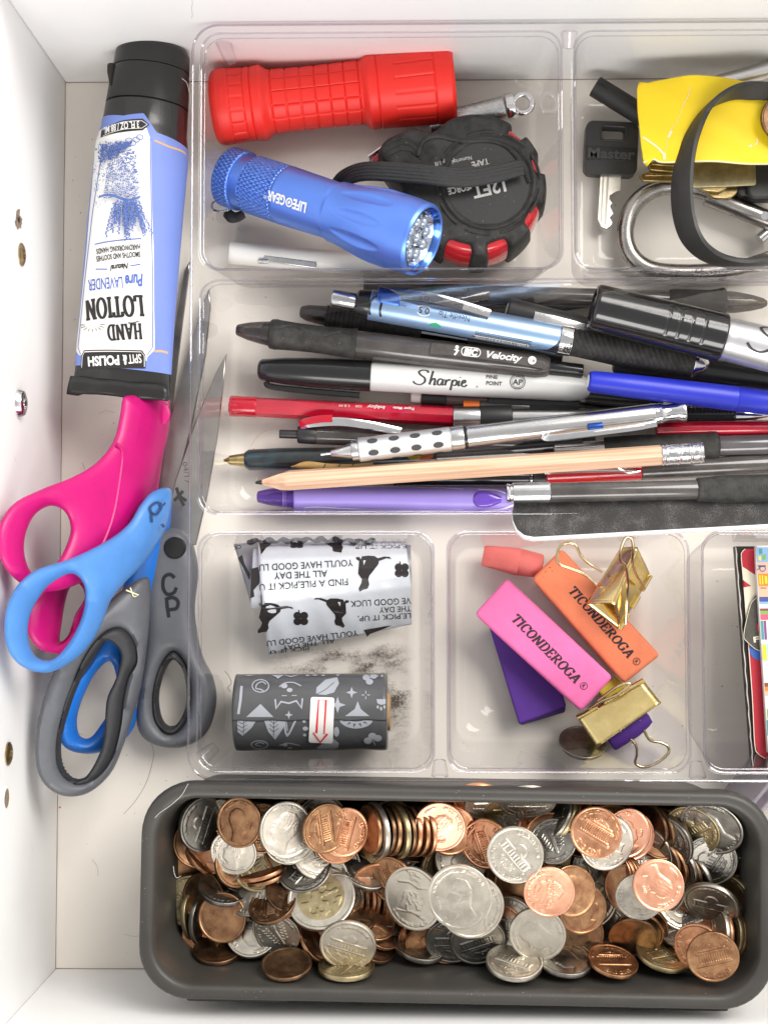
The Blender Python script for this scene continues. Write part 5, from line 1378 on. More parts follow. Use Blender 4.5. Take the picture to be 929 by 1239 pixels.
# -- m: pen with thick foam grip
t, L, xp = pen('pen with thick black foam grip and white-silver tip, beside the ferrule of the wooden pencil', (669, 545), (962, 537), 14, 16)
lathe('tip_cone', [(0, 2.0), (.5, 2.6), (xp(700), 3.2), (xp(731), 4.0)], silv, t, 32)
lathe('foam_grip', [(xp(730), 4.0), (xp(731), 4.8), (xp(760), 5.4), (xp(856), 5.7), (xp(862), 6.0), (xp(866), 5.7), (xp(869), 4.6), (xp(870), 3.6)], foam, t, 44)
seg('barrel', xp(866), L, 4.3, mat('grey_smoke_barrel', (.13, .12, .125), .15, coat=.6, noise=(40, .4)), t)
# -- p: red and grey pen behind the chrome-ended pen
t, L, xp = pen('pen with red collar and chrome clip, half hidden between pencil and chrome-ended pen', (660, 575), (962, 560), 16, 15)
seg('red_collar', 0, xp(775), 3.9, mat('red_plastic'), t); seg('barrel', xp(775), L, 4.1, smoke_body, t)
clipbar(t, [(0, 0, 3), (xp(668), 1, 4.8), (xp(740), .4, 5.0), (xp(766), -.6, 4.8)], 1.7, .6, ptip); tube('clip_wire', smoothpath([(xp(745), 1.0, 5.0), (xp(758), -1.0, 5.2), (xp(772), -.6, 4.4)], 6), .4, ptip, t, n=8)

# -- n: purple pen
lav = mat('lavender_barrel', (.34, .26, .72), .33, noise=(30, .06)); vio = clear_mat('violet_clear', (.55, .35, .80), (.20, .08, .40), .05, fmul=1.5, base_mix=.25, base=(.22, .12, .5))
t, L, xp = pen('purple ball pen with translucent violet tip, at the front left of the pen row', (311, 601), (650, 606), 10, 10)
lathe('tip_cone', [(0, 1.5), (.4, 2.3), (xp(325), 3.4), (xp(345), 4.3), (xp(358), 4.8)], vio, t, 32); lathe('tip_insert', [(.2, .9), (xp(325), 1.4), (xp(330), 2.2), (xp(342), 2.6), (xp(344), 3.6), (xp(358), 3.8)], mat('violet_core', (.26, .16, .56), .3), t, 20)
for q in range(5): seg('tip_ridge', xp(343 + q * 3.0), xp(345 + q * 3.0), 4.3 + q * .08, mat('violet_core'), t, b=.1)
lathe('barrel', [(xp(356), 4.8), (xp(357), 5.4), (xp(360), 5.6)] + fine(xp(370), xp(550), 2, lambda x: 5.3 - .45 * math.sin(math.pi * (x - xp(370)) / (xp(550) - xp(370)))) + [(xp(575), 5.2), (xp(615), 5.0), (L, 4.5)], lav, t, 48)
def swoosh(s, e):
    return [tuple(v) for v in smoothpath([(xp(362), s * 5.4), (xp(385), s * 4.6), (xp(420), s * 5.2), (xp(460), s * 5.8), (xp(520), s * 5.6), (xp(560), s * 4.9)], 6)]
ink = Ink(); ink.line(swoosh(1, 0), .55); ink.line(swoosh(-1, 0), .55); ink.line([tuple(v) for v in smoothpath([(xp(578), 4.6), (xp(600), 4.2), (xp(616), 1.6)], 5)], .7); ink.line([tuple(v) for v in smoothpath([(xp(586), -5.0), (xp(605), -4.4), (xp(620), -2.2)], 5)], .9)
ink.build('swoosh_print', mat('pale_lilac', (.75, .70, .85), .4), t, on_cyl(5.2, .12), .8)
V, F = sweep_data(smoothpath([(xp(573), 0, 4.6), (xp(578), 0, 5.3), (xp(592), 0, 5.6), (xp(605), 0, 5.0)], 6), lambda i, s: circ(3.4 * math.sin(.5 + s * 2.3), 16, 1.0)); mesh('clip_pad', V, F, mat('violet_gloss', (.14, .06, .48), .15, coat=.6), t)

# -- q: nail file resting over the tray divider
fx = thing('nail_file', 'black emery board with worn white edges, resting on the divider under the chrome-ended pen', 'nail file', None)
A = P(636, 626, 65); B = P(980, 607, 64.6); f = frame(A, B, rad(-22)); fx.matrix_world = mmat(f); L = (B - A).length
o_ = [(-4.2, 1)] + [(-1.5 + 9.6 * math.cos(rad(a)) * .55, 9.6 * math.sin(rad(a))) for a in range(150, 89, -12)] + [(L, 9.6), (L, -9.6)] + [(-1.5 + 9.6 * math.cos(rad(a)) * .55, 9.6 * math.sin(rad(a))) for a in range(270, 209, -12)]
o_ = [(L, -9.6), (L, 9.6), (2, 9.6), (-1.5, 8.6), (-4, 6), (-5.2, 2), (-5.2, -2), (-4, -6), (-1.5, -8.6), (2, -9.6)]
prism('file_core', o_, -1.0, 1.0, mat('file_white_core', (.74, .73, .72), .8, noise=(800, .15)), fx, .15, 1)
emery = bpy.data.materials.new('emery_grit'); emery.use_nodes = True; nt = emery.node_tree; bs = nt.nodes['Principled BSDF']; bs.inputs['Roughness'].default_value = .85
tc = nt.nodes.new('ShaderNodeTexCoord'); n1 = nt.nodes.new('ShaderNodeTexNoise'); n1.inputs['Scale'].default_value = 3400; n2 = nt.nodes.new('ShaderNodeTexNoise'); n2.inputs['Scale'].default_value = 160; n2.inputs['Detail'].default_value = 5
ad = nt.nodes.new('ShaderNodeMath'); ad.operation = 'MULTIPLY_ADD'; ad.inputs[1].default_value = 1.5; r = nt.nodes.new('ShaderNodeValToRGB')
r.color_ramp.elements[0].position = .70; r.color_ramp.elements[0].color = (.030, .028, .028, 1); r.color_ramp.elements[1].position = 1.0; r.color_ramp.elements[1].color = (.20, .19, .18, 1)
sc_ = nt.nodes.new('ShaderNodeMath'); sc_.operation = 'MULTIPLY'; sc_.inputs[1].default_value = .55
for x_ in (n1, n2): nt.links.new(tc.outputs['Object'], x_.inputs['Vector'])
nt.links.new(n1.outputs['Fac'], ad.inputs[0]); nt.links.new(n2.outputs['Fac'], ad.inputs[2]); nt.links.new(ad.outputs[0], sc_.inputs[0]); nt.links.new(sc_.outputs[0], r.inputs[0]); nt.links.new(r.outputs[0], bs.inputs['Base Color'])
bp = nt.nodes.new('ShaderNodeBump'); bp.inputs['Strength'].default_value = .8; bp.inputs['Distance'].default_value = .0003; nt.links.new(n1.outputs['Fac'], bp.inputs['Height']); nt.links.new(bp.outputs[0], bs.inputs['Normal'])
prism('emery_face', [(x * .995 + .2, y * .93 + .35) for x, y in o_], .95, 1.25, emery, fx, .1, 1)
# -- o: chrome-ended pen on top of the file
t, L, xp = pen('smoky pen with a broad chrome end and wavy black grip, lying on the emery board', (612, 597), (962, 590), 67, 66)
lathe('chrome_end', [(0, 2.8), (.2, 3.5), (.9, 3.7), (1.5, 3.3), (2.2, 3.4), (2.6, 3.9), (xp(664), 4.0), (xp(665), 3.7)], ptip, t, 44)
seg('barrel', xp(664.5), xp(845), 3.7, smoke_body, t); seg('refill', xp(664), xp(680), 1.5, silv, t)
def wave(x, a):
    s = (x * 1.0 + 1.7 * math.cos(a * 3.0)) % .95; return 1 - .22 * (s < .42) / 5
lathe('grip', [(xp(842), 3.8), (xp(843), 4.4)] + fine(xp(846), L, .2, lambda x: 4.5 + .7 * ease(x, xp(846), xp(880))), foam, t, 110, wob=wave, ang=80)

# -- r: the big marker
t, L, xp = pen('thick black-capped marker with silver barrel, biggest in the pen row, upper right', (716, 371), (960, 430), 38, 36, 'marker', 'marker')
capx = xp(874)
def mcap(x, a):
    g = 0; ang = a if a < math.pi else a - math.tau
    for k in (803, 817, 831, 846):
        d = abs(x - xp(k)); 
        if -.75 < ang - .12 < .62: g = max(g, groove(d, .55, .22))
        if abs(ang - .12 - .62) < .03 and 0 < x - xp(k) < 1.8: g = .2
    return 1 - g / 10
lathe('cap', [(1.2, 0.01), (1.0, 4.5), (1.5, 6.0), (1.6, 6.2), (.3, 6.9), (0, 7.6), (.2, 8.5), (.8, 9.1)] + fine(1.6, capx - .6, .35, lambda x: 9.3 + .45 * x / capx) + [(capx, 9.3), (capx, 8.8)], mat('cap_gloss_black', (.012, .012, .013), .14, coat=.4, bump=(250, .05)), t, 120, wob=mcap, ang=60)
lathe('end_disc', [(.35, 0.01), (.4, 4.0), (1.0, 4.8), (1.4, 4.9)], dk, t, 40)
sb = mat('marker_silver_barrel', (.62, .62, .64), .30, .8, noise=(20, .08))
lathe('barrel', [(capx - .2, 7.6), (capx, 8.2), (capx + 1.6, 8.6), (capx + 3.2, 8.3), (capx + 4.4, 8.6), (L, 8.9)], sb, t, 60)
ink = Ink(); sharp(ink, xp(795), 0, 4.8, .42); ink.build('embossed_lettering', mat('embossed_gloss', (.03, .03, .032), .10, coat=.5), t, on_cyl(lambda x: 9.3 + .45 * x / capx, .05), .6)
ink = Ink(); sharp(ink, xp(903), -4.4, 12.0, 1.35)
V = np.array(ink.V); ink.V = [tuple(v) for v in V]
ink.build('lettering', mat('dark_print'), t, on_cyl(8.75, .12), .6, clip=lambda u, v: u < L - .5)
# -- black pen between marker and blue pen
t, L, xp = pen('matt black pen in the gap between the big marker and the royal blue pen', (742, 436), (962, 462), 20, 19)
seg('barrel', 0, L, 5.2, dk2, t, b=1.5)
t, L, xp = pen('dark pen with chrome trim low behind the blue capped pen', (640, 470), (800, 488), 9, 9)
seg('barrel', 0, L, 4.6, dk, t); seg('trim', xp(700), xp(708), 4.7, mat('dark_chrome'), t)
# ============================================================ bottom left compartment: two rolls of printed bags
def solve_px(px, py, zf, z0=20.0):
    z = z0
    for _ in range(14):
        p = P(px, py, z); z = zf(p.x, p.y)
    return P(px, py, z)
def hf_mesh(name, grid, m, parent, O, thick=.25):
    n, k = len(grid), len(grid[0]); V = [q - O for r in grid for q in r]
    F = [(i * k + j, i * k + j + 1, (i + 1) * k + j + 1, (i + 1) * k + j) for i in range(n - 1) for j in range(k - 1)]
    o = mesh(name, V, F, m, parent, flat_angle=60)
    s = o.modifiers.new('s', 'SOLIDIFY'); s.thickness = thick * MM; s.offset = -1
    return o
film = mat('silver_white_film', (.62, .65, .70), .30, .08, noise=(60, .10), bump=(260, .35))
film_d = mat('grey_film_back', (.34, .35, .37), .3, .2, noise=(90, .2), bump=(260, .4))
prt = mat('roll_print', (.020, .016, .016), .35)
O = P(400, 720, 0); O.z = 0
t = thing('bag_roll', 'unrolling silvery white roll of bags printed with dogs, clovers and upside-down words', 'bag roll', Matrix.Translation(O))
def yt(x): return 656.5 - 2.0 * (x - 306) / 190
def yb(x): return 792 - 36.5 * (x - 325) / 172
def zsheet(px, py, lift=0.0):
    w = (py - yt(px)) / (yb(px) - yt(px)); w = max(-.02, min(1.03, w))
    keys = [(-.02, 19), (0, 20), (.06, 26.5), (.15, 30.5), (.28, 33), (.40, 33), (.55, 29.5), (.75, 20), (1.03, 7)]
    for a, b in zip(keys, keys[1:]):
        if w <= b[0]:
            q = (w - a[0]) / (b[0] - a[0]); z = a[1] + (b[1] - a[1]) * q; break
    z += .5 * math.sin(px * .09 + py * .05) * ease(w, .4, 1) + .35 * math.sin(px * .21 - py * .1) * ease(w, .3, .8)
    return z + lift
def sx0(py): return 313 if py < 668 else (311 - 0 * py if py < 700 else 311 + 14 * ((py - 700) / 92) ** 1)
def sx1(py): return 490 + 8 * min(1, (py - 655) / 60)
rows = []
for i in range(49):
    w = i / 48; r = []
    for j in range(41):
        c = j / 40
        xa = 312 + 13 * w ** 1.3; xb = 490.5 + 7.5 * min(1, w * 1.8) - 0; px = xa + (xb - xa) * c; py = yt(px) + (yb(px) - yt(px)) * w
        r.append(P(px, py, zsheet(px, py)))
    rows.append(r)
hf_mesh('film_sheet', rows, film, t, O)
rows = []
for i in range(17):
    w = i / 16; r = []
    for j in range(11):
        c = j / 10; xa = 283 + 22 * w; px = xa + (317 - xa) * c; py = 658 + 78 * w - 2 * c; r.append(P(px, py, 10 + 14 * math.sin(w * 2.6 + .2) * .9 + 4 * c + .4 * math.sin(c * 7 + w * 9)))
    rows.append(r)
hf_mesh('loose_flap', rows, film_d, t, O)
rows = []
for i in range(9):
    w = i / 8; r = []
    for j in range(7):
        c = j / 6; xa = 303 + 3 * (1 - w); px = xa + (316 - xa) * c; py = 664 + 72 * w; r.append(P(px, py, 20 + 9 * math.sin(w * 2.7 + .3) + 1.5 * c))
    rows.append(r)
hf_mesh('inner_layer', rows, film, t, O)
A = P(316, 694, 13) - O; B = P(497.5, 690, 13) - O
lathe('roll_core', rprof(0, (B - A).length, 10.5, .3), film_d, t, 48, mw=frame(A, B))
tube('torn_edge', [P(x, 655 + 1.5 * math.sin(x * .4) - 2.0 * math.exp(-((x - 380) / 40) ** 2), 25 + .7 * math.sin(x * .9)) - O for x in range(300, 455, 3)], lambda s: .9 + .35 * math.sin(s * 47), mat('black_film', (.02, .02, .022), .2, bump=(500, .8)), t, n=8)
class PxInk(Ink):
    """print laid out in photograph pixels; y is minus the pixel row"""
    def t(s, txt, x0, y0, x1, y1, h, bold=.0, **k):
        """reading from (x0, y0) to (x1, y1)"""
        a = math.degrees(math.atan2(-(y1 - y0), x1 - x0)); s.text(txt, (x0 + x1) / 2, -(y0 + y1) / 2, h, math.hypot(x1 - x0, y1 - y0), deg=a, bold=bold, **k); return s
    def p(s, pts): return s.poly([(x, -y) for x, y in pts])
    def l(s, pts, w, closed=False, sm=0):
        if sm: pts = [(q.x, q.y) for q in smoothpath(pts, sm, closed)]
        return s.line([(x, -y) for x, y in pts], w, closed=closed)
    def e(s, x, y, rx, ry=None): return s.disc(x, -y, rx, ry)
on_sheet = lambda u, v, l: tuple(P(u, -v, zsheet(u, -v, .22 + l * .5)) - O)
dogp = [(315, 265), (345, 262), (362, 285), (370, 258), (430, 250), (490, 255), (520, 275), (580, 258), (630, 262), (645, 280), (600, 275), (530, 300), (525, 330), (480, 390), (440, 440), (430, 480), (440, 520), (425, 560), (385, 570), (350, 588), (340, 560), (365, 510), (370, 470), (335, 420), (340, 360), (345, 300), (318, 285)]
dogp = [((x - 465) / 7.74, (y - 415) / 7.74) for x, y in dogp]
ink = PxInk(); T = ink.t
T("YOU'LL HAVE GOOD LU", 427, 681, 314, 687, 8, .005); T('ALL THE DAY', 396, 694, 332, 697, 8, .005); T('FIND A PILE,PICK IT U', 421, 704, 314, 711, 8, .005)
T("E,PICK IT UP,", 492, 661, 428, 662, 4.6); T('THE DAY', 492, 656.3, 452, 656.8, 1.6)
T("VE GOOD LUCK", 497, 727, 424, 731, 7.4, .005); T('THE DAY', 497, 736.5, 459, 738.5, 6.6, .005); T("LE,PICK IT UP,", 497, 745, 433, 749, 6.2, .005)
T("YOU'LL HAVE GOOD LU", 433, 766, 323, 779, 6.6, .005); T('ALL THE DAY', 405, 775.5, 342, 784, 5.2, .005); T('PICK IT U', 374, 784.5, 327, 789.5, 4.4, .005)
def dog(cx_, cy_, sx=1, sy=1, rot=0):
    c, s_ = math.cos(rad(rot)), math.sin(rad(rot)); ink.p([(cx_ + sx * x * c - sy * y * s_, cy_ + sx * x * s_ + sy * y * c) for x, y in dogp])
dog(450, 693.5); dog(402, 741, -1, .80, 4); dog(330, 749, 1, .88, 8)
def clover(x, y, r, ry=1.0):
    for a in (45, 135, 225, 315): ink.e(x + r * .56 * math.cos(rad(a)), y + ry * r * .56 * math.sin(rad(a)), r * .50, r * .50 * ry)
    ink.l([(x, y), (x - r * .25, y - r * 1.15 * ry)], r * .12)
clover(486, 690, 9.5); clover(364, 748.5, 10, .9); clover(359, 659.5, 9, .42)
ink.p([(392, 656.5), (412, 656), (415, 662), (413, 668.5), (403, 667), (402, 662)]); ink.p([(314, 657), (331, 656.4), (322, 663), (316, 671)]); ink.p([(440, 762.5), (462, 758.5), (474, 757), (462, 762), (448, 767), (444, 770.5), (442, 766)])
ink.build('print', prt, t, on_sheet, 4, 1)
ink = PxInk(); ink.p([(439.5, 678), (442.5, 678), (440, 684)]); ink.p([(412, 728.5), (408.5, 728.5), (411.5, 734)]); ink.build('print_gap', film, t, lambda u, v, l: tuple(P(u, -v, zsheet(u, -v, .30)) - O))
ink = PxInk(); ink.t('CK', 292, 661.5, 282.5, 663, 4.6, .02); ink.p([(288, 675), (293, 671), (296, 682), (303, 695), (302, 702)]); ink.build('print', prt, t, lambda u, v, l: tuple(P(u, -v, 26) - O))
ink = PxInk(); ink.p([(304, 688), (313, 686), (314, 706), (307, 714), (308, 722), (303, 724)]); ink.build('print', prt, t, lambda u, v, l: tuple(P(u, -v, 31.5) - O))

# ---- dark roll
A = P(286, 862, 18.5); B = P(469, 861, 18.5); R_ = 15.3; FR2 = frame(A, B); INV2 = FR2.inverted(); L = (B - A).length
t = thing('bag_roll', 'dark grey roll of bags with pale motifs and a white sticker with red arrow', 'bag roll', FR2)
dfilm = mat('dark_grey_film', (.090, .092, .097), .30, coat=.2, noise=(50, .18), bump=(220, .45))
lathe('film', [(.8, R_ - 2.2), (.2, R_ - 1.2), (0, R_ - .6), (.4, R_ - .1)] + fine(1, L - 1, 1.2, lambda x: R_ + .12 * math.sin(x * .35)) + [(L - .3, R_ - .3), (L, R_ - 1), (L - .3, R_ - 2.5)], dfilm, t, 90, wob=lambda x, a: 1 + .004 * math.sin(a * 3 + x * .2), ang=60)
V, F = lathe_data([(.4, R_ + .35)] + fine(1, L - 1, 2, lambda x: R_ + .45) + [(L - .4, R_ + .3)], 40, -2.2 + 0, .0)
def outer_layer():
    # outermost turn whose loose edge runs along the roll just below its middle
    V = []; F = []; n = 60; xs = lin(.2, L - .2, 40)
    for x in xs:
        edge = -.125 + .012 * math.sin(x * .5)
        for j in range(n + 1):
            a = edge + (1.9 - edge) * j / n; r = R_ + .42 - .35 * (j / n) ** 2
            V.append((x, r * math.sin(a), r * math.cos(a)))
    for i in range(len(xs) - 1):
        for j in range(n): F.append((i * (n + 1) + j, i * (n + 1) + j + 1, (i + 1) * (n + 1) + j + 1, (i + 1) * (n + 1) + j))
    o = mesh('outer_turn', V, F, dfilm, t, flat_angle=60); s = o.modifiers.new('s', 'SOLIDIFY'); s.thickness = .3 * MM; s.offset = -1
outer_layer()
lathe('cardboard_core', [(L - 2, 5), (L + 1.0, 5), (L + 1.2, 6.4), (L + .9, 7.6), (L - 2, 7.8)], mat('cardboard', (.50, .34, .18), .8, noise=(400, .2)), t, 32)
def on_roll(lift):
    def fn(u, v, l):
        z = 30.0
        for _ in range(16):
            q = INV2 @ P(u, -v, z); y = max(-R_ * .995, min(R_ * .995, q.y)); zz = math.sqrt(max(0, (R_ + .5) ** 2 - y * y)); z = (FR2 @ Vector((q.x, y, zz))).z
        q = INV2 @ P(u, -v, z); y = max(-R_ * .995, min(R_ * .995, q.y)); rr = R_ + lift + l; a = math.asin(y / (R_ + .5)); return (q.x, rr * math.sin(a), rr * math.cos(a))
    return fn
pal = mat('pale_motif', (.36, .38, .42), .4)
ink = PxInk(); p_, l_, e_ = ink.p, ink.l, ink.e
l_([(315.3 + 10 * math.cos(a), 830 + 7.6 * math.sin(a)) for a in [i * math.tau / 24 for i in range(24)]], 1.3, True)
l_([(322, 828), (317, 825), (311, 828), (310, 833), (315, 834), (319, 836)], 1.4, sm=5)
l_([(338, 831), (345, 826.5), (355, 826), (364.5, 830)], 1.4, sm=5); e_(344, 830, 4, 3); e_(350.5, 835, 3.6, 2.6); l_([(341, 841.8), (347, 841.8)], 1); l_([(353, 841.6), (359, 841.6)], 1)
l_([(333, 846), (334.3, 857), (340, 849), (349.5, 851), (358.6, 848), (364.8, 856.5), (366, 845)], 2.0)
p_([(315.3, 851.8), (331, 867.6), (298, 867.6)]); l_([(292.5, 830), (291, 848), (288.5, 864)], 3.2)
for p4 in (((349.5, 865), 5.2), ((425.4, 838), 7), ((408.5, 853), 10)):
    (x, y), r = p4; p_([(x, y - r), (x + r * .25, y - r * .25), (x + r, y), (x + r * .25, y + r * .25), (x, y + r), (x - r * .25, y + r * .25), (x - r, y), (x - r * .25, y - r * .25)])
p_([(432.8, 848.5), (436.5, 858), (447, 866.5), (417.4, 866.5), (429, 858)])
for d in ((1, 0), (-1, 0), (0, 1), (0, -1)): l_([(442.5 + d[0] * 1.6, 841 + d[1] * 1.6), (442.5 + d[0] * 5, 841 + d[1] * 5)], 1.1)
p_([(382.4, 840), (383, 832), (393.7, 822.5), (408, 819.5), (410.3, 827), (404, 838), (393.7, 841)])
for (x, y) in ((443, 820), (447, 825), (452, 818)): e_(x, y, 4.4, 3.6)
l_([(447, 820), (458, 818)], 1.2); e_(462, 818, 1.5)
for (x, y) in ((445, 896), (450.5, 890.5), (457, 893)): e_(x, y, 5.0, 4.0)
l_([(451, 895), (454, 902)], 1.1)
p_([(455.5, 846), (466.5, 846), (466.5, 851.5), (461, 853), (456.5, 851)]); e_(457, 855.5, 1.4, 2); e_(461, 857.5, 1.4, 2.4); e_(465, 855.5, 1.4, 2)
p_([(328, 815.8), (344, 816), (336.6, 821.5)]); l_([(344, 816), (352, 819), (362, 815.6)], 1.4); p_([(295, 815.5), (310, 815.6), (301, 818.5)]); e_(372, 817.5, 2.2, 1); e_(381, 816.6, 3.4, 1.4); e_(391, 817.5, 2.2, .9); p_([(405, 815), (413, 815), (408.5, 818.5)])
# below the loose edge
ink2 = PxInk(); p_, l_, e_ = ink2.p, ink2.l, ink2.e
p_([(287, 870.5), (311, 870.5), (304.5, 881), (293.5, 891), (287.5, 886)]); p_([(319, 870.5), (344, 870.5), (343, 881), (333, 896), (324.5, 886)])
l_([(343.5, 871), (347.5, 890.5), (358, 871)], 2.4, sm=4); l_([(348, 885), (346, 872)], 1.2)
e_(368, 873, 2); e_(369.5, 882, 3.4, 2.6); e_(368.6, 890, 2, 1.7)
l_([(314 + 10 * math.cos(a), 902 + 5 * math.sin(a)) for a in [i * math.tau / 24 for i in range(24)]], 1.2, True); l_([(320, 901), (314, 899), (309, 902), (316, 904)], 1.1, sm=4)
l_([(338, 903), (348, 900), (363, 903)], 1.2, sm=4); e_(345, 902.5, 3, 1.8); e_(351, 906, 3, 1.2)
p_([(411 + 20 * 0 + 0, 870)] + [(431 + 20.5 * math.cos(rad(a)), 869.5 + 12.5 * math.sin(rad(a))) for a in range(175, 4, -9)])
e_(407, 886, 3.4, 6); p_([(383, 906), (392, 899), (404, 895), (410, 900), (409, 906), (400, 909), (388, 908.5)])
ink.build('motif_print', pal, t, on_roll(.56), 3, 1); ink2.build('motif_print', pal, t, on_roll(.16), 3, 1)
ink = PxInk()
for a in range(160, 10, -30): ink.p([(431 + 12 * math.cos(rad(a + 8)), 869.5 + 6.5 * math.sin(rad(a + 8))), (431 + 12 * math.cos(rad(a - 8)), 869.5 + 6.5 * math.sin(rad(a - 8))), (431 + 18 * math.cos(rad(a)), 869.5 + 11 * math.sin(rad(a)))])
ink.p([(418, 869.6)] + [(431 + 11 * math.cos(rad(a)), 869.8 + 3.4 * math.sin(rad(a))) for a in range(175, 4, -15)])
for x in (295, 331.5): ink.l([(x, 871), (x - .5, 892)], .7); 
for k in range(3):
    for s in (-1, 1):
        ink.l([(331.3, 876 + 5 * k), (331.3 + s * 5.5, 871.5 + 5 * k)], .7); ink.l([(293, 876 + 5 * k), (293 + s * 6, 872.5 + 4.6 * k)], .7)
ink.build('motif_gap', dfilm, t, on_roll(.22), 3, 1)
ink = PxInk(); ink.l([(383, 840), (393, 835), (404, 826)], .9, sm=4); ink.build('motif_gap', dfilm, t, on_roll(.62), 3, 1)
ink = PxInk(); c = [(376, 843.5), (404.5, 844.2), (402.8, 899.2), (373.6, 898.2)]
q = []
for (x, y), (dx, dy), (ex, ey) in zip(c, ((0, 1), (-1, 0), (0, -1), (1, 0)), ((1, 0), (0, 1), (-1, 0), (0, -1))):
    q += [(x + dx * 2.4, y + dy * 2.4), (x + dx * .7 + ex * .7, y + dy * .7 + ey * .7), (x + ex * 2.4, y + ey * 2.4)]
ink.p(q); st = ink.build('sticker', mat('sticker_white', (.80, .78, .76), .42), t, on_roll(.72), 2, 1); s_ = st.modifiers.new('s', 'SOLIDIFY'); s_.thickness = .12 * MM; s_.offset = 1
ink = PxInk(); ink.l([(370 + x / 8.445, 800 + y / 8.445) for x, y in [(132, 398), (208, 400), (188, 738), (222, 737), (148, 822), (74, 724), (110, 728)]], 1.35, True); ink.build('arrow_print', mat('print_red', (.72, .02, .025), .45), t, on_roll(.92), 2, 1)

# ============================================================ bottom middle compartment: erasers and binder clips
def slab(name, bottom, top_, z0, z1, m, parent, O, bev=1.1):
    """block from a lower outline (pixels at z0) and an upper outline (pixels at z1), same number of corners"""
    V = [P(*p, z0) - O for p in bottom] + [P(*p, z1) - O for p in top_]; n = len(bottom)
    F = [tuple(range(n - 1, -1, -1)), tuple(range(n, 2 * n))] + [(i, (i + 1) % n, n + (i + 1) % n, n + i) for i in range(n)]
    o = mesh(name, V, F, m, parent, smooth=False)
    bm = bmesh.new(); bm.from_mesh(o.data); bmesh.ops.recalc_face_normals(bm, faces=bm.faces)
    bmesh.ops.bevel(bm, geom=bm.edges[:], offset=bev * MM, segments=4, profile=.55, affect='EDGES', clamp_overlap=True); bm.to_mesh(o.data); bm.free(); shade(o, 45)
    return o
def eraser_mat(name, c): return mat(name, c, .68, noise=(70, .16), bump=(900, .35))
ink_e = mat('eraser_print', (.03, .012, .02), .6)
def word(O, z, t, x0, y0, x1, y1, h, clipf=None, reg=True):
    k = Ink(); a = math.degrees(math.atan2(-(y1 - y0), x1 - x0)); serif_text(k, 'TICONDEROGA', (x0 + x1) / 2, -(y0 + y1) / 2, h, math.hypot(x1 - x0, y1 - y0), a, thick=.24, thin=.10, shear=.22, serif=.15, sth=.075, sp=.03)
    c_, s_ = math.cos(rad(a)), math.sin(rad(a)); ex = x1 + 8.5 * c_; ey = -y1 + 8.5 * s_
    k.line([(ex + 4.2 * math.cos(b), ey + 4.2 * math.sin(b)) for b in [i * math.tau / 20 for i in range(20)]], .7, closed=True); k.text('R', ex, ey, 4.6, deg=a, bold=.01)
    k.build('lettering', ink_e, t, lambda u, v, l: tuple(P(u, -v, z + .12 + l) - O))
def S(pts): return [(540 + x / 2.903, 620 + y / 2.903) for x, y in pts]
# purple block eraser
O = P(635, 820, 0); O.z = 0
t = thing('eraser', 'deep purple block eraser lying under the pink one', 'eraser', Matrix.Translation(O))
slab('eraser_block', [(590, 752), (630, 878), (684, 862), (648, 740)], [(587, 744), (627.5, 877), (685, 855), (650, 732)], TF, 14, eraser_mat('purple_rubber', (.105, .030, .30)), t, O)
# orange block eraser
O = P(720, 745, 0); O.z = 0
t = thing('eraser', 'orange printed block eraser with a smudged corner, beside the pink eraser', 'eraser', Matrix.Translation(O))
slab('eraser_block', [(648, 698), (752, 818), (788, 792), (684, 676)], S([(296, 234), (622, 606), (754, 502), (404, 122)]), TF, 17, eraser_mat('orange_rubber', (.90, .255, .12)), t, O, 2.0)
word(O, 17, t, 691, 712, 764, 794, 11.5)
sm = Ink(); random.seed(9)
for i in range(60): sm.disc(645 + random.gauss(12, 11), -(690 + random.gauss(-8, 10)), random.uniform(.25, .8), n=6)
sm.build('smudge_specks', mat('eraser_smudge', (.22, .06, .03), .8), t, lambda u, v, l: tuple(P(u, -v, 17.08) - O), clip=lambda u, v: 654 < u < 690 and -700 < v < -672 and (u - 648) + (-v - 700) > 0)['kind'] = 'stuff'
# pink block eraser
O = P(655, 780, 0); O.z = 0
t = thing('eraser', 'bright pink printed block eraser lying across the purple one', 'eraser', Matrix.Translation(O))
slab('eraser_block', [(586, 748), (706, 856), (734, 822), (618, 712)], S([(92, 356), (470, 704), (588, 578), (212, 224)]), 14.6, 26, eraser_mat('pink_rubber', (.86, .17, .42)), t, O, 2.2)
word(O, 26, t, 622, 746, 700, 824, 12)
# pencil-cap eraser
O = P(620, 680, 0); O.z = 0
t = thing('cap_eraser', 'small coral pencil-cap eraser in the top left corner of the eraser compartment', 'eraser', frame(P(655, 685, 9.5), P(584, 672, 9.5)))
coral = eraser_mat('coral_rubber', (.74, .17, .15)); L = (P(655, 685, 9.5) - P(584, 672, 9.5)).length
lathe('sleeve', [(2.5, 0.01), (2.4, 3.0), (0, 3.4), (-.2, 3.9), (0, 4.6), (.8, 4.9), (9.6, 5.6), (10.2, 5.5), (10.4, 4.9)], coral, t, 32)
V = []; 
for (x, hy, hz) in ((9.8, 5.5, 5.4), (10.4, 5.6, 5.5), (L - 4, 4.6, 2.6), (L - .8, 4.3, 1.0), (L, 3.8, .5)):
    V += [(x, y, z) for y, z in rrect(2 * hy, 2 * hz, min(hy, hz) * .45, 3)]
n = 16; F = [(i * n + j, i * n + (j + 1) % n, (i + 1) * n + (j + 1) % n, (i + 1) * n + j) for i in range(4) for j in range(n)] + [tuple(range(n - 1, -1, -1)), tuple(range(4 * n, 5 * n))]
mesh('wedge', V, F, coral, t, flat_angle=50)
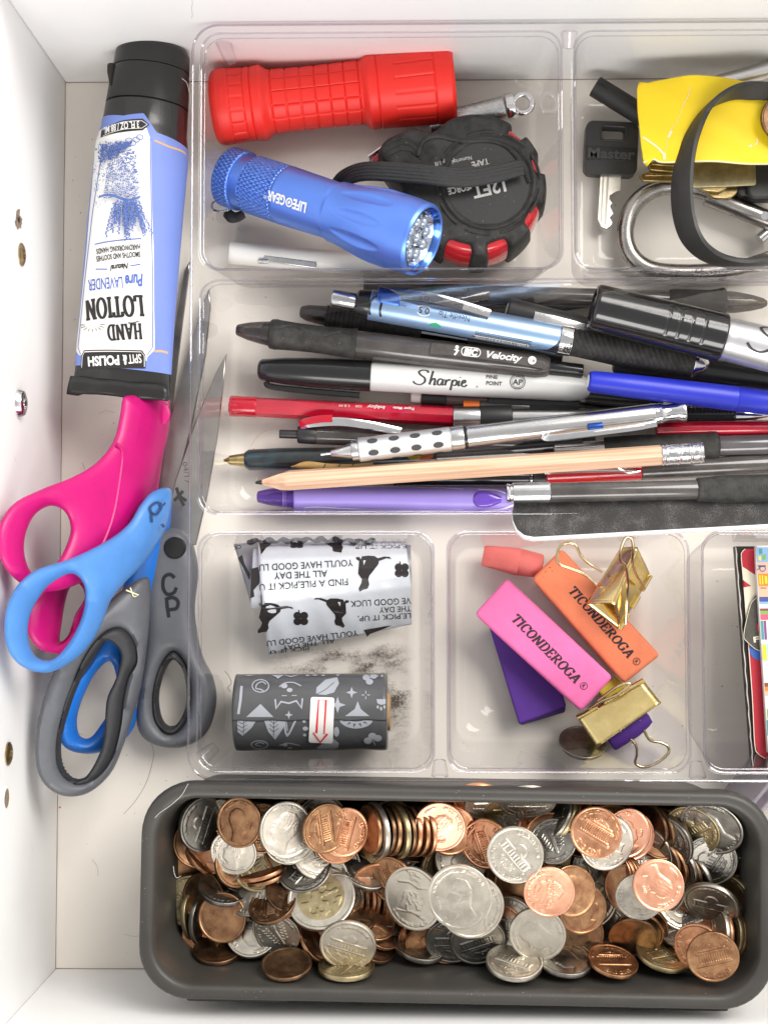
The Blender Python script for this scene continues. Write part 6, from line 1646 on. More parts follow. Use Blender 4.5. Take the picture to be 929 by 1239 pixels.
# yellow piece and purple cap eraser under the lower clip
O = P(735, 838, 0); O.z = 0
t = thing('eraser', 'sliver of a yellow eraser showing between the pink eraser and the lower gold clip', 'eraser', Matrix.Translation(O))
slab('eraser_block', [(722, 838), (736, 852), (762, 836), (744, 820)], [(722, 836), (736, 850), (762, 834), (744, 818)], TF, 11, eraser_mat('yellow_rubber', (.80, .60, .06)), t, O, 1)
A = P(737, 897, 8); B = P(790, 862, 8.5)
t = thing('cap_eraser', 'purple pencil-cap eraser lying under the lower gold binder clip', 'eraser', frame(A, B))
lathe('sleeve', [(3, 0.01), (3, 3.2), (0, 3.4), (-.2, 3.8), (0, 4.2), (.8, 4.5), (11, 4.8), (17, 3.8), (19, 3), (19.4, 0.01)], mat('purple_rubber'), t, 30)

# binder clips
goldm = mat('gold_plate', (.93, .74, .34), .17, 1.0, noise=(140, .25, (.80, .61, .26)), bump=(110, .12))
gold_in = mat('gold_inside', (.30, .20, .07), .3, 1.0)
goldw = mat('gold_wire', (.74, .60, .36), .16, 1.0)
def binder(label, a, b, c, a2, b2, c2, wires, O, flatm=None):
    t = thing('binder_clip', label, 'binder clip', Matrix.Translation(O))
    a, b, c, a2, b2, c2 = [P(*q) - O for q in (a, b, c, a2, b2, c2)]
    def panel(name, p, q, p2, q2, m, bulge=.0, tabs=False):
        n = 12; V = []; F = []
        nn = (q - p).cross(p2 - p).normalized()
        for i in range(n + 1):
            for j in range(n + 1):
                u, v = i / n, j / n; V.append(p.lerp(q, u).lerp(p2.lerp(q2, u), v) + nn * bulge * math.sin(math.pi * u))
        for i in range(n):
            for j in range(n): F.append((i * (n + 1) + j, i * (n + 1) + j + 1, (i + 1) * (n + 1) + j + 1, (i + 1) * (n + 1) + j))
        o = mesh(name, V, F, m, t, flat_angle=50); s = o.modifiers.new('s', 'SOLIDIFY'); s.thickness = .45 * MM; s.offset = 0
    panel('spine', a, b, a2, b2, goldm, .25); panel('upper_arm', b, c, b2, c2, goldm, .15); panel('lower_arm', a, c, a2, c2, goldm, -.15)
    d = c2 - c
    for q0, q1 in ((0, .30), (.40, .62), (.72, 1.0)):
        for s in ((0, 0, .9), (0, 0, -.9)):
            tube('lip_curl', [c + d * q0 + Vector(s), c + d * q1 + Vector(s)], .95, goldm, t, n=14)
    for w in wires:
        tube('wire_handle', smoothpath([P(*q) - O for q in w], 7), .62, goldw, t, n=10)
    return t
O = P(740, 700, 0); O.z = 0
z_ = lambda pts, zz: [(540 + x / 2.903, 620 + y / 2.903, z) for (x, y), z in zip(pts, zz)]
pa, pb, pc, qa, qb, qc = z_([(490, 322), (586, 322), (606, 412), (612, 124), (668, 122), (715, 222)], [24, 33, 22, 22, 31, 20])
binder('gold binder clip standing with both wires open on the orange eraser, upper right', pa, pb, pc, qa, qb, qc,
       [z_([(525, 252), (480, 215), (430, 195), (395, 180), (388, 150), (400, 118), (430, 107), (455, 118), (470, 150), (500, 180), (548, 208)], [24, 24, 24, 24, 24, 24, 24, 24, 24, 24, 25]),
        z_([(628, 392), (634, 300), (636, 240), (628, 190), (610, 170), (612, 130), (630, 88), (650, 92), (655, 130), (652, 170), (665, 215), (695, 268)], [25, 30, 36, 42, 46, 50, 53, 53, 50, 45, 36, 25])], O)
O = P(745, 860, 0); O.z = 0
pa, pb, pc, qa, qb, qc = z_([(520, 812), (527, 824), (458, 722), (742, 668), (752, 668), (692, 590)], [9, 21, 17, 9, 21, 17])
t = binder('gold binder clip lying flat with one wire stretched out to the lower right', pa, pb, pc, qa, qb, qc,
       [z_([(610, 768), (640, 790), (664, 818), (668, 850), (662, 878), (680, 893), (710, 892), (750, 872), (778, 845), (776, 822), (750, 808), (715, 800), (695, 770), (676, 728)], [12, 11, 10, 9, 8, 8, 8, 8, 8, 8, 8, 9, 10, 12]),
        z_([(500, 690), (540, 665), (600, 640), (640, 608), (636, 600), (600, 612), (560, 640), (530, 662)], [19, 21, 22, 22, 22, 22, 21, 20])], O)

# ============================================================ right compartment: cards on edge
O = P(930, 790, 0); O.z = 0
def card(name, label, cat, out, z0, z1, m, bev=.25):
    t = thing(name, label, cat, Matrix.Translation(O))
    prism('card_sheet', off(out, z1, O), z0, z1, m, t, bev, 1); return t
def pxr(pts, n=3): return [(p.x, p.y) for p in smoothpath(pts, n, True)]
t = card('wallet', 'black leather wallet edge standing behind the red card at the right', 'wallet', [(890, 661), (1010, 661), (1016, 928), (911, 928)][::-1], 24, 30, mat('black_leather', (.015, .014, .015), .5, bump=(900, .4)))
tube('worn_edge', [P(889.5 + 21 * k / 30 + .5 * math.sin(k * 2.1), 662 + 265 * k / 30, 30.1) - O for k in range(31)], lambda s: .16 + .12 * abs(math.sin(s * 60)), mat('worn_white_edge', (.6, .57, .5), .8), t, n=5)
tube('worn_edge', [P(888 + 23.5 * k / 30, 664 + 262 * k / 30, 22) - O for k in range(31)], lambda s: .10 + .1 * abs(math.sin(s * 41)), mat('worn_white_edge'), t, n=5)
redc = mat('red_card', (.46, .022, .04), .4, noise=(20, .08)); cream = mat('cream_print', (.72, .66, .52), .45)
t = card('booklet', 'red card with rounded corners and a cream band, tucked beside the black wallet', 'card', [(901, 664), (897, 668), (896, 676), (900, 720), (909, 840), (912, 900), (916, 912), (925, 918), (1012, 918), (1006, 664)][::-1], 30.3, 31.3, redc)
o = t.children[0]
def flat_print(name, pts, z, m, t, line=None):
    k = PxInk(); k.p(pts) if line is None else k.l(pts, line); k.build(name, m, t, lambda u, v, l: tuple(P(u, -v, z) - O))
flat_print('cream_band', [(896.8, 685), (913, 695.5), (935, 706), (935, 770), (903, 770), (900.5, 730)], 31.42, cream, t)
flat_print('red_triangle', [(898, 701.5), (908.2, 709), (898.4, 711)], 31.5, redc, t)
k = PxInk(); k.l([(901, 664.4), (897.2, 668), (896.4, 676), (900.4, 720), (909.4, 840), (912.4, 900), (916.4, 911.6), (925, 917.6)], .9, sm=3); k.build('edge_line', cream, t, lambda u, v, l: tuple(P(u, -v, 31.5) - O))
flat_print('blue_disc', [(919 + 13 * math.cos(a), 785 + 14 * math.sin(a)) for a in [i * math.tau / 24 for i in range(24)]], 31.6, mat('print_blue', (.04, .12, .42), .4), t)
t = card('gift_card', 'dark grey gift card with a white letter F, over the red card', 'card', pxr([(925, 716), (911, 725), (905, 738), (898.5, 768), (902, 776), (912, 785), (930, 792), (990, 800), (990, 716)])[::-1], 31.9, 32.6, mat('charcoal_card', (.075, .068, .055), .5, noise=(900, .3)))
k = PxInk(); k.t('F', 911, 774, 918, 773, 6.6, .03); k.l([(924, 719), (911, 726), (905.6, 738), (899.3, 768), (903, 776), (913, 785), (922, 788.5)], .6, sm=3); k.build('print', cream, t, lambda u, v, l: tuple(P(u, -v, 32.72) - O))
flat_print('red_mark', [(915, 757), (917.5, 754), (924, 754), (924, 764), (916, 763)], 32.75, mat('print_red'), t)
t = card('comic_booklet', 'colourful booklet printed with shelves of books, rightmost in the compartment', 'booklet', [(913.5, 661.5), (914, 680), (928.3, 911), (1015, 914), (1010, 658), (917, 660)][::-1], 32.9, 35.5, mat('booklet_paper', (.70, .68, .66), .4))
def lx(y): return 914.2 + (y - 672) * .0605
cols = {'sky': (.22, .38, .58), 'tan': (.66, .40, .28), 'yel': (.82, .60, .04), 'org': (.75, .22, .03), 'navy': (.05, .08, .26), 'crm': (.70, .66, .58), 'grn': (.18, .36, .10), 'brn': (.22, .07, .05), 'pnk': (.66, .10, .16), 'teal': (.06, .25, .26), 'pur': (.20, .06, .22), 'wht': (.75, .74, .72), 'lbl': (.30, .52, .66)}
for n_, c_ in cols.items(): mat('ink_' + n_, c_, .4)
bands = [(662, 680, 'sky'), (680, 694, 'tan'), (694, 709, 'org'), (709, 722, 'tan'), (722, 728, 'navy'), (728, 731, 'sky'), (731, 736, 'wht'), (736, 739, 'brn'), (739, 743, 'grn'), (743, 750, 'pnk'), (750, 775, 'crm'), (775, 779, 'wht'), (779, 800, 'lbl'), (800, 822, 'wht'), (822, 826, 'crm'), (826, 831, 'brn'), (831, 836, 'org'), (836, 842, 'tan'), (842, 857, 'wht'), (857, 871, 'crm'), (871, 890, 'teal'), (890, 902, 'wht'), (902, 912, 'yel')]
for (a_, b_, c_) in bands:
    flat_print('printed_shelf', [(lx(a_) + .6, a_ + .2), (960, a_ + .2), (960, b_), (lx(b_) + .6, b_)], 35.58, MATS['ink_' + c_], t)
for (x0, y0, x1, y1, c_) in ((0, 751, 3, 774, 'teal'), (3.5, 751, 6.5, 774, 'pur'), (0, 780, 5, 799, 'yel'), (1, 858, 3, 870, 'grn'), (4, 856, 7, 868, 'org'), (1.5, 873, 4, 888, 'grn'), (5, 812, 8, 818, 'yel'), (3, 664, 7, 670, 'teal'), (7, 671, 11, 677, 'grn'), (2, 673, 5, 678, 'yel'), (1.5, 696, 3, 707, 'yel'), (4.5, 696, 6, 707, 'yel'), (8, 697, 11, 706, 'yel'), (1.5, 684, 10, 686, 'navy'), (4, 844, 8, 848, 'pnk'), (2, 892, 4, 901, 'grn'), (6, 892, 8, 901, 'pnk'), (2, 711, 9, 712, 'brn')):
    flat_print('printed_book', [(lx(y0) + x0 + .7, y0), (lx(y0) + x1 + .7, y0), (lx(y1) + x1 + .7, y1), (lx(y1) + x0 + .7, y1)], 35.66, MATS['ink_' + c_], t)
k = PxInk(); k.l([(922 + 3.4 * math.cos(a), 688 + 3.4 * math.sin(a)) for a in [i * math.tau / 14 for i in range(14)]], .9, True); k.l([(916, 684), (919, 687), (915, 690)], .8); k.build('printed_figure', MATS['ink_navy'], t, lambda u, v, l: tuple(P(u, -v, 35.72) - O))
# ============================================================ coins
GN = 230
_g = np.linspace(-1, 1, GN); GX, GY = np.meshgrid(_g, _g)      # row = y, column = x
def raster(V, T):
    m = np.zeros((GN, GN))
    V = np.asarray(V); c = (V + 1) / 2 * (GN - 1)
    for t in T:
        for k in range(1, len(t) - 1):
            a, b, d = c[t[0]], c[t[k]], c[t[k + 1]]
            x0, x1 = int(max(0, min(a[0], b[0], d[0]))), int(min(GN - 1, max(a[0], b[0], d[0]) + 1)); y0, y1 = int(max(0, min(a[1], b[1], d[1]))), int(min(GN - 1, max(a[1], b[1], d[1]) + 1))
            if x1 < x0 or y1 < y0: continue
            X, Y = np.meshgrid(np.arange(x0, x1 + 1), np.arange(y0, y1 + 1))
            s1 = (b[0] - a[0]) * (Y - a[1]) - (b[1] - a[1]) * (X - a[0]); s2 = (d[0] - b[0]) * (Y - b[1]) - (d[1] - b[1]) * (X - b[0]); s3 = (a[0] - d[0]) * (Y - d[1]) - (a[1] - d[1]) * (X - d[0])
            m[y0:y1 + 1, x0:x1 + 1] = np.maximum(m[y0:y1 + 1, x0:x1 + 1], ((s1 >= -.3) & (s2 >= -.3) & (s3 >= -.3)) | ((s1 <= .3) & (s2 <= .3) & (s3 <= .3)))
    return m
def blur(m, n, k=1):
    for _ in range(k):
        for ax_ in (0, 1):
            c = np.zeros_like(m)
            for d in range(-n, n + 1): c += np.roll(m, d, ax_)
            m = c / (2 * n + 1)
    return m
def arctext(s, r, a_mid, h, width_deg, bottom=False, bold=.02):
    V, T = textw(s, rad(width_deg) * r, h, bold); V, T = cut(V, T, .12, 0)
    a = rad(a_mid) - V[:, 0] / r if not bottom else rad(a_mid) + V[:, 0] / r
    R = r + V[:, 1] if not bottom else r - V[:, 1]
    return np.stack([R * np.cos(a), R * np.sin(a)], 1), T
def poly_(pts): return raster(np.array(pts), [tuple(range(len(pts)))]) if False else inside(np.stack([GX.ravel(), GY.ravel()], 1), [pts]).reshape(GN, GN).astype(float)
def line_(pts, w):
    seg_ = np.array([(*pts[i], *pts[i + 1]) for i in range(len(pts) - 1)])
    return (polydist(np.stack([GX.ravel(), GY.ravel()], 1), seg_) < w / 2).reshape(GN, GN).astype(float)
def flat_(s, x, y, h, w, bold=.03):
    V, T = textw(s, w, h, bold); return raster(V + np.array([x, y]), T)
HEAD = [(-.44, -.66), (-.30, -.32), (-.36, -.06), (-.42, .20), (-.30, .48), (-.02, .60), (.22, .52), (.33, .36), (.35, .24), (.32, .17), (.46, -.01), (.37, -.06), (.41, -.12), (.36, -.17), (.39, -.23), (.35, -.37), (.20, -.43), (.10, -.52), (.32, -.68), (.05, -.78), (-.25, -.76)]
rs = np.random.RandomState(4)
def nz(scale):
    n = max(3, int(scale)); a = rs.rand(n, n); xi = np.clip((_g + 1) / 2 * (n - 1), 0, n - 1.001); i = xi.astype(int); f = xi - i; f = f * f * (3 - 2 * f)
    A_ = a[i][:, i] * (1 - f)[None, :] + a[i][:, i + 1] * f[None, :]; B_ = a[i + 1][:, i] * (1 - f)[None, :] + a[i + 1][:, i + 1] * f[None, :]
    return A_ * (1 - f)[:, None] + B_ * f[:, None]
def head(sc=1.0, dx=0, dy=0, flip=1):
    m = poly_([(flip * x * sc + dx, y * sc + dy) for x, y in HEAD]); d = blur(m, 6, 3)
    hair = ((GX - dx) * flip / sc < .16) & ((GY - dy) / sc > -.15)
    tex = np.sin((GX * 26 + nz(9) * 9) * 1.5 + GY * 14) * .5 + nz(46) * .9
    face = (GX - dx) * flip / sc
    ear = np.exp(-(((face + .06) / .07) ** 2 + (((GY - dy) / sc - .02) / .11) ** 2)); eye = np.exp(-(((face - .24) / .06) ** 2 + (((GY - dy) / sc - .17) / .05) ** 2)); cheek = np.exp(-(((face - .14) / .14) ** 2 + (((GY - dy) / sc + .1) / .14) ** 2))
    return m * (.22 + .55 * d ** 1.2 + .10 * tex * hair + .14 * ear - .12 * eye + .10 * cheek)
def memorial():
    m = np.zeros((GN, GN))
    for x in np.linspace(-.50, .50, 12): m = np.maximum(m, .8 * line_([(x, -.14), (x, .16)], .045))
    for a in ([(-.60, .22), (.60, .22)], [(-.60, -.19), (.60, -.19)], [(-.66, -.26), (.66, -.26)], [(-.50, .32), (.50, .32)]): m = np.maximum(m, .9 * line_(a, .07))
    return m
def monticello():
    m = .7 * poly_([(-.62, -.16), (.62, -.16), (.62, .10), (-.62, .10)]); m = np.maximum(m, .85 * poly_([(-.26, -.16), (.26, -.16), (.26, .12), (0, .24), (-.26, .12)]))
    dome = ((GX / .24) ** 2 + ((GY - .22) / .24) ** 2 < 1) & (GY > .18); m = np.maximum(m, .9 * dome); m = np.maximum(m, .9 * line_([(-.66, -.20), (.66, -.20)], .05)); m = np.maximum(m, line_([(-.64, .12), (.64, .12)], .04))
    for x in (-.5, -.38, -.18, -.06, .06, .18, .38, .5): m -= .35 * line_([(x, -.12), (x, .04)], .05)
    return m
def shield():
    S_ = [(-.42, .36), (-.2, .30), (0, .40), (.2, .30), (.42, .36), (.40, -.2), (.22, -.46), (0, -.60), (-.22, -.46), (-.40, -.2)]
    m = .35 * poly_(S_)
    for x in np.linspace(-.30, .30, 7): m = np.maximum(m, .8 * line_([(x, -.40 + abs(x) * .3), (x, .06)], .035) * poly_(S_))
    m = np.maximum(m, .8 * line_(S_ + [S_[0]], .05)); m = m * (1 - poly_([(-.62, -.14), (.62, -.14), (.62, .14), (-.62, .14)])) + .25 * poly_([(-.62, -.13), (.62, -.13), (.62, .13), (-.62, .13)])
    return np.maximum(m, flat_('ONE CENT', 0, 0, .17, 1.06) * .9)
def torch():
    m = .8 * line_([(0, -.5), (0, .25)], .14); m = np.maximum(m, .9 * poly_([(-.09, .25), (-.12, .42), (0, .58), (.12, .42), (.09, .25)]))
    for s in (-1, 1):
        m = np.maximum(m, .5 * line_([(s * .15, -.45), (s * .34, -.1), (s * .40, .38)], .04))
        for k in range(6):
            y = -.36 + k * .14; x = s * (.2 + .22 * (k / 6)); m = np.maximum(m, .75 * line_([(x, y), (x + s * .14, y + .07)], .07)); m = np.maximum(m, .75 * line_([(x, y), (x - s * .08, y + .09)], .06))
    return m
def scene_(): # a generic landscape, as on commemorative coins
    m = .5 * line_([(-.55, .42), (-.2, .50), (.15, .40), (.5, .48)], .06) + .4 * (nz(22) > .55) * poly_([(-.40, -.40), (.35, -.46), (.42, .10), (.1, .26), (-.3, .18)]) + .35 * poly_([(-.40, -.40), (.35, -.46), (.42, .10), (.1, .26), (-.3, .18)])
    m = np.maximum(m, .5 * line_([(-.5, -.5), (.1, -.42), (.5, -.52)], .05)); return m
def relief(center, texts, blurn=1):
    m = center.copy()
    for t_ in texts:
        V, T = arctext(*t_[:5], bottom=(len(t_) > 5 and t_[5])); m = np.maximum(m, .75 * raster(V, T))
    return blur(m, blurn, 1)
FACES = {
 'penny_head': relief(head(.98, -.02, -.02), [('IN GOD WE TRUST', .80, 90, .13, 92), ('LIBERTY', .78, 178, .10, 34), ('1994', .60, 338, .11, 26)]),
 'penny_memorial': relief(memorial(), [('UNITED STATES OF AMERICA', .80, 90, .13, 158), ('ONE CENT', .76, 270, .18, 84, True), ('E PLURIBUS UNUM', .50, 90, .07, 80)]),
 'penny_shield': relief(shield(), [('UNITED STATES OF AMERICA', .81, 90, .11, 150), ('E PLURIBUS UNUM', .55, 90, .07, 60)]),
 'nickel_head': relief(head(1.12, -.06, -.02, -1), [('IN GOD WE TRUST', .82, 120, .10, 84), ('LIBERTY', .80, 5, .11, 44), ('2004', .80, 320, .11, 24)]),
 'nickel_rev': relief(monticello(), [('UNITED STATES OF AMERICA', .80, 270, .11, 130, True), ('E PLURIBUS UNUM', .80, 90, .10, 84), ('FIVE CENTS', .52, 270, .10, 66, True)]) + .5 * blur(flat_('MONTICELLO', 0, -.32, .09, .7), 1),
 'dime_head': relief(head(1.0, 0, -.02, -1), [('LIBERTY', .80, 170, .15, 64), ('IN GOD WE TRUST', .62, 235, .08, 50, True), ('1998', .80, 310, .11, 26, True)]),
 'dime_rev': relief(torch(), [('UNITED STATES OF AMERICA', .81, 90, .11, 190), ('ONE DIME', .80, 270, .13, 66, True)]),
 'quarter_head': relief(head(1.02, -.02, 0, -1), [('UNITED STATES OF AMERICA', .83, 90, .09, 140), ('QUARTER DOLLAR', .83, 270, .11, 96, True), ('LIBERTY', .70, 185, .09, 34)]),
 'quarter_state': relief(scene_(), [('1788', .80, 90, .13, 30), ('E PLURIBUS UNUM', .83, 270, .09, 96, True), ('OHIO', .64, 90, .10, 26)]),
 'euro': relief(.3 * (np.hypot(GX, GY) < .72) + .45 * ((nz(16) > .5) & (np.hypot(GX, GY) < .6)), [('SILVER RING', .86, 90, .06, .1)][:0]),
 'plain': blur(.45 * head(1.0), 2, 1),
}
KIND = {  # radius, thickness, rim height
 'penny': (9.53, 1.52, .22), 'nickel': (10.6, 1.95, .22), 'dime': (8.96, 1.35, .18), 'quarter': (12.13, 1.75, .22), 'euro': (12.9, 2.1, .15)}
_coin = {}
def coin_mesh(kind, face):
    if (kind, face) in _coin: return _coin[(kind, face)]
    R, th, rim = KIND[kind]; H = FACES[face]; amp = .34 if kind != 'quarter' else .42
    seg_, rings = 150, 42; V = []; F = []
    a = np.arange(seg_) / seg_ * 2 * math.pi
    rr = np.concatenate([np.linspace(0.02, .90, rings), [.915, .93, .95, .985, 1.0]])
    hp = np.where(rr < .91, 0, np.where(rr > .99, rim - .12, np.where(rr > .925, rim, rim * .5)))
    for k, r in enumerate(rr):
        x, y = r * np.cos(a), r * np.sin(a)
        if r < .905:
            fx = (x + 1) / 2 * (GN - 1); fy = (y + 1) / 2 * (GN - 1); i, j = fx.astype(int), fy.astype(int); u, v = fx - i, fy - j
            h = H[j, i] * (1 - u) * (1 - v) + H[j, i + 1] * u * (1 - v) + H[j + 1, i] * (1 - u) * v + H[j + 1, i + 1] * u * v; h = h * amp
        else: h = np.zeros(seg_) + hp[k]
        if kind == 'euro' and r < .90 and r > .71: h = h * 0 + .02
        for q in range(seg_): V.append((R * x[q], R * y[q], th / 2 - rim + h[q]))
    n = len(rr)
    for k in range(n - 1):
        for q in range(seg_): F.append((k * seg_ + q, k * seg_ + (q + 1) % seg_, (k + 1) * seg_ + (q + 1) % seg_, (k + 1) * seg_ + q))
    F.append(tuple(range(seg_ - 1, -1, -1)))
    b = len(V); reed = kind in ('dime', 'quarter', 'euro')
    last = (n - 1) * seg_
    for (r_, z_) in ((1.0, -(th / 2 - .1)), (.985, -th / 2), (.93, -th / 2), (.90, -th / 2 + .15), (0.02, -th / 2 + .1)):
        for q in range(seg_):
            ro = R * r_ + (-.07 if reed and q % 2 and r_ > .99 else 0); V.append((ro * math.cos(a[q]), ro * math.sin(a[q]), z_))
    for m_ in range(5):
        p0 = last if m_ == 0 else b + (m_ - 1) * seg_; p1 = b + m_ * seg_
        for q in range(seg_): F.append((p0 + q, p0 + (q + 1) % seg_, p1 + (q + 1) % seg_, p1 + q))
    F.append(tuple(b + 4 * seg_ + q for q in range(seg_)))
    me = bpy.data.meshes.new('coin'); me.from_pydata([(x * MM, y * MM, z * MM) for x, y, z in V], [], F); me.update()
    me.polygons.foreach_set('use_smooth', [True] * len(me.polygons))
    bm = bmesh.new(); bm.from_mesh(me); bmesh.ops.recalc_face_normals(bm, faces=bm.faces)
    for e in bm.edges:
        if len(e.link_faces) == 2: e.smooth = e.calc_face_angle(0) < rad(55)
    if kind == 'euro':
        for f in bm.faces:
            c = f.calc_center_median()
            if math.hypot(c.x, c.y) < .71 * R * MM and c.z > 0: f.material_index = 1
    bm.to_mesh(me); bm.free(); me.materials.append(None)
    if kind == 'euro': me.materials.append(None)
    _coin[(kind, face)] = me; return me
def coinmat(name, c, r, c2, dirt=.35):
    m = mat('coin_' + name, c, r, 1.0, noise=(240, .4, c2), bump=(1400, .14)); nt = m.node_tree
    # each coin tarnishes a little differently
    oi = nt.nodes.new('ShaderNodeObjectInfo'); tcs = [n for n in nt.nodes if n.type == 'TEX_COORD'][0]
    ad = nt.nodes.new('ShaderNodeVectorMath'); ad.operation = 'ADD'; cm = nt.nodes.new('ShaderNodeCombineXYZ')
    mu = nt.nodes.new('ShaderNodeMath'); mu.operation = 'MULTIPLY'; mu.inputs[1].default_value = 3.7
    nt.links.new(oi.outputs['Random'], mu.inputs[0]); nt.links.new(mu.outputs[0], cm.inputs[0]); nt.links.new(mu.outputs[0], cm.inputs[1])
    nt.links.new(tcs.outputs['Object'], ad.inputs[0]); nt.links.new(cm.outputs[0], ad.inputs[1])
    for n in nt.nodes:
        if n.type == 'TEX_NOISE': nt.links.new(ad.outputs[0], n.inputs['Vector'])
    return m
CM = {
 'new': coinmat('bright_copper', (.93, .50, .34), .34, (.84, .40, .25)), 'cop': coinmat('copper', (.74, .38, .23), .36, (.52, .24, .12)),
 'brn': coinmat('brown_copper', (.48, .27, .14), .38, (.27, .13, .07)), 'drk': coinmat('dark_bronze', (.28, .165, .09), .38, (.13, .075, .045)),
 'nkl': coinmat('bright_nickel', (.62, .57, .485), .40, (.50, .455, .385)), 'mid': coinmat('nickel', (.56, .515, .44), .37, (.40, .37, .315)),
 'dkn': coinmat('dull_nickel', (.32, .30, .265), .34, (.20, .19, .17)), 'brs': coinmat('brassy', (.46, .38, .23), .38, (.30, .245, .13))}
WORDS = {'new': 'bright copper', 'cop': 'copper', 'brn': 'brown', 'drk': 'dark brown', 'nkl': 'bright silver', 'mid': 'silver', 'dkn': 'dull dark silver', 'brs': 'brassy'}
def coin(kind, face, m, px, py, z, tilt=0, az=0, spin=0, label=None, group=None, M=None):
    o = bpy.data.objects.new(kind if kind != 'euro' else 'two_tone_coin', coin_mesh(kind, face)); col.objects.link(o)
    if M is None: M = flatframe(px, py, z, spin, tilt, az)
    o.matrix_world = mmat(M)
    o.material_slots[0].link = 'OBJECT'; o.material_slots[0].material = CM[m]
    if kind == 'euro': o.material_slots[1].link = 'OBJECT'; o.material_slots[1].material = CM['brs']
    return tag(o, label, 'coin', group)
PH, PM, PS, PP = ('penny', 'penny_head'), ('penny', 'penny_memorial'), ('penny', 'penny_shield'), ('penny', 'plain')
NH, NR, DH, DR = ('nickel', 'nickel_head'), ('nickel', 'nickel_rev'), ('dime', 'dime_head'), ('dime', 'dime_rev'); QH, QS, EU = ('quarter', 'quarter_head'), ('quarter', 'quarter_state'), ('euro', 'euro')
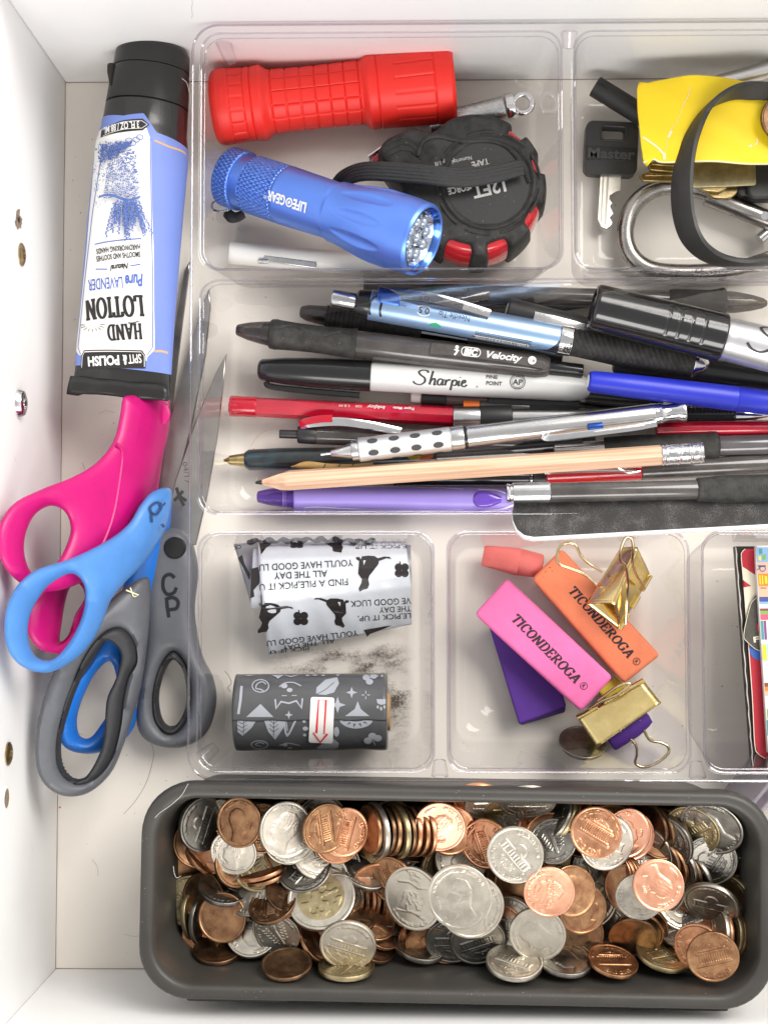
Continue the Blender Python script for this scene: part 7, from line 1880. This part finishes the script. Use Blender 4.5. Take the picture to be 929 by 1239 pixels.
# (kind, metal, px, py, z, tilt, lean direction in the picture, spin, label)
TOP = [
 (NR, 'dkn', 246, 997, 46, 42, 355, 70, 'dull dark nickel leaning against the left end of the bin, top corner'),
 (PH, 'brn', 290, 995, 55, 20, 170, 10, 'brown penny with its portrait up, second coin from the top left corner'),
 (PM, 'brn', 317, 1002, 49, 12, 0, 60, 'brown penny mostly under the silver nickel, near the top left'),
 (NH, 'nkl', 346, 1004, 58, 24, 10, -35, 'bright nickel with a large portrait, third along the top left'),
 (NR, 'mid', 351, 1012, 53, 22, 350, 0, 'silver nickel whose lower rim shows beneath the bright portrait nickel'),
 (PM, 'brn', 394, 1002, 57, 34, 350, 100, 'brown memorial penny right of the bright portrait nickel'),
 (PM, 'cop', 417, 1007, 53, 26, 350, 75, 'copper ONE CENT penny just right of the brown memorial penny'),
 (PP, 'cop', 409, 1015, 48, 22, 350, 40, 'copper penny under the ONE CENT penny, lower rim showing'),
 (NR, 'nkl', 386, 1030, 45, 18, 20, 15, 'bright nickel with only its lower edge showing under two brown pennies'),
 (DH, 'nkl', 283, 1031, 50, 26, 250, -20, 'pale dime with portrait below the brown portrait penny'),
 (NR, 'mid', 293, 1041, 44, 34, 300, 30, 'silver coin under the pale dime, broad lower rim showing'),
 (NR, 'dkn', 272, 1072, 38, 46, 80, 160, 'dark nickel with a bright lower rim, left part of the pile'),
 (EU, 'mid', 389, 1087, 52, 24, 100, 20, 'two-tone coin with silver ring and brass centre, left half of the pile'),
 (PM, 'drk', 330, 1094, 50, 42, 110, 100, 'dark brown memorial penny overlapping the two-tone coin'),
 (PP, 'brn', 339, 1088, 46, 38, 100, 30, 'brown penny under the dark memorial penny, left of the two-tone coin'),
 (PP, 'drk', 352, 1080, 47, 36, 80, 80, 'dark penny third in the stack left of the two-tone coin'),
 (NR, 'dkn', 368, 1050, 44, 24, 100, 50, 'dull nickel sticking out above the two-tone coin'),
 (NH, 'mid', 306, 1126, 42, 18, 100, 200, 'silver nickel lying left of the tilted UNITED dime, lower left of the pile'),
 (DR, 'mid', 336, 1130, 49, 34, 240, 30, 'tilted silver dime with torch, lower left of the pile'),
 (PP, 'drk', 347, 1168, 36, 52, 92, 20, 'dark flat-leaning penny at the front wall, lower left'),
 (NR, 'nkl', 421, 1143, 60, 38, 265, 340, 'bright nickel showing its building side at the front, left of centre'),
 (NR, 'brs', 419, 1184, 37, 66, 90, 60, 'brassy coin leaning on the front wall under the bright nickel'),
 (PP, 'drk', 425, 1108, 46, 46, 80, 100, 'olive brown coin lying right of the two-tone coin'),
 (PP, 'brn', 451, 1112, 43, 40, 60, 70, 'brown penny half hidden behind the olive brown coin'),
 (PP, 'brn', 461, 1122, 40, 44, 50, 120, 'brown penny left of the large silver state quarter'),
 (PP, 'drk', 451, 1141, 36, 50, 60, 0, 'dark penny low beside the bright building-side nickel'),
 (NH, 'dkn', 444, 1050, 42, 40, 70, 90, 'dark shiny nickel below the upright row of pennies'),
 (PM, 'brn', 474, 1065, 50, 38, 200, 120, 'brown penny tucked under the state quarter from the left'),
 (QS, 'nkl', 500, 1087, 55, 32, 190, 350, 'silver quarter with a landscape design, centre left'),
 (QH, 'nkl', 556, 1085, 62, 8, 200, 10, 'big portrait quarter, the largest coin face in the middle of the bin'),
 (QS, 'nkl', 571, 1097, 57, 12, 320, 80, 'silver quarter under the big portrait quarter, right edge showing'),
 (PH, 'new', 532, 1000, 58, 12, 250, -60, 'brightest copper penny at the top, right of the upright row'),
 (PP, 'cop', 545, 1005, 53, 14, 330, 0, 'copper penny whose right edge shows behind the brightest penny'),
 (PM, 'cop', 587, 1021, 54, 26, 190, 110, 'copper memorial penny left of the building-side nickel'),
 (NR, 'nkl', 623, 1034, 61, 8, 200, -50, 'bright nickel with its building side up, centre top'),
 (DR, 'dkn', 669, 1018, 56, 20, 120, 20, 'dark dime with torch between the nickel and the reddish penny'),
 (PP, 'cop', 664, 1012, 52, 22, 130, 0, 'copper penny under the dark torch dime, upper rim showing'),
 (PM, 'cop', 721, 1007, 61, 12, 150, -30, 'reddish memorial penny lying on a nickel, top right of centre'),
 (NR, 'nkl', 733, 1019, 56, 14, 330, -20, 'silver nickel under the reddish memorial penny'),
 (PH, 'new', 758, 1008, 52, 20, 350, 20, 'bright copper penny right of the nickel, top right of centre'),
 (PP, 'new', 763, 1012, 48, 22, 340, 90, 'second bright copper penny beneath its twin at the top'),
 (PS, 'new', 664, 1079, 61, 6, 270, 90, 'bright copper shield penny reading ONE CENT, centre of the pile'),
 (PP, 'brn', 692, 1078, 56, 16, 20, 0, 'brown penny peeping out right of the shield penny'),
 (PH, 'brn', 704, 1100, 52, 18, 340, 30, 'brown penny lower right of the shield penny'),
 (PP, 'drk', 700, 1130, 47, 20, 300, 10, 'dark penny under the brown one, right of the front nickel'),
 (PP, 'drk', 616, 1068, 47, 30, 200, 10, 'dark penny between the big quarter and the shield penny'),
 (PP, 'brn', 626, 1072, 50, 30, 200, 60, 'second brown penny left of the shield penny'),
 (PH, 'cop', 611, 1124, 48, 38, 200, 80, 'copper penny leaning left of the front portrait nickel'),
 (NR, 'mid', 620, 1118, 50, 34, 190, 0, 'thin silver coin between the leaning copper penny and the front nickel'),
 (NH, 'nkl', 650, 1130, 57, 14, 250, 60, 'bright nickel with portrait, lower centre of the pile'),
 (NR, 'mid', 622, 1170, 38, 48, 88, -30, 'shiny nickel with a thick lower rim lying at the front wall, centre'),
 (NH, 'dkn', 683, 1160, 36, 50, 85, 40, 'dark coin behind the front nickels with a bright lower rim'),
 (PM, 'brn', 741, 1163, 38, 50, 80, 5, 'brown memorial penny leaning on the front wall, right of centre'),
 (PP, 'drk', 766, 1134, 48, 46, 255, 0, 'dark two-tone stained coin with a bright rim, above the brown front penny'),
 (PP, 'brn', 772, 1128, 45, 44, 250, 50, 'brown penny under the stained coin, right rim showing'),
 (PP, 'brn', 778, 1122, 42, 40, 240, 50, 'lowest penny of the three stacked right of centre'),
 (PP, 'brn', 760, 1075, 49, 26, 190, 0, 'brown penny left of the plain copper penny, under a silver one'),
 (DH, 'mid', 773, 1085, 54, 22, 220, 20, 'silver dime peeping out from under the smooth copper penny'),
 (PH, 'new', 796, 1071, 61, 6, 90, -140, 'smooth bright copper penny, right part of the pile'),
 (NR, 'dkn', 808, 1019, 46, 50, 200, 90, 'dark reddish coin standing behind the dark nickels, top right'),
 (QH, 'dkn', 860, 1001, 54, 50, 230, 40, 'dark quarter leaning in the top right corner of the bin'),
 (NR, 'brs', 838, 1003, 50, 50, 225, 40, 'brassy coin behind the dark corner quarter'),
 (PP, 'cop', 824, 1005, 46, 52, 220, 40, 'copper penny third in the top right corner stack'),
 (NR, 'dkn', 858, 1041, 48, 30, 260, 60, 'dark nickel with its building side showing, right end'),
 (NR, 'mid', 861, 1094, 50, 56, 235, 0, 'thick-edged silver coin standing slanted on its rim, right'),
 (NH, 'brs', 884, 1091, 44, 56, 190, 90, 'brassy coin standing in the row at the right end'),
 (PH, 'cop', 845, 1147, 46, 36, 200, 90, 'copper penny tilted behind the large front right memorial penny'),
 (PM, 'brn', 862, 1161, 54, 22, 240, 15, 'brown memorial penny lowest at the front right'),
 (NR, 'dkn', 826, 1116, 42, 34, 110, 20, 'dull nickel in the fan right of the stacked pennies'),
 (PP, 'brn', 833, 1124, 44, 36, 120, 20, 'brown penny in the fan right of the stacked pennies'),
 (NR, 'brs', 802, 1154, 38, 48, 80, 20, 'brassy coin lying flat on the front wall between the brown pennies'),
 (NH, 'dkn', 509, 1143, 40, 46, 80, 40, 'dull nickel low in front of the state quarter'),
 (PP, 'brn', 520, 1141, 45, 52, 268, 0, 'shiny reddish penny at the front under the big quarter'),
 (PP, 'cop', 512, 1137, 42, 50, 262, 30, 'reddish penny behind the shiny front one, left side showing'),
 (NR, 'dkn', 548, 1137, 40, 40, 275, 0, 'dull nickel right of the reddish front pennies'),
 (NR, 'dkn', 578, 1138, 38, 38, 280, 20, 'dark nickel low under the big portrait quarter'),
 (NR, 'mid', 595, 972, 55, 62, 275, 0, 'silver coin on edge close under the top rim, centre'),
 (PP, 'cop', 578, 967, 57, 60, 270, 0, 'copper penny on edge close under the top rim, centre left'),
 (NR, 'mid', 638, 970, 58, 66, 270, 0, 'reddish-rimmed silver coin on edge under the top rim, centre'),
 (NR, 'brs', 618, 980, 52, 60, 275, 0, 'brassy coin fanned out beneath the coins on edge at the top'),
 (NH, 'mid', 600, 985, 50, 56, 262, 0, 'silver coin fanned out above the copper memorial penny'),
 (PP, 'cop', 318, 1052, 42, 66, 105, 0, 'upper of two copper pennies on edge between the left silver coins'),
 (PP, 'brn', 322, 1058, 39, 66, 105, 0, 'lower of two copper pennies on edge between the left silver coins'),
 (PP, 'brn', 246, 1032, 33, 60, 40, 0, 'copper penny on edge low against the left end'),
 (NR, 'brs', 238, 1105, 30, 66, 5, 0, 'brassy coin standing at the left end of the bin'),
 (NH, 'dkn', 250, 1112, 32, 62, 0, 0, 'second standing coin at the left end of the bin'),
 (PP, 'drk', 264, 1148, 26, 40, 90, 0, 'dark penny deep in the front left corner'),
 (PP, 'cop', 380, 1122, 42, 50, 40, 0, 'copper penny in the slanted stack right of the dime, uppermost'),
 (PP, 'brn', 388, 1139, 36, 50, 44, 0, 'brown penny in the slanted stack right of the dime, lower one'),
]
WALL_N = PXY(560, 1196, 68)[1] + .9; WALL_F = PXY(560, 968, 68)[1]
def fit(kf, px, py, z, ti, az):
    """keep a coin inside the bin; coins at the front wall stand almost upright against it"""
    R, th, _ = KIND[kf]; s_ = math.sin(rad(az)); ti = ti + 14 * s_ if ti > 15 else ti
    if py > 1140 and s_ > .9: ti = max(ti, 68)
    for _ in range(60):
        p = P(px, py, z); ext = R * math.sqrt(max(0, 1 - (math.sin(rad(ti)) * s_) ** 2)) + th * .5; top_ = z + R * math.sin(rad(ti))
        if p.y - ext >= WALL_N + .10 * (68 - z) * .7 or top_ > 67: break
        z += .7
    while P(px, py, z).y - ext < WALL_N + .07 * (68 - z): py -= .7
    return px, py, z, ti, az
for (kf, m_, px, py, z, ti, az, sp_, lab_) in TOP:
    px, py, z, ti, az = fit(kf[0:1] and kf[0], px, py, z, ti, az)
    coin(kf[0], kf[1], m_, px, py, z, ti, az, sp_, lab_)
# upright rows: pennies fanned on their rims
ORD = ['leftmost', 'second', 'third', 'fourth', 'fifth', 'sixth', 'seventh', 'eighth', 'ninth']
def row(n, x0, y0, x1, y1, z0, z1, tilt, az, mats_, where, group):
    for i in range(n):
        q = i / max(1, n - 1); m_ = mats_[i % len(mats_)]; k = PP if m_ in ('cop', 'brn', 'drk', 'new') else NR
        o = coin(k[0], k[1], m_, x0 + (x1 - x0) * q, y0 + (y1 - y0) * q, z0 + (z1 - z0) * q, tilt + 2 * math.sin(i * 2.3), az + 3 * math.sin(i * 1.7), i * 47, group=group)
        o['label'] = '%s %s coin %s' % (ORD[i], WORDS[m_], where)
row(9, 447, 1004, 512, 1006, 50, 53, 62, 182, ['brn', 'mid', 'drk', 'brn', 'brs', 'drk', 'cop', 'brn', 'cop'], 'in the upright fanned row left of the brightest penny', 'coins in the upright fanned row')
row(5, 430, 1080, 458, 1082, 33, 34, 72, 180, ['brn', 'drk', 'cop', 'brn', 'drk'], 'in the short standing row under the dark shiny nickel', 'coins in the short standing row')
row(5, 670, 985, 694, 983, 48, 49, 66, 150, ['dkn', 'brs', 'cop', 'drk', 'cop'], 'in the slanted row just above the dark torch dime', 'coins in the slanted top row')
row(5, 862, 1128, 893, 1134, 46, 46, 70, 170, ['mid', 'cop', 'brs', 'brn', 'brn', 'drk'], 'in the row between slanted silver coin and front right penny', 'coins in the right standing row')
row(4, 742, 1058, 756, 1064, 44, 46, 50, 185, ['new', 'brn', 'cop', 'brn'], 'in the little stack left of the smooth copper penny', 'coins in the little stack')
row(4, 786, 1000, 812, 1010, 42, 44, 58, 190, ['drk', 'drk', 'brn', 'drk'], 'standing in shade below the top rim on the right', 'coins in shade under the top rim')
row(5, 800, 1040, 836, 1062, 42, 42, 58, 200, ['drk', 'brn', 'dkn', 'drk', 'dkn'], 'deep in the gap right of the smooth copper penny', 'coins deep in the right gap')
# the buried part of the heap
random.seed(21)
HX0, HX1 = PXY(222, 1080, 30)[0], PXY(905, 1080, 30)[0]; HY0, HY1 = PXY(560, 1150, 26)[1], PXY(560, 985, 30)[1]
kinds = [(PP, 'drk'), (PP, 'brn'), (PP, 'cop'), (NR, 'mid'), (NR, 'dkn'), (DH, 'mid'), (PP, 'brn'), (NR, 'brs')]
gl = {'drk': 'dark brown', 'brn': 'brown', 'cop': 'copper', 'mid': 'silver', 'dkn': 'dull silver', 'brs': 'brassy'}
LAND = [(246, 997, 'dull nickel at the left end'), (346, 1004, 'bright portrait nickel'), (389, 1087, 'two-tone coin'), (480, 1004, 'upright fanned row'), (500, 1087, 'landscape quarter'), (556, 1085, 'big portrait quarter'),
        (623, 1034, 'building-side nickel'), (664, 1079, 'shield penny'), (669, 1018, 'torch dime'), (721, 1007, 'reddish memorial penny'), (796, 1071, 'smooth copper penny'), (860, 1001, 'dark corner quarter'), (862, 1161, 'lowest front right penny'),
        (861, 1094, 'slanted thick-edged coin'), (650, 1130, 'front portrait nickel'), (336, 1130, 'tilted torch dime'), (272, 1072, 'dark nickel with bright rim'), (741, 1163, 'brown penny at the front wall'), (766, 1134, 'stained stacked coin')]
HEAP_SEEN = {2, 3, 7, 10, 23, 30, 31, 32, 33, 38, 42, 51, 52, 54, 56, 58, 60, 62, 63, 64, 67, 68, 69, 70, 72, 73, 74, 78, 80, 81, 84, 86, 90, 91, 92, 93, 95, 96, 97, 100, 101, 102, 103, 108, 110, 111, 112, 113, 114, 115, 118, 121, 123, 125}
HEAP_SEEN |= {1, 5, 13, 17, 20, 27, 34, 36, 37, 40, 44, 48, 65, 87, 88, 105}   # keeps the body of the heap closed seen from a step aside
heap_px = {}
for i in range(130):
    (k, m_) = kinds[random.randrange(len(kinds))]
    u, v = random.random(), random.random(); x = HX0 + (HX1 - HX0) * (i % 30 + u) / 30; y = HY0 + (HY1 - HY0) * ((i // 30) % 4 + v) / 4
    z = 33 + 8 * min(1, (y - HY0) / 18) - 14 * max(0, 1 - (x - HX0) / 14) - 5 * max(0, 1 - (HX1 - x) / 14) + random.uniform(-6, 4)
    r1_, r2_, r3_ = random.uniform(0, 6.28), random.uniform(8, 48), random.uniform(0, 6.28)
    if HEAP_SEEN is not None and i not in HEAP_SEEN: continue
    M = Matrix.Translation((x, y, z)) @ Matrix.Rotation(r1_, 4, 'Z') @ Matrix.Rotation(rad(r2_), 4, 'X') @ Matrix.Rotation(r3_, 4, 'Z')
    sx = 500 + x * 3.07; sy = 703 - y * 3.07
    lx_, ly_, nm = min(LAND, key=lambda q: (q[0] - sx) ** 2 + (q[1] - sy) ** 2)
    dx_, dy_ = sx - lx_, sy - ly_; side = ('right of' if dx_ > 0 else 'left of') if abs(dx_) > abs(dy_) else ('below' if dy_ > 0 else 'above')
    deg_ = ['just', 'a little', 'further'][min(2, int(math.hypot(dx_, dy_) / 16))]
    half_ = 'partly buried' if (gl[m_], k[0], deg_, side, nm) not in heap_px else 'mostly hidden'
    heap_px[(gl[m_], k[0], deg_, side, nm)] = 1
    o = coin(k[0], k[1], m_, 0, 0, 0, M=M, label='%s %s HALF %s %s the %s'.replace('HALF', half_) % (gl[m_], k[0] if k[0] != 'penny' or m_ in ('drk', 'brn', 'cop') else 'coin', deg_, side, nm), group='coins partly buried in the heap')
    o['heap_index'] = i
# coins elsewhere
coin(*PP, 'dkn', 704, 899, 12, 54, 85, 30, 'dark coin leaning under the lower gold binder clip')
coin(*PP, 'drk', 948, 144, 38.5, 6, 0, 0, 'brown penny lying on the yellow card inside the rubber band')
# ============================================================ dust, crumbs and hairs
def specks(name, label, m, spots, rmin, rmax, zfn, kind='stuff', seed=1, parent=None):
    """spots: (px0, py0, px1, py1, n) boxes in the picture, or exact points"""
    random.seed(seed); V = []; F = []
    for (x0, y0, x1, y1, n) in spots:
        for _ in range(n):
            px, py = random.uniform(x0, x1), random.uniform(y0, y1); p = zfn(px, py)
            r = rmin + (rmax - rmin) * random.random() ** 3; b = len(V); a0 = random.random() * 6; k = 5
            for j in range(k):
                rr = r * random.uniform(.5, 1.2); V.append((p.x + rr * math.cos(a0 + j * 6.283 / k), p.y + rr * math.sin(a0 + j * 6.283 / k), p.z + .04))
            V.append((p.x, p.y, p.z + .04 + r * .7)); F += [(b + j, b + (j + 1) % k, b + k) for j in range(k)]
    o = mesh(name, V, F, m, smooth=False); return tag(o, label, 'dust', kind=kind)
crumb = mat('brown_crumb', (.12, .075, .05), .9); lint = mat('pale_lint', (.70, .68, .63), .9)
specks('floor_crumbs', 'tiny brown crumbs and dust scattered on the bare drawer floor', crumb, [(75, 110, 130, 470, 26), (75, 860, 200, 1160, 46), (120, 930, 230, 950, 6), (82, 500, 140, 560, 8)], .08, .32, lambda x, y: P(x, y, 0.02), seed=3)
specks('tray_crumbs', 'tiny crumbs scattered on the clear tray floor', crumb, [(270, 350, 330, 610, 18), (250, 640, 510, 930, 40), (560, 650, 830, 930, 34), (855, 660, 895, 920, 22), (250, 230, 300, 320, 6), (700, 240, 760, 320, 8), (520, 120, 560, 130, 3), (330, 180, 470, 200, 9), (560, 860, 640, 930, 14)], .08, .34, lambda x, y: P(x, y, TF - .2), seed=5)
specks('tape_dust', 'pale dust clinging to the tape measure face', lint, [(470, 150, 640, 300, 90)], .05, .16, lambda x, y: P(x, y, ZT + 1.35), seed=7)
specks('pen_dust', 'pale dust clinging to the black ball pen grip', lint, [(335, 396, 425, 424, 26)], .05, .14, lambda x, y: P(x, y, 26.2), seed=8)
specks('rim_dust', 'pale dust and lint on the grey bin rim', lint, [(215, 956, 900, 966, 46), (200, 1200, 880, 1207, 40), (172, 1010, 184, 1150, 16)], .05, .17, lambda x, y: P(x, y, 70.1), seed=9)
def strand(label, pts, r, m, z):
    zz = z if isinstance(z, (list, tuple)) else [z] * len(pts)
    path = smoothpath([P(x, y, q) for (x, y), q in zip(pts, zz)], 8)
    return tag(tube('hair', path, r, m, n=5), label, 'hair')
hm = mat('fine_hair', (.16, .10, .07), .5)
strand('long fine brown hair curling on the drawer floor left of the grey bin', [(150, 985), (165, 968), (178, 945), (186, 915), (184, 900)], .07, hm, .2)
strand('pale fine hair looping over the top left corner of the grey bin rim', [(180, 1000), (192, 985), (206, 975), (220, 962), (228, 948)], .07, lint, [69, 70.2, 70.3, 70.3, 70])
strand('short pale thread stuck to the inner left wall of the grey bin', [(210, 1048), (211, 1056), (214, 1062), (219, 1060)], .09, lint, 60)
strand('fine reddish hair on the pen compartment floor, left of the black click pen', [(304, 540), (310, 530), (320, 522), (333, 519)], .05, mat('reddish_hair', (.45, .10, .07), .5), TF + .1)
strand('pale thread caught on the black lotion cap', [(219, 94), (226, 100), (229, 110), (231, 120), (229, 128)], .09, lint, [42, 41, 39, 37, 37])
strand('curl of dark lint on the floor near the lower left tray corner', [(272, 812), (277, 818), (280, 826), (276, 832), (279, 837)], .14, hm, TF)
# small nicks in the drawer walls
nick = mat('wall_nick', (.45, .42, .38), .9)
for (px, py, L_, d) in ((30, 420, 5, 20), (58, 900, 6, 60), (20, 560, 12, 74), (34, 1120, 5, 30), (38, 118, 9, 70), (52, 350, 7, 50), (46, 640, 6, 80), (40, 1030, 8, 60)):
    p = on_left(py, px); a = rad(d); k = 1
    V = [(FX0 + .05, p.y, p.z), (FX0 + .05, p.y + .25, p.z), (FX0 + .05, p.y + L_ * math.cos(a), p.z + L_ * math.sin(a) * .4)]
    tag(mesh('wall_scratch', V, [(0, 1, 2)], nick, smooth=False), kind='structure')

# faint scuffs and a rust speck on the drawer floor
for (pts, w) in (([(100, 560), (104, 572), (103, 590)], .12), ([(88, 880), (93, 886), (101, 889)], .10), ([(112, 1040), (118, 1049), (119, 1060)], .12), ([(150, 1130), (163, 1133), (175, 1131)], .10), ([(86, 940), (88, 946)], .16), ([(120, 500), (128, 497), (139, 499)], .10)):
    tag(tube('floor_scuff', smoothpath([P(x, y, .02) for x, y in pts], 6), w, mat('scuff_grey', (.52, .48, .43), .8), n=5), kind='structure')
specks('rust_speck', 'single orange rust speck on the drawer floor below the grey scissors', mat('rust_orange', (.60, .20, .05), .8), [(72, 976, 73, 977, 1)], .5, .6, lambda x, y: P(x, y, .02), seed=2)
